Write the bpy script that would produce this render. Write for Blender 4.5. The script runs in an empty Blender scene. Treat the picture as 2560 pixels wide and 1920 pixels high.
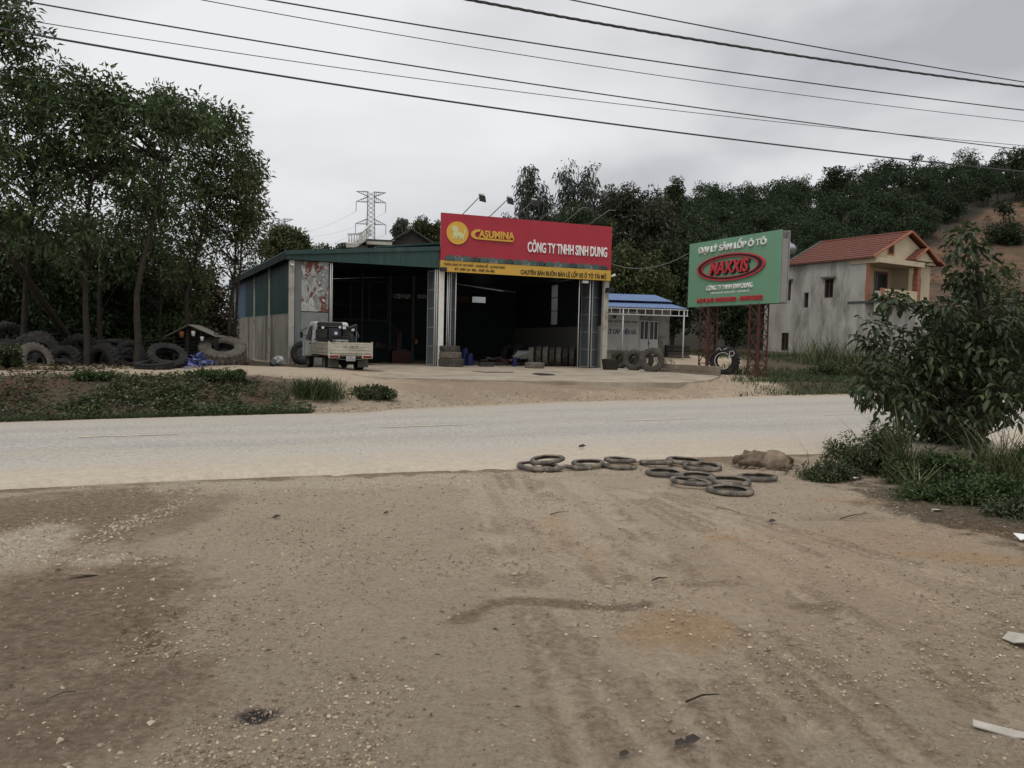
import bpy, math, random
import numpy as np
from mathutils import Vector, Matrix
from math import radians as R

# ------------------------------------------------------------------ camera, sky, sun, exposure
SC = bpy.context.scene
COL = SC.collection
F = 1923.0                       # focal length in pixels of the 2560 wide photograph
EYE = 1.55
PITCH = math.atan2(100.0, F)
ROLL = 0.0234
cam_d = bpy.data.cameras.new('camera'); cam = bpy.data.objects.new('camera', cam_d); COL.objects.link(cam)
cam_d.sensor_width = 36.0; cam_d.lens = 36.0 * F / 2560.0
cam_d.clip_start = 0.05; cam_d.clip_end = 3000
CAMM = Matrix.Translation((0, 0, EYE)) @ Matrix.Rotation(R(90) - PITCH, 4, 'X') @ Matrix.Rotation(ROLL, 4, 'Z')
cam.matrix_world = CAMM
SC.camera = cam

SUN_EL, SUN_AZ = R(62), R(200)
W = bpy.data.worlds.new('World'); SC.world = W; W.use_nodes = True
nt = W.node_tree; nt.nodes.clear()
def wn(t, **k):
    n = nt.nodes.new(t)
    for a, b in k.items(): setattr(n, a, b)
    return n
out = wn('ShaderNodeOutputWorld')
sky = wn('ShaderNodeTexSky', sky_type='NISHITA', sun_disc=False, sun_elevation=SUN_EL, sun_rotation=SUN_AZ)
bg1 = wn('ShaderNodeBackground'); bg1.inputs[1].default_value = 0.08
nt.links.new(sky.outputs[0], bg1.inputs[0])
tc = wn('ShaderNodeTexCoord')
mp = wn('ShaderNodeMapping'); mp.inputs['Scale'].default_value = (1.0, 1.0, 2.6); mp.inputs['Location'].default_value = (6.6, .2, .8)
nt.links.new(tc.outputs['Generated'], mp.inputs[0])
n1 = wn('ShaderNodeTexNoise'); n1.inputs['Scale'].default_value = 1.7; n1.inputs['Detail'].default_value = 5; n1.inputs['Roughness'].default_value = .48
n1.inputs['Distortion'].default_value = .25
nt.links.new(mp.outputs[0], n1.inputs['Vector'])
cr = wn('ShaderNodeValToRGB')
cr.color_ramp.elements[0].position = .35; cr.color_ramp.elements[0].color = (.47, .48, .505, 1)
cr.color_ramp.elements[1].position = .61; cr.color_ramp.elements[1].color = (.88, .885, .89, 1)
e = cr.color_ramp.elements.new(.47); e.color = (.72, .73, .75, 1)
nt.links.new(n1.outputs[0], cr.inputs[0])
bg2 = wn('ShaderNodeBackground'); bg2.inputs[1].default_value = 1.0
nt.links.new(cr.outputs[0], bg2.inputs[0])
mx = wn('ShaderNodeMixShader'); mx.inputs[0].default_value = .94      # cloud cover over the clear sky
nt.links.new(bg1.outputs[0], mx.inputs[1]); nt.links.new(bg2.outputs[0], mx.inputs[2]); nt.links.new(mx.outputs[0], out.inputs[0])

sl = bpy.data.lights.new('sun', 'SUN'); sl.energy = 1.5; sl.angle = R(40); sl.color = (1, .97, .92)
so = bpy.data.objects.new('sun', sl); COL.objects.link(so)
so.rotation_euler = (R(90) - SUN_EL, 0, R(180) - SUN_AZ); so.location = (0, 0, 60)
VS = SC.view_settings
VS.view_transform = 'Standard'; VS.look = 'None'; VS.exposure = 0.0; VS.gamma = 1.0; VS.use_curve_mapping = False
SC.cycles.max_bounces = 6; SC.cycles.diffuse_bounces = 3; SC.cycles.transparent_max_bounces = 8

# ------------------------------------------------------------------ helpers
rng = np.random.default_rng(7); random.seed(7)
M3 = CAMM.to_3x3(); M3n = np.array(M3); CPOS = np.array([0, 0, EYE])
def ray(px, py): return (M3 @ Vector(((px - 1280) / F, -(py - 960) / F, -1.0)))
def gp(px, py, z=0.0):
    d = ray(px, py); t = (z - EYE) / d.z
    return Vector((d.x * t, d.y * t, z))
def at(px, py, Y):
    d = ray(px, py); t = Y / d.y
    return Vector((d.x * t, Y, EYE + d.z * t))
def hit(px, py, P, N):
    d = ray(px, py); o = Vector((0, 0, EYE)); t = (P - o).dot(N) / d.dot(N)
    return o + d * t
def project(V):
    q = (V - CPOS) @ M3n
    return 1280 + F * q[:, 0] / -q[:, 2], 960 - F * q[:, 1] / -q[:, 2]
def sst(a, b, x):
    t = np.clip((np.asarray(x, float) - a) / (b - a), 0, 1); return t * t * (3 - 2 * t)
def _h(ix, iy, s):
    n = (ix.astype(np.int64) * 374761393 + iy.astype(np.int64) * 668265263 + s * 974711) & 0x7fffffff
    n = ((n ^ (n >> 13)) * 1274126177) & 0x7fffffff
    return ((n ^ (n >> 16)) & 0xffff) / 65535.0
def vnoise(x, y, s=0):
    x = np.asarray(x, float); y = np.asarray(y, float)
    ix = np.floor(x); iy = np.floor(y); fx = x - ix; fy = y - iy
    fx = fx * fx * (3 - 2 * fx); fy = fy * fy * (3 - 2 * fy)
    a = _h(ix, iy, s); b = _h(ix + 1, iy, s); c = _h(ix, iy + 1, s); d = _h(ix + 1, iy + 1, s)
    return (a + (b - a) * fx) * (1 - fy) + (c + (d - c) * fx) * fy
def fbm(x, y, s=0, o=4):
    r = 0; a = .5
    for i in range(o): r = r + a * vnoise(np.asarray(x) * 2 ** i, np.asarray(y) * 2 ** i, s + i * 17); a *= .5
    return r

def tag(o, label=None, cat=None, group=None, kind=None):
    if label: o['label'] = label
    if cat: o['category'] = cat
    if group: o['group'] = group
    if kind: o['kind'] = kind
    return o
def empty(name, loc=(0, 0, 0), rz=0, label=None, cat=None, group=None):
    o = bpy.data.objects.new(name, None); COL.objects.link(o); o.location = loc; o.rotation_euler = (0, 0, rz)
    o.empty_display_size = .2
    return tag(o, label, cat, group)
def copy_tree(o, parent=None):
    c = o.copy(); COL.objects.link(c)
    if parent is not None: c.parent = parent
    for ch in list(o.children): copy_tree(ch, c)
    return c
def link_mesh(name, me, mats, parent=None, smooth=False):
    o = bpy.data.objects.new(name, me); COL.objects.link(o)
    for m in (mats if isinstance(mats, (list, tuple)) else [mats]): me.materials.append(m)
    if parent is not None: o.parent = parent
    if smooth: me.polygons.foreach_set('use_smooth', np.ones(len(me.polygons), bool))
    return o
def fast_mesh(name, V, Fc, attrs=None):
    V = np.ascontiguousarray(V, np.float32); Fc = np.ascontiguousarray(Fc, np.int32)
    me = bpy.data.meshes.new(name); n, k = Fc.shape
    me.vertices.add(len(V)); me.vertices.foreach_set('co', V.ravel())
    me.loops.add(n * k); me.loops.foreach_set('vertex_index', Fc.ravel())
    me.polygons.add(n); me.polygons.foreach_set('loop_start', np.arange(0, n * k, k, dtype=np.int32))
    me.polygons.foreach_set('loop_total', np.full(n, k, np.int32))
    for a, vals in (attrs or {}).items():
        at_ = me.attributes.new(a, 'FLOAT', 'POINT'); at_.data.foreach_set('value', np.ascontiguousarray(vals, np.float32))
    me.update(calc_edges=True); me.validate()
    return me

class MB:
    def __init__(s): s.v = []; s.f = []; s.m = []
    def add(s, v, f, m=0):
        o = len(s.v); s.v += [tuple(p) for p in v]; s.f += [tuple(i + o for i in q) for q in f]; s.m += [m] * len(f); return s
    def box(s, x0, x1, y0, y1, z0, z1, m=0):
        v = [(x0, y0, z0), (x1, y0, z0), (x1, y1, z0), (x0, y1, z0), (x0, y0, z1), (x1, y0, z1), (x1, y1, z1), (x0, y1, z1)]
        return s.add(v, [(0, 3, 2, 1), (4, 5, 6, 7), (0, 1, 5, 4), (1, 2, 6, 5), (2, 3, 7, 6), (3, 0, 4, 7)], m)
    def hexa(s, v, m=0):      # 4 bottom + 4 top points
        return s.add(v, [(0, 3, 2, 1), (4, 5, 6, 7), (0, 1, 5, 4), (1, 2, 6, 5), (2, 3, 7, 6), (3, 0, 4, 7)], m)
    def bar(s, p, q, w=.05, h=None, up=(0, 0, 1), m=0):
        h = w if h is None else h; p = Vector(p); q = Vector(q); d = (q - p).normalized(); u = Vector(up)
        if abs(d.dot(u)) > .95: u = Vector((0, 1, 0))
        a = d.cross(u).normalized() * w / 2; b = d.cross(a).normalized() * h / 2
        return s.add([p - a - b, p + a - b, p + a + b, p - a + b, q - a - b, q + a - b, q + a + b, q - a + b],
                     [(0, 1, 2, 3), (4, 7, 6, 5), (0, 4, 5, 1), (1, 5, 6, 2), (2, 6, 7, 3), (3, 7, 4, 0)], m)
    def tube(s, pts, r, n=8, m=0, cap=True):
        pts = [Vector(p) for p in pts]; k = len(pts); rr = [r] * k if not hasattr(r, '__len__') else r
        ref = None; V = []
        for i, p in enumerate(pts):
            d = (pts[min(i + 1, k - 1)] - pts[max(i - 1, 0)])
            d = d.normalized() if d.length > 1e-9 else Vector((0, 0, 1))
            if ref is None: ref = Vector((1, 0, 0)) if abs(d.x) < .8 else Vector((0, 1, 0))
            a = (ref - d * ref.dot(d)).normalized(); b = d.cross(a); ref = a
            for j in range(n):
                t = 2 * math.pi * j / n; V.append(p + (a * math.cos(t) + b * math.sin(t)) * rr[i])
        f = []
        for i in range(k - 1):
            for j in range(n):
                j2 = (j + 1) % n; f.append((i * n + j, i * n + j2, (i + 1) * n + j2, (i + 1) * n + j))
        if cap: f.append(tuple(range(n))[::-1]); f.append(tuple((k - 1) * n + j for j in range(n)))
        return s.add(V, f, m)
    def prism(s, poly, a, b, axis='y', m=0):     # poly in the two other axes, CCW
        n = len(poly)
        def P(u, w, t): return {'y': (u, t, w), 'x': (t, u, w), 'z': (u, w, t)}[axis]
        v = [P(u, w, a) for u, w in poly] + [P(u, w, b) for u, w in poly]
        return s.add(v, [tuple(range(n)), tuple(range(2 * n - 1, n - 1, -1))] + [(i, n + i, n + (i + 1) % n, (i + 1) % n) for i in range(n)], m)
    def lathe(s, prof, n=32, axis='y', m=0, closed=False, fn=None):
        V = []; k = len(prof)
        for j in range(n):
            t = 2 * math.pi * j / n
            for i, (r, h) in enumerate(prof):
                if fn: r = fn(i, j, r, h)
                c, d = r * math.cos(t), r * math.sin(t)
                V.append({'y': (c, h, d), 'x': (h, c, d), 'z': (c, d, h)}[axis])
        f = []
        for j in range(n):
            j2 = (j + 1) % n
            for i in range(k if closed else k - 1):
                i2 = (i + 1) % k; f.append((j * k + i, j * k + i2, j2 * k + i2, j2 * k + i))
        return s.add(V, f, m)
    def build(s, name, mats, parent=None, smooth=False, bevel=0, loc=None, rot=None):
        me = bpy.data.meshes.new(name); me.from_pydata(s.v, [], s.f); 
        o = link_mesh(name, me, mats, parent, smooth)
        if any(s.m): me.polygons.foreach_set('material_index', s.m)
        me.update()
        if bevel:
            b = o.modifiers.new('b', 'BEVEL'); b.width = bevel; b.segments = 2; b.limit_method = 'ANGLE'
        if loc is not None: o.location = loc
        if rot is not None: o.rotation_euler = rot
        return o

# ------------------------------------------------------------------ materials
MATS = {}
def M(name, c, r=.8, v=.2, s=3.0, bump=.15, bs=30.0, c2=None, c2s=2.0, c2t=(.52, .62), metal=0.0, spec=.3, stretch=None, det=6):
    if name in MATS: return MATS[name]
    m = bpy.data.materials.new(name); m.use_nodes = True; t = m.node_tree; N = t.nodes; L = t.links
    p = N['Principled BSDF']; p.inputs['Roughness'].default_value = r; p.inputs['Metallic'].default_value = metal
    p.inputs['Specular IOR Level'].default_value = spec
    tc = N.new('ShaderNodeTexCoord'); mp = N.new('ShaderNodeMapping'); L.new(tc.outputs['Object'], mp.inputs[0])
    if stretch: mp.inputs['Scale'].default_value = stretch
    n = N.new('ShaderNodeTexNoise'); n.inputs['Scale'].default_value = s; n.inputs['Detail'].default_value = det; n.inputs['Roughness'].default_value = .62
    L.new(mp.outputs[0], n.inputs['Vector'])
    cr = N.new('ShaderNodeValToRGB'); E = cr.color_ramp.elements
    E[0].position = .3; E[0].color = tuple(x * (1 - v) for x in c) + (1,); E[1].position = .7; E[1].color = tuple(min(1, x * (1 + v)) for x in c) + (1,)
    L.new(n.outputs[0], cr.inputs[0]); col = cr.outputs[0]
    if c2:
        n2 = N.new('ShaderNodeTexNoise'); n2.inputs['Scale'].default_value = c2s; n2.inputs['Detail'].default_value = 8; n2.inputs['Roughness'].default_value = .65
        mp2 = N.new('ShaderNodeMapping'); mp2.inputs['Location'].default_value = (3.1, 7.7, 1.3); L.new(mp.outputs[0], mp2.inputs[0]); L.new(mp2.outputs[0], n2.inputs['Vector'])
        r2 = N.new('ShaderNodeValToRGB'); r2.color_ramp.elements[0].position = c2t[0]; r2.color_ramp.elements[1].position = c2t[1]
        L.new(n2.outputs[0], r2.inputs[0])
        mx = N.new('ShaderNodeMix'); mx.data_type = 'RGBA'; L.new(r2.outputs[0], mx.inputs['Factor']); L.new(col, mx.inputs['A']); mx.inputs['B'].default_value = (*c2, 1)
        col = mx.outputs['Result']
    L.new(col, p.inputs['Base Color'])
    if bump:
        nb = N.new('ShaderNodeTexNoise'); nb.inputs['Scale'].default_value = bs; nb.inputs['Detail'].default_value = 4; L.new(tc.outputs['Object'], nb.inputs['Vector'])
        b = N.new('ShaderNodeBump'); b.inputs['Strength'].default_value = bump; b.inputs['Distance'].default_value = .02
        L.new(nb.outputs[0], b.inputs['Height']); L.new(b.outputs[0], p.inputs['Normal'])
    MATS[name] = m
    return m
def leafmat(name, c0, c1, c2=None, rough=.5, trans=.22, spec=.25):
    m = bpy.data.materials.new(name); m.use_nodes = True; t = m.node_tree; N = t.nodes; L = t.links
    p = N['Principled BSDF']; p.inputs['Roughness'].default_value = rough; p.inputs['Specular IOR Level'].default_value = spec
    a = N.new('ShaderNodeAttribute'); a.attribute_name = 'rnd'
    cr = N.new('ShaderNodeValToRGB'); E = cr.color_ramp.elements
    E[0].color = (*c0, 1); E[1].position = .92; E[1].color = (*c1, 1)
    if c2: e = E.new(1.0); e.color = (*c2, 1)
    L.new(a.outputs['Fac'], cr.inputs[0]); L.new(cr.outputs[0], p.inputs['Base Color'])
    tr = N.new('ShaderNodeBsdfTranslucent'); L.new(cr.outputs[0], tr.inputs[0])
    ms = N.new('ShaderNodeMixShader'); ms.inputs[0].default_value = trans
    L.new(p.outputs[0], ms.inputs[1]); L.new(tr.outputs[0], ms.inputs[2]); L.new(ms.outputs[0], N['Material Output'].inputs[0])
    return m

# ------------------------------------------------------------------ road edges and ground height
ZS = .40                                              # level of the workshop slab
near_px = [(0, 1226), (400, 1206), (800, 1190), (1280, 1172), (1500, 1160), (1700, 1146), (1950, 1138), (2250, 1132)]
far_px = [(0, 1056), (500, 1041), (930, 1030), (1000, 1022), (1400, 1005), (1700, 998), (1900, 990), (2130, 986)]
nearP = [gp(*p) for p in near_px]; farP = [gp(*p) for p in far_px]
def extend(P, kl, kr):
    a = P[0]; b = P[-1]
    return [Vector((-90, a.y + (-90 - a.x) * kl, 0))] + P + [Vector((b.x + 40, b.y + 40 * kr, 0)), Vector((140, b.y + 40 * kr + (100 - b.x) * kr, 0))]
nearP = extend(nearP, .42, .46); farP = extend(farP, .47, .5)
nX = np.array([p.x for p in nearP]); nY = np.array([p.y for p in nearP]); fX = np.array([p.x for p in farP]); fY = np.array([p.y for p in farP])
def near_y(X): return np.interp(X, nX, nY)
def far_y(X): return np.interp(X, fX, fY)
def Hn(X, Y):
    X = np.asarray(X, float); Y = np.asarray(Y, float)
    q = Y - .42 * X; df = Y - far_y(X)
    left = sst(-3.2, -7.5, X)
    ramp = sst(0, 1, (df - .3) / np.interp(X, [1, 7], [4.3, 1.7])) * .345
    bank = sst(.3, 3.6, df) * (.62 + .22 * (fbm(X * .6, Y * .6, 5) - .5)) * (1 - .35 * sst(29, 34, q))
    z = ramp * (1 - left) + bank * left
    rt = sst(5.2, 9.0, X)
    z = z + rt * (sst(32, 46, q) * .72 + sst(46, 62, q) * .45) + (1 - rt) * sst(54, 70, q) * .8
    # roughness of the dirt
    out = np.clip((Y - far_y(X)) * 2, 0, 1) + np.clip((near_y(X) - Y) * 2, 0, 1)
    z = z + out * ((fbm(X * .9, Y * .9, 11) - .5) * .05 + (fbm(X * 5, Y * 5, 3) - .5) * .036)
    on = np.clip((Y - near_y(X) - .05) * 4, 0, 1) * np.clip((far_y(X) - .05 - Y) * 4, 0, 1)
    return z - on * .06
def hz(x, y): return float(Hn(np.array([x]), np.array([y]))[0])
def gh(px, py):                                       # pixel -> point on the terrain
    z = .3
    for _ in range(8):
        p = gp(px, py, min(z, 1.45)); z = hz(p.x, p.y)
    return Vector((p.x, p.y, z))
# ------------------------------------------------------------------ the ground sheet
def axis_pts(core0, core1, step, lo, hi, g):
    a = list(np.arange(core0, core1, step)); s = step
    while a[-1] < hi: s = min(s * g, 12); a.append(a[-1] + s)
    s = step; b = []
    x = core0
    while x > lo: s = min(s * g, 12); x -= s; b.append(x)
    return np.array(b[::-1] + a)
gx = axis_pts(-6.3, 7.3, .038, -420, 420, 1.065)
gy = axis_pts(2.3, 11.2, .038, -40, 520, 1.03)
GX, GY = np.meshgrid(gx, gy); X = GX.ravel(); Y = GY.ravel()
Z = Hn(X, Y)
wx = (fbm(X * 1.7, Y * 1.7, 21) - .47) * .9; wy = (fbm(X * 1.7, Y * 1.7, 31) - .47) * .9
fine = fbm(X * 7, Y * 7, 41)
def blob(px, py, rx, ry, warp=1.0, soft=.5):
    c = gh(px, py); d = c.y; ax = rx * d / F; ay = ry * d * d / (F * (EYE - c.z))
    r = np.sqrt(((X - c.x + wx * warp * min(1, ax)) / ax) ** 2 + ((Y - c.y + wy * warp * min(1, ay)) / ay) ** 2) + (fine - .47) * .7
    return 1 - sst(1 - soft, 1 + soft, r)
def line(pts, w, soft=.8, warp=.25):
    P = [p if isinstance(p, Vector) else gh(*p) for p in pts]; best = np.full(X.shape, 1e9)
    for a, b in zip(P[:-1], P[1:]):
        dx, dy = b.x - a.x, b.y - a.y; L2 = dx * dx + dy * dy
        t = np.clip(((X - a.x) * dx + (Y - a.y) * dy) / L2, 0, 1)
        best = np.minimum(best, np.hypot(X + wx * warp - a.x - t * dx, Y + wy * warp - a.y - t * dy))
    r = best / w + (fine - .47) * .8
    return 1 - sst(1 - soft, 1 + soft, r)
mxm = np.maximum
near_d = near_y(X) - Y
damp = mxm.reduce([blob(190, 1290, 290, 85), blob(90, 1560, 370, 215, soft=.4), blob(260, 1760, 300, 160, soft=.6) * .85, blob(40, 1880, 200, 120) * .8, blob(470, 1290, 90, 60) * .7,
    line([(1150, 1548), (1225, 1512), (1300, 1496), (1420, 1508), (1560, 1514), (1610, 1508)], .07, warp=.12), blob(1165, 1540, 38, 14),
    blob(2035, 1512, 75, 16) * .8, blob(2085, 1662, 26, 12) * .7, blob(2425, 1755, 60, 28) * .65, blob(1800, 1456, 90, 12) * .6, blob(2515, 1690, 60, 10) * .5, blob(1700, 1420, 90, 10) * .5, blob(1690, 1240, 90, 9) * .5, blob(2100, 1295, 140, 10) * .5,
    (1 - sst(.02, .30, near_d + (fine - .5) * .5)) * (near_d > -.5) * sst(7.5, 4, X) * .95 * sst(.36, .52, fbm(X * .7, Y * .7, 19)),
    blob(1780, 1148, 260, 12) * .9, blob(1250, 992, 260, 9) * .65, blob(1560, 985, 200, 8) * .6, blob(1120, 1003, 130, 8) * .6, blob(1700, 975, 120, 6) * .5, line([gp(x_, y_ + 1.5, ZS) for x_, y_ in ((880, 938), (965, 944), (1130, 948), (1280, 951), (1500, 955), (1690, 957))], .22, warp=.1) * .9])  # closing entry only darkens the ground along the slab's front edge
dusk = sst(.45, .75, fbm(X * .45, Y * .45, 61)) * .18
damp = np.clip(mxm(damp, dusk * (Y < 14)), 0, 1)
grav = mxm.reduce([blob(20, 1375, 110, 85, soft=.3), blob(330, 1315, 60, 65) * .8, blob(300, 1405, 170, 16) * .7, blob(40, 1900, 120, 60) * .35, blob(700, 1420, 240, 60) * .35,
    (1 - sst(.2, .7, np.abs(near_d - .45) + (fine - .5) * .6)) * sst(3, -1, X) * .7])
orange = mxm.reduce([blob(1720, 1570, 150, 60) * .9, blob(1830, 1600, 120, 40) * .5, blob(1480, 1400, 40, 60) * .45, blob(1820, 1345, 70, 9) * .8, blob(2430, 1395, 190, 18) * .8, blob(2060, 1740, 70, 20) * .5, blob(2480, 1325, 130, 22) * .7, blob(2180, 1255, 190, 12) * .6, blob(1390, 1330, 60, 50) * .5, blob(2100, 1480, 620, 260, soft=.8) * .42, blob(2200, 1350, 400, 60, soft=.7) * .5])
oil = mxm(blob(640, 1793, 48, 24, warp=.4), blob(690, 1780, 20, 10) * .6)
tracks = np.zeros_like(X); rut = np.zeros_like(X)
TRK_ = [[(1180, 1210), (1230, 1330), (1330, 1520), (1480, 1900)], [(1330, 1200), (1420, 1320), (1590, 1520), (1760, 1720), (1900, 1900)], [(1440, 1205), (1580, 1320), (1800, 1500), (2060, 1700), (2300, 1900)], [(1560, 1230), (1740, 1330), (2000, 1480), (2300, 1640), (2560, 1790)], [(1640, 1240), (1900, 1340), (2250, 1470), (2560, 1580)]]
for tp in TRK_ + list(([(2000, 1800), (1700, 1500), (1520, 1370), (1380, 1250), (1330, 1190)], [(1800, 1900), (1560, 1560), (1400, 1380), (1290, 1240), (1250, 1180)], [(2560, 1600), (2150, 1440), (1800, 1320), (1560, 1230)], [(2560, 1490), (2200, 1390), (1860, 1290), (1640, 1225)], [(1640, 1880), (1490, 1700), (1380, 1530), (1290, 1400)], [(2300, 1900), (1950, 1620), (1700, 1440)])):
    tracks = mxm(tracks, line(tp, .15, soft=.5, warp=.14)); rut = mxm(rut, mxm(line([(a + 34 * (b - 1000) / 500, b) for a, b in tp], .07, soft=.6, warp=.12), line([(a - 34 * (b - 1000) / 500, b) for a, b in tp], .06, soft=.6, warp=.12)))
# pressed tread marks in the damp patch
ta, tb = gh(296, 1532), gh(402, 1655)
tl = np.hypot(tb.x - ta.x, tb.y - ta.y); ux, uy = (tb.x - ta.x) / tl, (tb.y - ta.y) / tl
ts = (X - ta.x) * ux + (Y - ta.y) * uy; tn = -(X - ta.x) * uy + (Y - ta.y) * ux
tread = (ts > 0) * (ts < tl) * (np.abs(tn) < .10) * (np.sin(ts * 2 * np.pi / .11 + np.abs(tn) * 14) > .1)
damp = np.clip(mxm(damp * (1 - .92 * blob(5, 1372, 125, 82, soft=.3)), tread * .95), 0, 1)
damp = np.clip(mxm(damp, rut * .62 * sst(.35, .5, fbm(X * 1.5, Y * 1.5, 29))), 0, 1)
Z = Z - tracks * .022 + rut * .014 - tread * .02 + grav * (fbm(X * 14, Y * 14, 9) - .4) * .03
df = Y - far_y(X)
left = sst(-3.6, -5.4, X + (fine - .5) * 1.5)
verge = df * 0 + sst(.0, .5, df) * (left * (1 - sst(3.0, 6.5, df + (fine - .5) * 3)) + sst(9.2, 11.5, X - .25 * (df - 4)))
verge = mxm(verge, left * sst(9.5, 15, df))
verge = mxm(verge, sst(46, 56, Y))
verge = mxm(verge, .8 * blob(2480, 1270, 300, 85, soft=.3)); verge = np.clip(verge, 0, 1)
sand = mxm.reduce([(1 - sst(.1, .9, near_d + (fbm(X * 2.2, Y * 2.2, 23) - .47) * 1.6)) * (near_d > -.6) * .9, sst(.1, .6, df) * (1 - sst(5, 9, df)) * (1 - left) * (1 - sst(8.5, 11, X - .25 * (df - 4))) * .8, line([at(1840, 860, 44.5), at(2010, 860, 44.5)], 2.0, warp=.6), line([at(1645, 860, 54), at(1690, 860, 48), at(1750, 860, 42), at(1850, 860, 38), at(1960, 860, 36)], 1.2, warp=.5) * .9])
red = left * sst(.3, 1.2, df) * (1 - sst(3.6, 7, df)) * sst(.35, .6, fbm(X * .8, Y * .8, 77))
n_r, n_c = GX.shape
ii = np.arange(n_r * n_c).reshape(n_r, n_c)
FQ = np.stack([ii[:-1, :-1], ii[:-1, 1:], ii[1:, 1:], ii[1:, :-1]], -1).reshape(-1, 4)
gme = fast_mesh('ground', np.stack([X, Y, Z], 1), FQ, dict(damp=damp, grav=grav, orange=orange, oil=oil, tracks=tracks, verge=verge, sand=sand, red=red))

def ground_mat():
    m = bpy.data.materials.new('dirt'); m.use_nodes = True; t = m.node_tree; N = t.nodes; L = t.links
    p = N['Principled BSDF']; p.inputs['Roughness'].default_value = .95; p.inputs['Specular IOR Level'].default_value = .15
    tc = N.new('ShaderNodeTexCoord')
    def noise(s, d=6, rgh=.65, off=0):
        mp = N.new('ShaderNodeMapping'); mp.inputs['Location'].default_value = (off, off * .7, 0); L.new(tc.outputs['Object'], mp.inputs[0])
        n = N.new('ShaderNodeTexNoise'); n.inputs['Scale'].default_value = s; n.inputs['Detail'].default_value = d; n.inputs['Roughness'].default_value = rgh; L.new(mp.outputs[0], n.inputs['Vector']); return n.outputs[0]
    def ramp(v, stops):
        c = N.new('ShaderNodeValToRGB'); E = c.color_ramp.elements
        for i, (q, col) in enumerate(stops):
            e = E[i] if i < 2 else E.new(q)
            e.position = q; e.color = (*col, 1) if hasattr(col, '__len__') else (col, col, col, 1)
        L.new(v, c.inputs[0]); return c.outputs[0]
    def mix(f, a, b, k=1.0):
        x = N.new('ShaderNodeMix'); x.data_type = 'RGBA'
        if k != 1.0:
            mm = N.new('ShaderNodeMath'); mm.operation = 'MULTIPLY'; L.new(f, mm.inputs[0]); mm.inputs[1].default_value = k; f = mm.outputs[0]
        L.new(f, x.inputs['Factor']); L.new(a, x.inputs['A'])
        if hasattr(b, '__len__'): x.inputs['B'].default_value = (*b, 1)
        else: L.new(b, x.inputs['B'])
        return x.outputs['Result']
    brk = noise(24, 7, .7, 13)
    def attr(n, k=.7):
        a = N.new('ShaderNodeAttribute'); a.attribute_name = n
        s1 = N.new('ShaderNodeMath'); s1.operation = 'SUBTRACT'; L.new(brk, s1.inputs[0]); s1.inputs[1].default_value = .5
        s2 = N.new('ShaderNodeMath'); s2.operation = 'MULTIPLY_ADD'; L.new(s1.outputs[0], s2.inputs[0]); s2.inputs[1].default_value = k * 2; L.new(a.outputs['Fac'], s2.inputs[2])
        mr = N.new('ShaderNodeMapRange'); mr.interpolation_type = 'SMOOTHSTEP'; mr.inputs['From Min'].default_value = .12; mr.inputs['From Max'].default_value = 1.0; L.new(s2.outputs[0], mr.inputs['Value'])
        s3 = N.new('ShaderNodeMath'); s3.operation = 'MULTIPLY'; L.new(mr.outputs[0], s3.inputs[0]); 
        mr2 = N.new('ShaderNodeMapRange'); mr2.inputs['From Min'].default_value = .0; mr2.inputs['From Max'].default_value = .25; L.new(a.outputs['Fac'], mr2.inputs['Value']); L.new(mr2.outputs[0], s3.inputs[1])
        return s3.outputs[0]
    base = ramp(noise(1.3), [(.3, (.36, .277, .198)), (.7, (.57, .455, .343))])
    speck = ramp(noise(46, 6, .85, 3), [(.32, (.14, .100, .064)), (.41, (.46, .362, .262)), (.68, (.70, .59, .46))])  # darkest stop paints in the shaded pits between grains, along with dark debris
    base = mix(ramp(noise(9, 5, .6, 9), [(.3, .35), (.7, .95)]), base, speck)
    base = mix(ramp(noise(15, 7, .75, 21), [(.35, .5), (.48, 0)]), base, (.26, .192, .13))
    base = mix(ramp(noise(19, 6, .7, 25), [(.56, 0), (.70, .7)]), base, (.62, .52, .395))
    base = mix(attr('tracks'), base, ramp(noise(20, 4, .6, 5), [(.3, (.49, .385, .275)), (.7, (.68, .56, .425))]), .9)
    base = mix(attr('orange'), base, ramp(noise(14, 5, .7, 2), [(.3, (.42, .25, .125)), (.7, (.62, .41, .235))]), .75)
    base = mix(attr('sand'), base, ramp(noise(5, 6, .7, 4), [(.3, (.27, .21, .145)), (.7, (.52, .425, .31))]), .85)
    base = mix(attr('grav'), base, ramp(noise(26, 4, .8, 6), [(.35, (.40, .32, .235)), (.6, (.76, .65, .51))]), .9)
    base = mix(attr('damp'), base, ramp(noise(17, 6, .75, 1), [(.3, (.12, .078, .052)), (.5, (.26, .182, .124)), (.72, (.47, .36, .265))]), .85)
    base = mix(attr('verge'), base, ramp(noise(6, 6, .75, 7), [(.3, (.026, .024, .013)), (.6, (.075, .058, .034)), (.8, (.14, .095, .06))]), .92)
    base = mix(attr('red'), base, ramp(noise(7, 6, .75, 8), [(.3, (.085, .045, .032)), (.7, (.19, .115, .085))]), .8)
    base = mix(attr('oil'), base, (.022, .022, .024), .93)
    L.new(base, p.inputs['Base Color'])
    nb = noise(26, 8, .8, 11); b = N.new('ShaderNodeBump'); b.inputs['Strength'].default_value = 1.0; b.inputs['Distance'].default_value = .055
    L.new(nb, b.inputs['Height'])
    vo = N.new('ShaderNodeTexVoronoi'); vo.inputs['Scale'].default_value = 28; L.new(tc.outputs['Object'], vo.inputs['Vector'])
    b2 = N.new('ShaderNodeBump'); b2.inputs['Strength'].default_value = .45; b2.inputs['Distance'].default_value = .02; b2.invert = True
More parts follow.
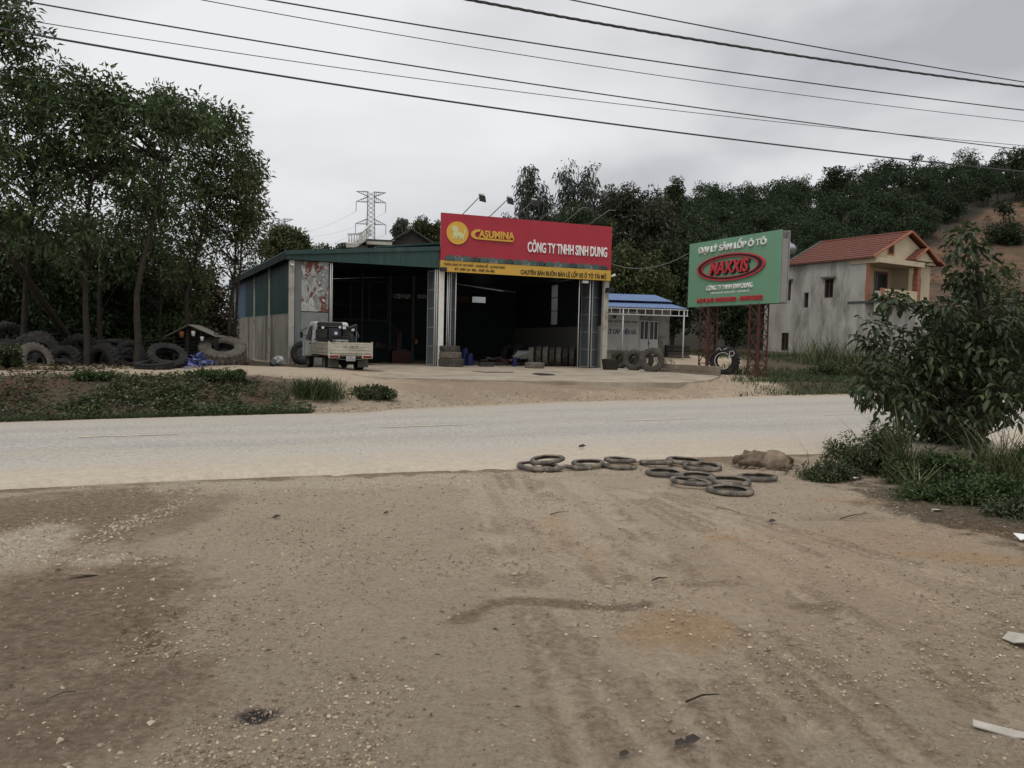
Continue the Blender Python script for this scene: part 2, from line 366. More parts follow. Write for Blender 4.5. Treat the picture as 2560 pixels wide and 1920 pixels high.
    L.new(vo.outputs['Distance'], b2.inputs['Height']); L.new(b.outputs[0], b2.inputs['Normal']); L.new(b2.outputs[0], p.inputs['Normal'])
    return m
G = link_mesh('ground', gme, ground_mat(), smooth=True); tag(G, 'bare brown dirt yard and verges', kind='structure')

# ------------------------------------------------------------------ road
xs = np.concatenate([np.arange(-90, -20, 5), np.arange(-20, 25, .12), np.arange(25, 120, 4)])
NA = 15
ac = np.concatenate([[0, .012, .04], np.linspace(.1, .92, NA - 4), [1.0]])
yn = near_y(xs) + (fbm(xs * .8, xs * 0, 8) - .47) * .75 + (fbm(xs * 7, xs * 0, 4) - .47) * .3
yf = far_y(xs) + (fbm(xs * 1.1, xs * 0 + 5, 8) - .47) * .5
RV = []; RA = []
for i, x in enumerate(xs):
    for j, a in enumerate(ac):
        y = yn[i] + (yf[i] - yn[i]) * a
        z = .022 + .05 * math.sin(math.pi * a) ** .7 if 0 < j < NA - 1 else -.05
        RV.append((x - .42 * (y - near_y(x)) * .0, y, z)); RA.append(a)
RV = np.array(RV); RA = np.array(RA); ii = np.arange(len(xs) * NA).reshape(len(xs), NA)
RF = np.stack([ii[:-1, :-1], ii[1:, :-1], ii[1:, 1:], ii[:-1, 1:]], -1).reshape(-1, 4)
rme = fast_mesh('road', RV, RF, dict(across=RA))
def road_mat():
    m = bpy.data.materials.new('asphalt'); m.use_nodes = True; t = m.node_tree; N = t.nodes; L = t.links
    p = N['Principled BSDF']; p.inputs['Roughness'].default_value = .9; p.inputs['Specular IOR Level'].default_value = .2
    tc = N.new('ShaderNodeTexCoord')
    mp = N.new('ShaderNodeMapping'); mp.inputs['Rotation'].default_value = (0, 0, -.42); L.new(tc.outputs['Object'], mp.inputs[0])
    ms = N.new('ShaderNodeMapping'); ms.inputs['Scale'].default_value = (.16, 1.3, 1); L.new(mp.outputs[0], ms.inputs[0])
    def noise(v, s, d, r):
        n = N.new('ShaderNodeTexNoise'); n.inputs['Scale'].default_value = s; n.inputs['Detail'].default_value = d; n.inputs['Roughness'].default_value = r; L.new(v, n.inputs['Vector']); return n.outputs[0]
    def ramp(v, st):
        c = N.new('ShaderNodeValToRGB'); E = c.color_ramp.elements
        for i, (q, col) in enumerate(st):
            e = E[i] if i < 2 else E.new(q)
            e.position = q; e.color = (*col, 1)
        L.new(v, c.inputs[0]); return c.outputs[0]
    agg = ramp(noise(tc.outputs['Object'], 20, 6, .9), [(.34, (.12, .114, .105)), (.48, (.385, .366, .335)), (.66, (.62, .59, .54))])
    dust = ramp(noise(tc.outputs['Object'], 11, 6, .8), [(.3, (.38, .32, .245)), (.7, (.55, .475, .38))])
    a = N.new('ShaderNodeAttribute'); a.attribute_name = 'across'
    ad = N.new('ShaderNodeMath'); ad.operation = 'MULTIPLY_ADD'; L.new(noise(ms.outputs[0], 1.6, 5, .6), ad.inputs[0]); ad.inputs[1].default_value = .30; L.new(a.outputs['Fac'], ad.inputs[2])
    r = ramp(ad.outputs[0], [(.20, (1, 1, 1)), (.40, (.14, .14, .14)), (.62, (.14, .14, .14)), (.85, (.2, .2, .2)), (1.06, (.5, .5, .5))])
    r2 = ramp(noise(ms.outputs[0], 1.1, 4, .6), [(.40, (0, 0, 0)), (.66, (.5, .5, .5))])
    mxx = N.new('ShaderNodeMath'); mxx.operation = 'MAXIMUM'; L.new(r, mxx.inputs[0]); L.new(r2, mxx.inputs[1])
    wp_ = ramp(a.outputs['Fac'], [(.20, (0, 0, 0)), (.30, (.55, .55, .55)), (.40, (.1, .1, .1)), (.48, (.5, .5, .5)), (.58, (.05, .05, .05)), (.68, (.5, .5, .5)), (.77, (.1, .1, .1)), (.86, (.45, .45, .45)), (.95, (0, 0, 0))])
    wm = N.new('ShaderNodeMath'); wm.operation = 'MULTIPLY'; L.new(wp_, wm.inputs[0]); L.new(noise(ms.outputs[0], .9, 6, .65), wm.inputs[1])
    wk = N.new('ShaderNodeMix'); wk.data_type = 'RGBA'; L.new(wm.outputs[0], wk.inputs['Factor']); L.new(agg, wk.inputs['A']); wk.inputs['B'].default_value = (.17, .166, .158, 1); agg = wk.outputs['Result']
    x = N.new('ShaderNodeMix'); x.data_type = 'RGBA'; L.new(mxx.outputs[0], x.inputs['Factor']); L.new(agg, x.inputs['A']); L.new(dust, x.inputs['B'])
    L.new(x.outputs['Result'], p.inputs['Base Color'])
    b = N.new('ShaderNodeBump'); b.inputs['Strength'].default_value = .5; b.inputs['Distance'].default_value = .01; L.new(noise(tc.outputs['Object'], 60, 4, .7), b.inputs['Height']); L.new(b.outputs[0], p.inputs['Normal'])
    return m
ROAD = link_mesh('road', rme, road_mat(), smooth=True); tag(ROAD, 'dusty grey asphalt road', kind='structure')
def road_z(x, y):
    a = (y - near_y(x)) / (far_y(x) - near_y(x)); return .022 + .05 * math.sin(math.pi * float(np.clip(a, 0.02, .98))) ** .7
yel = M('worn_yellow_paint', (.60, .53, .36), .85, .2, 6, c2=(.42, .395, .345), c2s=9, c2t=(.42, .58))
for (x0, y0, x1, y1) in [(195, 1095, 445, 1088), (950, 1071, 1168, 1063), (1556, 1054, 1738, 1048), (2062, 1039, 2200, 1036)]:
    a, b = gp(x0, y0, .06), gp(x1, y1, .06); d = (b - a).normalized(); s = Vector((-d.y, d.x, 0)) * .05; m = MB(); n = 8; V = []
    for i in range(n + 1):
        c = a.lerp(b, i / n)
        for k in (-1, 1): q = c + s * k; V.append((q.x, q.y, road_z(q.x, q.y) + .006))
    m.add(V, [(2 * i, 2 * i + 2, 2 * i + 3, 2 * i + 1) for i in range(n)])
    m.build('lane_dash', yel, ROAD)

# ------------------------------------------------------------------ concrete forecourt of the workshop
conc = M('concrete_slab', (.35, .30, .235), .9, .2, 1.2, .3, 25, c2=(.24, .19, .135), c2s=.7, c2t=(.48, .66))
slab_px = [(640, 901), (722, 911), (800, 925), (880, 938), (965, 944), (1130, 948), (1280, 951), (1500, 955), (1690, 957), (1770, 951), (1800, 941)]
poly = [gp(x, y, ZS) for x, y in slab_px]
poly2 = []
for a, b in zip(poly[:-1], poly[1:]):
    for t in np.linspace(0, 1, 9)[:-1]:
        c = a.lerp(b, t); poly2.append(Vector((c.x + random.uniform(-.03, .03), c.y + random.uniform(-.14, .14) * (b.x > -5), ZS)))
poly2 += [poly[-1], Vector((8.8, 40.6, ZS)), Vector((2, 56, ZS)), Vector((-17, 48, ZS))]
mb = MB(); mb.prism([(p.x, p.y) for p in poly2], ZS - .35, ZS, axis='z')
tag(mb.build('concrete_forecourt', conc), 'pale concrete slab before the open workshop', kind='structure')

# ------------------------------------------------------------------ loose gravel on the yard
def stones(name, P, S, mat, label, seed):
    g = np.random.default_rng(seed); n = len(P)
    base = np.array([[1, 0, 0], [-.5, .87, 0], [-.5, -.87, 0], [.5, .3, .55], [-.5, .2, .6], [0, -.5, .5], [0, 0, -.5]], float)
    V = base[None] * (1 + g.uniform(-.35, .35, (n, 7, 3)))
    an = g.uniform(0, 6.28, n); c, s = np.cos(an), np.sin(an)
    x = V[..., 0] * g.uniform(.6, 1.2, (n, 1)); y = V[..., 1] * g.uniform(.6, 1.1, (n, 1))
    V = np.stack([x * c[:, None] - y * s[:, None], x * s[:, None] + y * c[:, None], V[..., 2] * g.uniform(.45, 1.0, (n, 1))], -1) * S[:, None, None] + P[:, None, :]
    f = np.array([[3, 4, 5], [0, 1, 3], [1, 4, 3], [1, 2, 4], [2, 5, 4], [2, 0, 5], [0, 3, 5]])
    Fc = (f[None] + (np.arange(n) * 7)[:, None, None]).reshape(-1, 3)
    me = fast_mesh(name, V.reshape(-1, 3), Fc, dict(rnd=np.repeat(g.random(n), 7)))
    return tag(link_mesh(name, me, mat), label, 'gravel', kind='stuff')
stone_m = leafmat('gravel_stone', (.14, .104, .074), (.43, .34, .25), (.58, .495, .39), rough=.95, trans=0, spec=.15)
n = 95000
yy = 2.5 + 7.3 * rng.random(n) ** 1.5; xx = rng.uniform(-.72, .72, n) * (yy + .3)
keep = (yy < near_y(xx) - .1)
dens = .50 + .30 * sst(1.2, -1.0, xx) - .45 * sst(-1.6, -2.4, xx) ; keep &= rng.random(n) < dens * (.08 + 1.1 * sst(.40, .62, fbm(xx * 1.3, yy * 1.3, 91)))
xx, yy = xx[keep], yy[keep]
S = .003 + .011 * rng.random(len(xx)) ** 3.2 + (rng.random(len(xx)) < .008) * rng.uniform(.005, .012, len(xx))
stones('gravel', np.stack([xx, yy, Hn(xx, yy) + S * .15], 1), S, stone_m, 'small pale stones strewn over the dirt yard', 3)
n = 5000                                                # denser pale chips on the left patches and along the edge of the road
cx, cy = [], []
for (px, py, rx, ry, k) in [(10, 1370, 90, 70, 900), (330, 1310, 60, 60, 600), (260, 1400, 190, 18, 350), (120, 1840, 330, 110, 60), (500, 1230, 420, 9, 500), (1400, 1185, 160, 6, 250), (430, 1480, 320, 50, 60)]:
    c = gh(px, py); ax = rx * c.y / F; ay = ry * c.y ** 2 / (F * EYE)
    cx.append(c.x + rng.normal(0, .55, k) * ax); cy.append(c.y + rng.normal(0, .55, k) * ay)
cx = np.concatenate(cx); cy = np.concatenate(cy); k = cy < near_y(cx) - .05; cx, cy = cx[k], cy[k]
S = .006 + .016 * rng.random(len(cx)) ** 2.5
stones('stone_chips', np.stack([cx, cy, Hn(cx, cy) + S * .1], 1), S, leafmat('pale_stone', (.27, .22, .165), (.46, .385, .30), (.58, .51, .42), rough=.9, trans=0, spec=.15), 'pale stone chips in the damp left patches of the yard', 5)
n = 3500                                                # rubble on the ramp beyond the road
xx = rng.uniform(-4.5, 9, n); yy = far_y(xx) + .2 + 2.2 * rng.random(n) ** 2; S = .012 + .035 * rng.random(n) ** 4
stones('ramp_rubble', np.stack([xx, yy, Hn(xx, yy) + S * .1], 1), S, stone_m, 'rubble along the far edge of the road', 8)
# ------------------------------------------------------------------ vegetation builders
def unit(v): return v / (np.linalg.norm(v, axis=-1, keepdims=True) + 1e-9)
def leaf_geo(C, A, Nn, L, Wd, fold=.25, droop=.15, six=False):
    A = unit(A); S = unit(np.cross(A, Nn)); Nn = np.cross(S, A); L = L[:, None]; Wd = Wd[:, None]; n = len(C)
    tip = C + A * L - np.array([0, 0, 1]) * L * droop
    if not six:
        mid = C + A * L * .45
        V = np.stack([C, mid + S * Wd / 2 + Nn * Wd * fold, tip, mid - S * Wd / 2 + Nn * Wd * fold], 1)
        f = np.array([[0, 1, 2], [0, 2, 3]]); k = 4
    else:
        m1 = C + A * L * .3; m2 = C + A * L * .68 - np.array([0, 0, 1]) * L * droop * .4
        V = np.stack([C, m1 + S * Wd * .45 + Nn * Wd * fold, m2 + S * Wd * .42 + Nn * Wd * fold, tip, m2 - S * Wd * .42 + Nn * Wd * fold, m1 - S * Wd * .45 + Nn * Wd * fold], 1)
        f = np.array([[0, 1, 2, 3], [0, 3, 4, 5]]); k = 6
    return V.reshape(-1, 3), (f[None] + (np.arange(n) * k)[:, None, None]).reshape(-1, f.shape[1]), k
def scatter_leaves(g, cl, per, cr, L, Wd, up=.5, droop=.15, out=.7, six=False, flat=.75, fold=.25, hang=0.0, rv=None):
    n = len(cl) * per; C0 = np.repeat(cl, per, 0)
    off = g.normal(0, 1, (n, 3)); rad = g.random((n, 1)) ** .45; off = unit(off) * rad
    crr = np.repeat(np.broadcast_to(np.asarray(cr, float), (len(cl),)), per)[:, None]
    P = C0 + off * crr * np.array([1, 1, flat])
    A = unit(off) * out + g.normal(0, .5, (n, 3)) + np.array([0, 0, -hang])
    Nn = g.normal(0, .55, (n, 3)) + np.array([0, 0, up * 2])
    Ls = L * g.uniform(.6, 1.25, n); Ws = Wd * g.uniform(.7, 1.2, n)
    V, Fc, k = leaf_geo(P, A, Nn, Ls, Ws, fold, droop, six)
    clr = np.repeat(g.random(len(cl)), per) if rv is None else np.repeat(rv, per)
    rnd = np.clip(.55 * clr + .45 * g.random(n), 0, 1)
    return V, Fc, np.repeat(rnd, k)
def ellip_pts(g, n, c, r, shell=.5):
    d = unit(g.normal(0, 1, (n, 3))); q = g.random((n, 1)) ** shell
    return np.array(c) + d * q * np.array(r)
bark = M('bark', (.034, .028, .022), .95, .35, 6, .8, 25)
bark2 = M('pale_bark', (.15, .125, .095), .95, .35, 5, .6, 20)
def tree(name, label, base, trunk, crowns, per, cr, L, Wd, lm, seed, r0=.12, bk=None, group=None, hang=0.0, flat=.75, droop=.15, six=False, up=.5, limb=.035, limbs=True, out=.7, cat='tree'):
    """trunk: list of (x,y,z) offsets; crowns: list of (centre offset, radii, clusters)"""
    g = np.random.default_rng(seed); bk = bk or bark
    root = empty(name, base, 0, label, cat, group)
    T = [Vector(p) for p in trunk]
    # smooth the trunk
    pts = []
    for a, b in zip(T[:-1], T[1:]):
        for t in (0, .33, .66): q = a.lerp(b, t); pts.append(q + Vector((g.normal(0, .02), g.normal(0, .02), 0)) * (0 if not pts else 1))
    pts.append(T[-1]); H = max(T[-1].z, .1)
    mb = MB(); n = len(pts)
    mb.tube([pts[0] - Vector((0, 0, .15))] + pts, [r0 * 1.35] + [r0 * (1 - .82 * (i / (n - 1)) ** 1.1) for i in range(n)], 8)
    cl = np.concatenate([ellip_pts(g, k, c, r) for c, r, k in crowns])
    cl[:, 2] = np.maximum(cl[:, 2], .25)
    if limbs:
        tz = np.array([p.z for p in pts])
        for c in cl:
            cv = Vector(c); hd = min(math.hypot(cv.x - T[-1].x, cv.y - T[-1].y), 9)
            zz = max(H * .12, min(cv.z - .25 - .55 * hd * g.uniform(.6, 1.2), H * .97))
            i = int(np.argmin(np.abs(tz - zz))); s = pts[i]; md = s.lerp(cv, .55) + Vector((g.normal(0, .1), g.normal(0, .1), .12 * hd * g.uniform(0, 1)))
            rr = min(limb * (.6 + .4 * (cv - s).length / 2), r0 * .5)
            mb.tube([s, md, cv, cv + (cv - md) * .25], [rr, rr * .6, rr * .3, rr * .12], 4, cap=False)
    mb.build('trunk', bk, root, smooth=True)
    V, Fc, rnd = scatter_leaves(g, cl, per, cr, L, Wd, up=up, droop=droop, hang=hang, flat=flat, six=six, out=out)
    link_mesh('crown', fast_mesh('crown', V, Fc, dict(rnd=rnd)), lm, root)
    return root
def bush(name, label, base, crowns, per, cr, L, Wd, lm, seed, group=None, six=False, up=.5, stems=True, cat='bush', droop=.15, hang=0.):
    g = np.random.default_rng(seed); root = empty(name, base, 0, label, cat, group)
    cl = np.concatenate([ellip_pts(g, k, c, r, .6) for c, r, k in crowns]); cl[:, 2] = np.maximum(cl[:, 2], .03)
    if stems:
        mb = MB()
        for c in cl[::2]:
            s = Vector((c[0] * .35, c[1] * .35, -.05)); cv = Vector(c); mb.tube([s, s.lerp(cv, .5) + Vector((0, 0, .08 * cv.z)), cv], [.012, .008, .004] if cr < .3 else [.03, .02, .01], 4, cap=False)
        mb.build('stem', bark, root)
    V, Fc, rnd = scatter_leaves(g, cl, per, cr, L, Wd, up=up, six=six, droop=droop, hang=hang); V[:, 2] = np.maximum(V[:, 2], -.02)
    link_mesh('foliage', fast_mesh('foliage', V, Fc, dict(rnd=rnd)), lm, root)
    return root
def blades(g, P, Hh, Wd, lean, droop, dirs=None):
    n = len(P); a = g.uniform(0, 6.28, n) if dirs is None else dirs
    D = np.stack([np.cos(a), np.sin(a), np.zeros(n)], 1); S = np.stack([-np.sin(a), np.cos(a), np.zeros(n)], 1)
    tw = g.normal(0, .5, n); S = unit(S * np.cos(tw)[:, None] + D * np.sin(tw)[:, None]); V = []
    for t, w in ((0, .8), (.35, 1), (.7, .75), (1, .08)):
        c = P + D * (Hh * lean * t + Hh * droop * t * t)[:, None] + np.array([0, 0, 1]) * (Hh * (t - .35 * droop * t * t))[:, None]
        V += [c + S * (Wd * w / 2)[:, None], c - S * (Wd * w / 2)[:, None]]
    V = np.stack(V, 1); f = np.array([[0, 1, 3, 2], [2, 3, 5, 4], [4, 5, 7, 6]])
    return V.reshape(-1, 3), (f[None] + (np.arange(n) * 8)[:, None, None]).reshape(-1, 4), np.repeat(g.random(n), 8)
def tuft(name, label, base, n, h, spread, lm, seed, w=.012, group=None, lean=.25, droop=.5):
    g = np.random.default_rng(seed); r = g.normal(0, 1, (n, 2)) * spread; P = np.concatenate([r, np.full((n, 1), -.03)], 1)
    V, Fc, rnd = blades(g, P, h * g.uniform(.45, 1.1, n), w * g.uniform(.6, 1.3, n), lean * g.uniform(.2, 1.6, n), droop * g.uniform(.2, 1.5, n))
    o = link_mesh(name, fast_mesh(name, V, Fc, dict(rnd=rnd)), lm); o.location = base
    return tag(o, label, 'grass', group)
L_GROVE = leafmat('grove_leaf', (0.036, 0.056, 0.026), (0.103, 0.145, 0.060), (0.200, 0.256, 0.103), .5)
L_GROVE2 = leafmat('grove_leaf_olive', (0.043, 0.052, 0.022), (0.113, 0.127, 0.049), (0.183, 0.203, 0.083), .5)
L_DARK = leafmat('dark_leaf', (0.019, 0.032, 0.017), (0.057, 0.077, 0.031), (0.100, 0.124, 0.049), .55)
L_BROWN = leafmat('dry_leaf', (.04, .032, .018), (.11, .085, .05), (.2, .16, .10), .7)
L_NEAR = leafmat('near_leaf', (0.019, 0.029, 0.013), (0.060, 0.086, 0.033), (0.138, 0.181, 0.060), .4, .25, .35)
L_WEED = leafmat('weed_leaf', (.03, .048, .018), (.085, .12, .042), (.20, .22, .14), .5)
L_COVER = leafmat('creeper_leaf', (.034, .044, .020), (.10, .118, .055), (.24, .25, .17), .5)
L_GRASS = leafmat('grass_blade', (.035, .045, .018), (.12, .14, .06), (.24, .22, .12), .6)
L_GUM = leafmat('gum_leaf', (.05, .058, .045), (.11, .122, .095), (.16, .175, .14), .6, .3, .15)
L_HILL = leafmat('hill_leaf', (0.031, 0.046, 0.028), (0.071, 0.094, 0.053), (0.108, 0.135, 0.072), .9, .22, .05)
L_FLOWER = leafmat('pale_bloom_leaf', (0.033, 0.041, 0.023), (0.102, 0.102, 0.070), (0.333, 0.294, 0.243), .6)
def onh(px, py, Y=None):
    if Y is None: return gh(px, py)
    p = at(px, py, Y); return Vector((p.x, p.y, hz(p.x, p.y)))
def px_scale(Y): return Y / F

# ------------------------------------------------------------------ hill with its forest
hc = [(700, 800), (850, 770), (1000, 720), (1100, 680), (1270, 625), (1400, 605), (1560, 575), (1680, 548), (1800, 540), (1950, 528), (2070, 500), (2200, 482), (2300, 462), (2450, 450), (2560, 430), (2900, 370), (3400, 330)]
YC = 150.0
hcX, hcZ = [], []
for x, y in hc:
    p = at(x, y, YC); hcX.append(p.x); hcZ.append(p.z)
def hill_z(X, Y):
    top = np.interp(X, hcX, hcZ); t = np.clip((Y - 72 - .0 * X) / (YC - 72), 0, 1.35)
    s = np.where(t < 1, 1.12 * t - .12 * t ** 3, 1.0 - .5 * (t - 1))
    return 1.2 + (np.maximum(top, 1.0) - 1.2) * s + (fbm(X * .07, Y * .07, 51) - .5) * 3 * np.clip(t * 4, 0, 1)
hx = np.arange(-60, 190, 1.6); hy = np.arange(68, 178, 1.6); HX, HY = np.meshgrid(hx, hy); hX, hY = HX.ravel(), HY.ravel()
hZ = hill_z(hX, hY) - .5 * (hY < 71); HV = np.stack([hX, hY, hZ], 1); hpx, hpy = project(HV)
def scar_mask(px, py, X, Y):
    top = np.interp(px, [2200, 2260, 2330, 2400, 2470, 2560, 2700], [720, 655, 600, 560, 510, 488, 470]); n = (fbm(X * .25, Y * .25, 71) - .47) * 90
    return sst(-12, 12, py - top - n) * sst(2210, 2270, px) * (1 - sst(2660, 2780, px)) * (1 - .9 * sst(.8, 1, 1 - (((px - 2510) / 60) ** 2 + ((py - 580) / 38) ** 2)))
scar = scar_mask(hpx, hpy, hX, hY)
hill_m = M('forest_floor', (.035, .030, .018), .95, .4, .5)
def scar_material():
    m = bpy.data.materials.new('hill_soil'); m.use_nodes = True; t = m.node_tree; N = t.nodes; L = t.links; p = N['Principled BSDF']; p.inputs['Roughness'].default_value = .95
    a = N.new('ShaderNodeAttribute'); a.attribute_name = 'scar'; tc = N.new('ShaderNodeTexCoord')
    n = N.new('ShaderNodeTexNoise'); n.inputs['Scale'].default_value = .22; n.inputs['Detail'].default_value = 10; n.inputs['Roughness'].default_value = .7; L.new(tc.outputs['Object'], n.inputs['Vector'])
    c = N.new('ShaderNodeValToRGB'); E = c.color_ramp.elements; E[0].position = .32; E[0].color = (.04, .028, .019, 1); E[1].position = .72; E[1].color = (.25, .135, .068, 1); e_ = E.new(.52); e_.color = (.115, .07, .042, 1); L.new(n.outputs[0], c.inputs[0])
    x = N.new('ShaderNodeMix'); x.data_type = 'RGBA'; L.new(a.outputs['Fac'], x.inputs['Factor']); x.inputs['A'].default_value = (.03, .026, .016, 1); L.new(c.outputs[0], x.inputs['B']); L.new(x.outputs['Result'], p.inputs['Base Color'])
    b = N.new('ShaderNodeBump'); b.inputs['Strength'].default_value = .8; b.inputs['Distance'].default_value = 1.0; L.new(n.outputs[0], b.inputs['Height']); L.new(b.outputs[0], p.inputs['Normal'])
    return m
n_r, n_c = HX.shape; ii = np.arange(n_r * n_c).reshape(n_r, n_c)
hme = fast_mesh('hill', HV, np.stack([ii[:-1, :-1], ii[:-1, 1:], ii[1:, 1:], ii[1:, :-1]], -1).reshape(-1, 4), dict(scar=scar))
tag(link_mesh('hill', hme, scar_material(), smooth=True), 'wooded hill with a bare orange earth cut', kind='structure')
g = np.random.default_rng(12)
tp = []
cand = np.stack([g.uniform(-45, 150, 9000), 76 + 80 * g.random(9000) ** 1.1], 1)
cz = hill_z(cand[:, 0], cand[:, 1]); cpx, cpy = project(np.column_stack([cand, cz])); sm = scar_mask(cpx, cpy, cand[:, 0], cand[:, 1])
sm_all, cand_all, cz_all = sm * (cpx < 2700) * (cpx > 2200), cand, cz
ok = (sm < .35) & (cpx > 1000) & (cpx < 2860) & (cpy < 800); cand = cand[ok]; cz = cz[ok]
cell = set(); sel = []
for i, (x, y) in enumerate(cand):
    k = (int(x // 3.0), int(y // 3.4))
    if k in cell: continue
    cell.add(k); sel.append(i)
tp = np.column_stack([cand[sel], cz[sel]])
trunks = MB(); cls = []; crs = []; rvs = []
for x, y, z in tp:
    h = 3.4 + 4.6 * g.random() ** 1.6; r = h * g.uniform(.24, .34); k = 11
    trunks.tube([(x, y, z - .3), (x + g.normal(0, .15), y, z + h * .75)], [.11, .04], 4, cap=False)
    d = ellip_pts(g, k, (x, y, z + h * .62), (r, r, h * .36), .45); cls.append(d); crs += [r * .5] * k; rvs += list(np.clip(g.random() ** 1.4 * .8 + g.random(k) * .2, 0, 1))
cls = np.concatenate(cls)
V, Fc, rnd = scatter_leaves(g, cls, 44, np.array(crs), .44, .25, up=.5, droop=.2, rv=np.array(rvs))
FOR = link_mesh('hill_forest', fast_mesh('hill_forest', V, Fc, dict(rnd=rnd)), L_HILL)
tag(FOR, 'dark dense forest covering the hill behind the workshop and house', 'forest', kind='stuff')
tag(trunks.build('hill_forest_stems', bark), 'thin dark trunks inside the hill forest', 'forest', kind='stuff')
NFOREST = len(tp)
sc_i = np.where((sm_all > .5) & (g.random(len(sm_all)) < .5))[0]
sp = np.column_stack([cand_all[sc_i], cz_all[sc_i]]); k_ = g.random(len(sp)); keep_ = fbm(sp[:, 0] * .12, sp[:, 1] * .12, 33) + g.normal(0, .08, len(sp)) > .46; sp = sp[keep_]
V, Fc, rnd = scatter_leaves(g, sp + np.array([0, 0, .25]), 42, g.uniform(.4, 1.3, len(sp)), .34, .14, up=.4, droop=.2)
tag(link_mesh('slope_scrub', fast_mesh('slope_scrub', V, Fc, dict(rnd=rnd)), leafmat('scrub_leaf', (.03, .03, .016), (.075, .065, .035), (.14, .11, .06), .9, .15, .05)), 'low scrub scattered over the orange earth cut', 'scrub', kind='stuff')
def hill_hit(px, py):
    for Y in np.arange(72, 150, .25):
        p = at(px, py, Y)
        if float(hill_z(np.array([p.x]), np.array([Y]))[0]) >= p.z: return p
    return at(px, py, 110)

# skyline trees of their own
def sky_tree(name, label, px, ytop, Y, halfw, seed, lm, nc, per, crn, L, Wd, ybot=None, hang=0., shape='oval', bk=None, r0=.16, base_z=None, group=None, droop=.15):
    p = at(px, ytop, Y); top = p.z; zb = base_z if base_z is not None else hz(p.x, Y)
    H = top - zb; b = at(px, ybot, Y).z - zb if ybot else H * .35; hw = halfw * Y / F; cz_ = (H + b) / 2; rz = (H - b) / 2 * .92
    if shape == 'oval': crowns = [((0, 0, cz_), (hw * .85, hw * .85, rz), nc)]
    elif shape == 'twin': crowns = [((-hw * .38, 0, cz_), (hw * .5, hw * .5, rz), nc), ((hw * .5, .3, cz_ - rz * .28), (hw * .42, hw * .42, rz * .72), int(nc * .6))]
    elif shape == 'pair': crowns = [((-hw * .42, 0, cz_), (hw * .5, hw * .5, rz), nc), ((hw * .46, .3, cz_ - rz * .05), (hw * .5, hw * .5, rz * .93), nc)]
    else: crowns = [((0, 0, b + (H - b) * .42), (hw * .9, hw * .9, (H - b) * .42), int(nc * .65)), ((-hw * .35, 0, b + (H - b) * .68), (hw * .5, hw * .5, (H - b) * .3), int(nc * .3)), ((hw * .4, .3, b + (H - b) * .6), (hw * .5, hw * .5, (H - b) * .3), int(nc * .3))]
    return tree(name, label, (p.x, Y, zb), [(0, 0, 0), (.1, 0, H * .35), (-.1, .1, H * .65), (0, 0, H * .93)], crowns, per, crn, L, Wd, lm, seed, r0=r0, bk=bk, hang=hang, group=group, droop=droop)
sky_tree('eucalyptus_tree', 'slim feathery twin-topped tree on the skyline above the red sign', 1338, 402, 84, 44, 101, L_GUM, 60, 20, .8, .46, .13, ybot=575, hang=.9, shape='twin', droop=.5)
sky_tree('eucalyptus_tree', 'tallest feathery tree on the skyline above the red sign, broad double crown', 1448, 383, 86, 56, 102, L_GUM, 44, 26, .95, .46, .13, ybot=600, hang=.9, shape='pair', droop=.5)
sky_tree('bloom_tree', 'broad dark tree with pale blossom clusters right of the red sign', 1585, 447, 66, 118, 103, L_FLOWER, 190, 62, .75, .34, .17, ybot=720, shape='lobes')
sky_tree('leafy_tree', 'dark leafy tree rising behind the right half of the red sign', 1470, 500, 62, 80, 104, L_DARK, 110, 60, .7, .34, .16, ybot=760, shape='lobes')
sky_tree('leafy_tree', 'bushy dark tree directly behind the blue-roofed hut', 1600, 600, 55, 100, 105, L_GROVE2, 130, 60, .6, .3, .14, ybot=850, shape='lobes')
sky_tree('leafy_tree', 'dark tree filling the gap between hut roof and green sign', 1690, 560, 60, 85, 106, L_DARK, 120, 62, .65, .32, .15, ybot=850, shape='lobes')
sky_tree('leafy_tree', 'dark tree behind the middle of the green sign', 1800, 545, 64, 95, 107, L_DARK, 120, 60, .7, .34, .16, ybot=850, shape='lobes')
sky_tree('leafy_tree', 'dark tree under the green sign, between its two lattice posts', 1835, 690, 58, 75, 108, L_DARK, 100, 60, .55, .3, .14, ybot=870, shape='lobes')
sky_tree('leafy_tree', 'dark tree at the back corner of the grey house', 1905, 620, 74, 80, 109, L_DARK, 90, 60, .75, .36, .17, ybot=850, shape='lobes')
sky_tree('cone_tree', 'narrow pointed tree breaking the hill skyline over the green sign', 1688, 440, 110, 24, 110, L_DARK, 40, 60, .6, .4, .2, ybot=540, base_z=14)
sky_tree('crest_tree', 'open crowned tree standing above the hill crest over the house roof', 2088, 408, 140, 30, 111, L_DARK, 30, 45, .9, .5, .25, ybot=480, base_z=22)
sky_tree('crest_tree', 'tall tree cut by the right edge of the picture on the hill crest', 2548, 365, 140, 28, 112, L_DARK, 34, 45, .9, .5, .25, ybot=450, base_z=28)
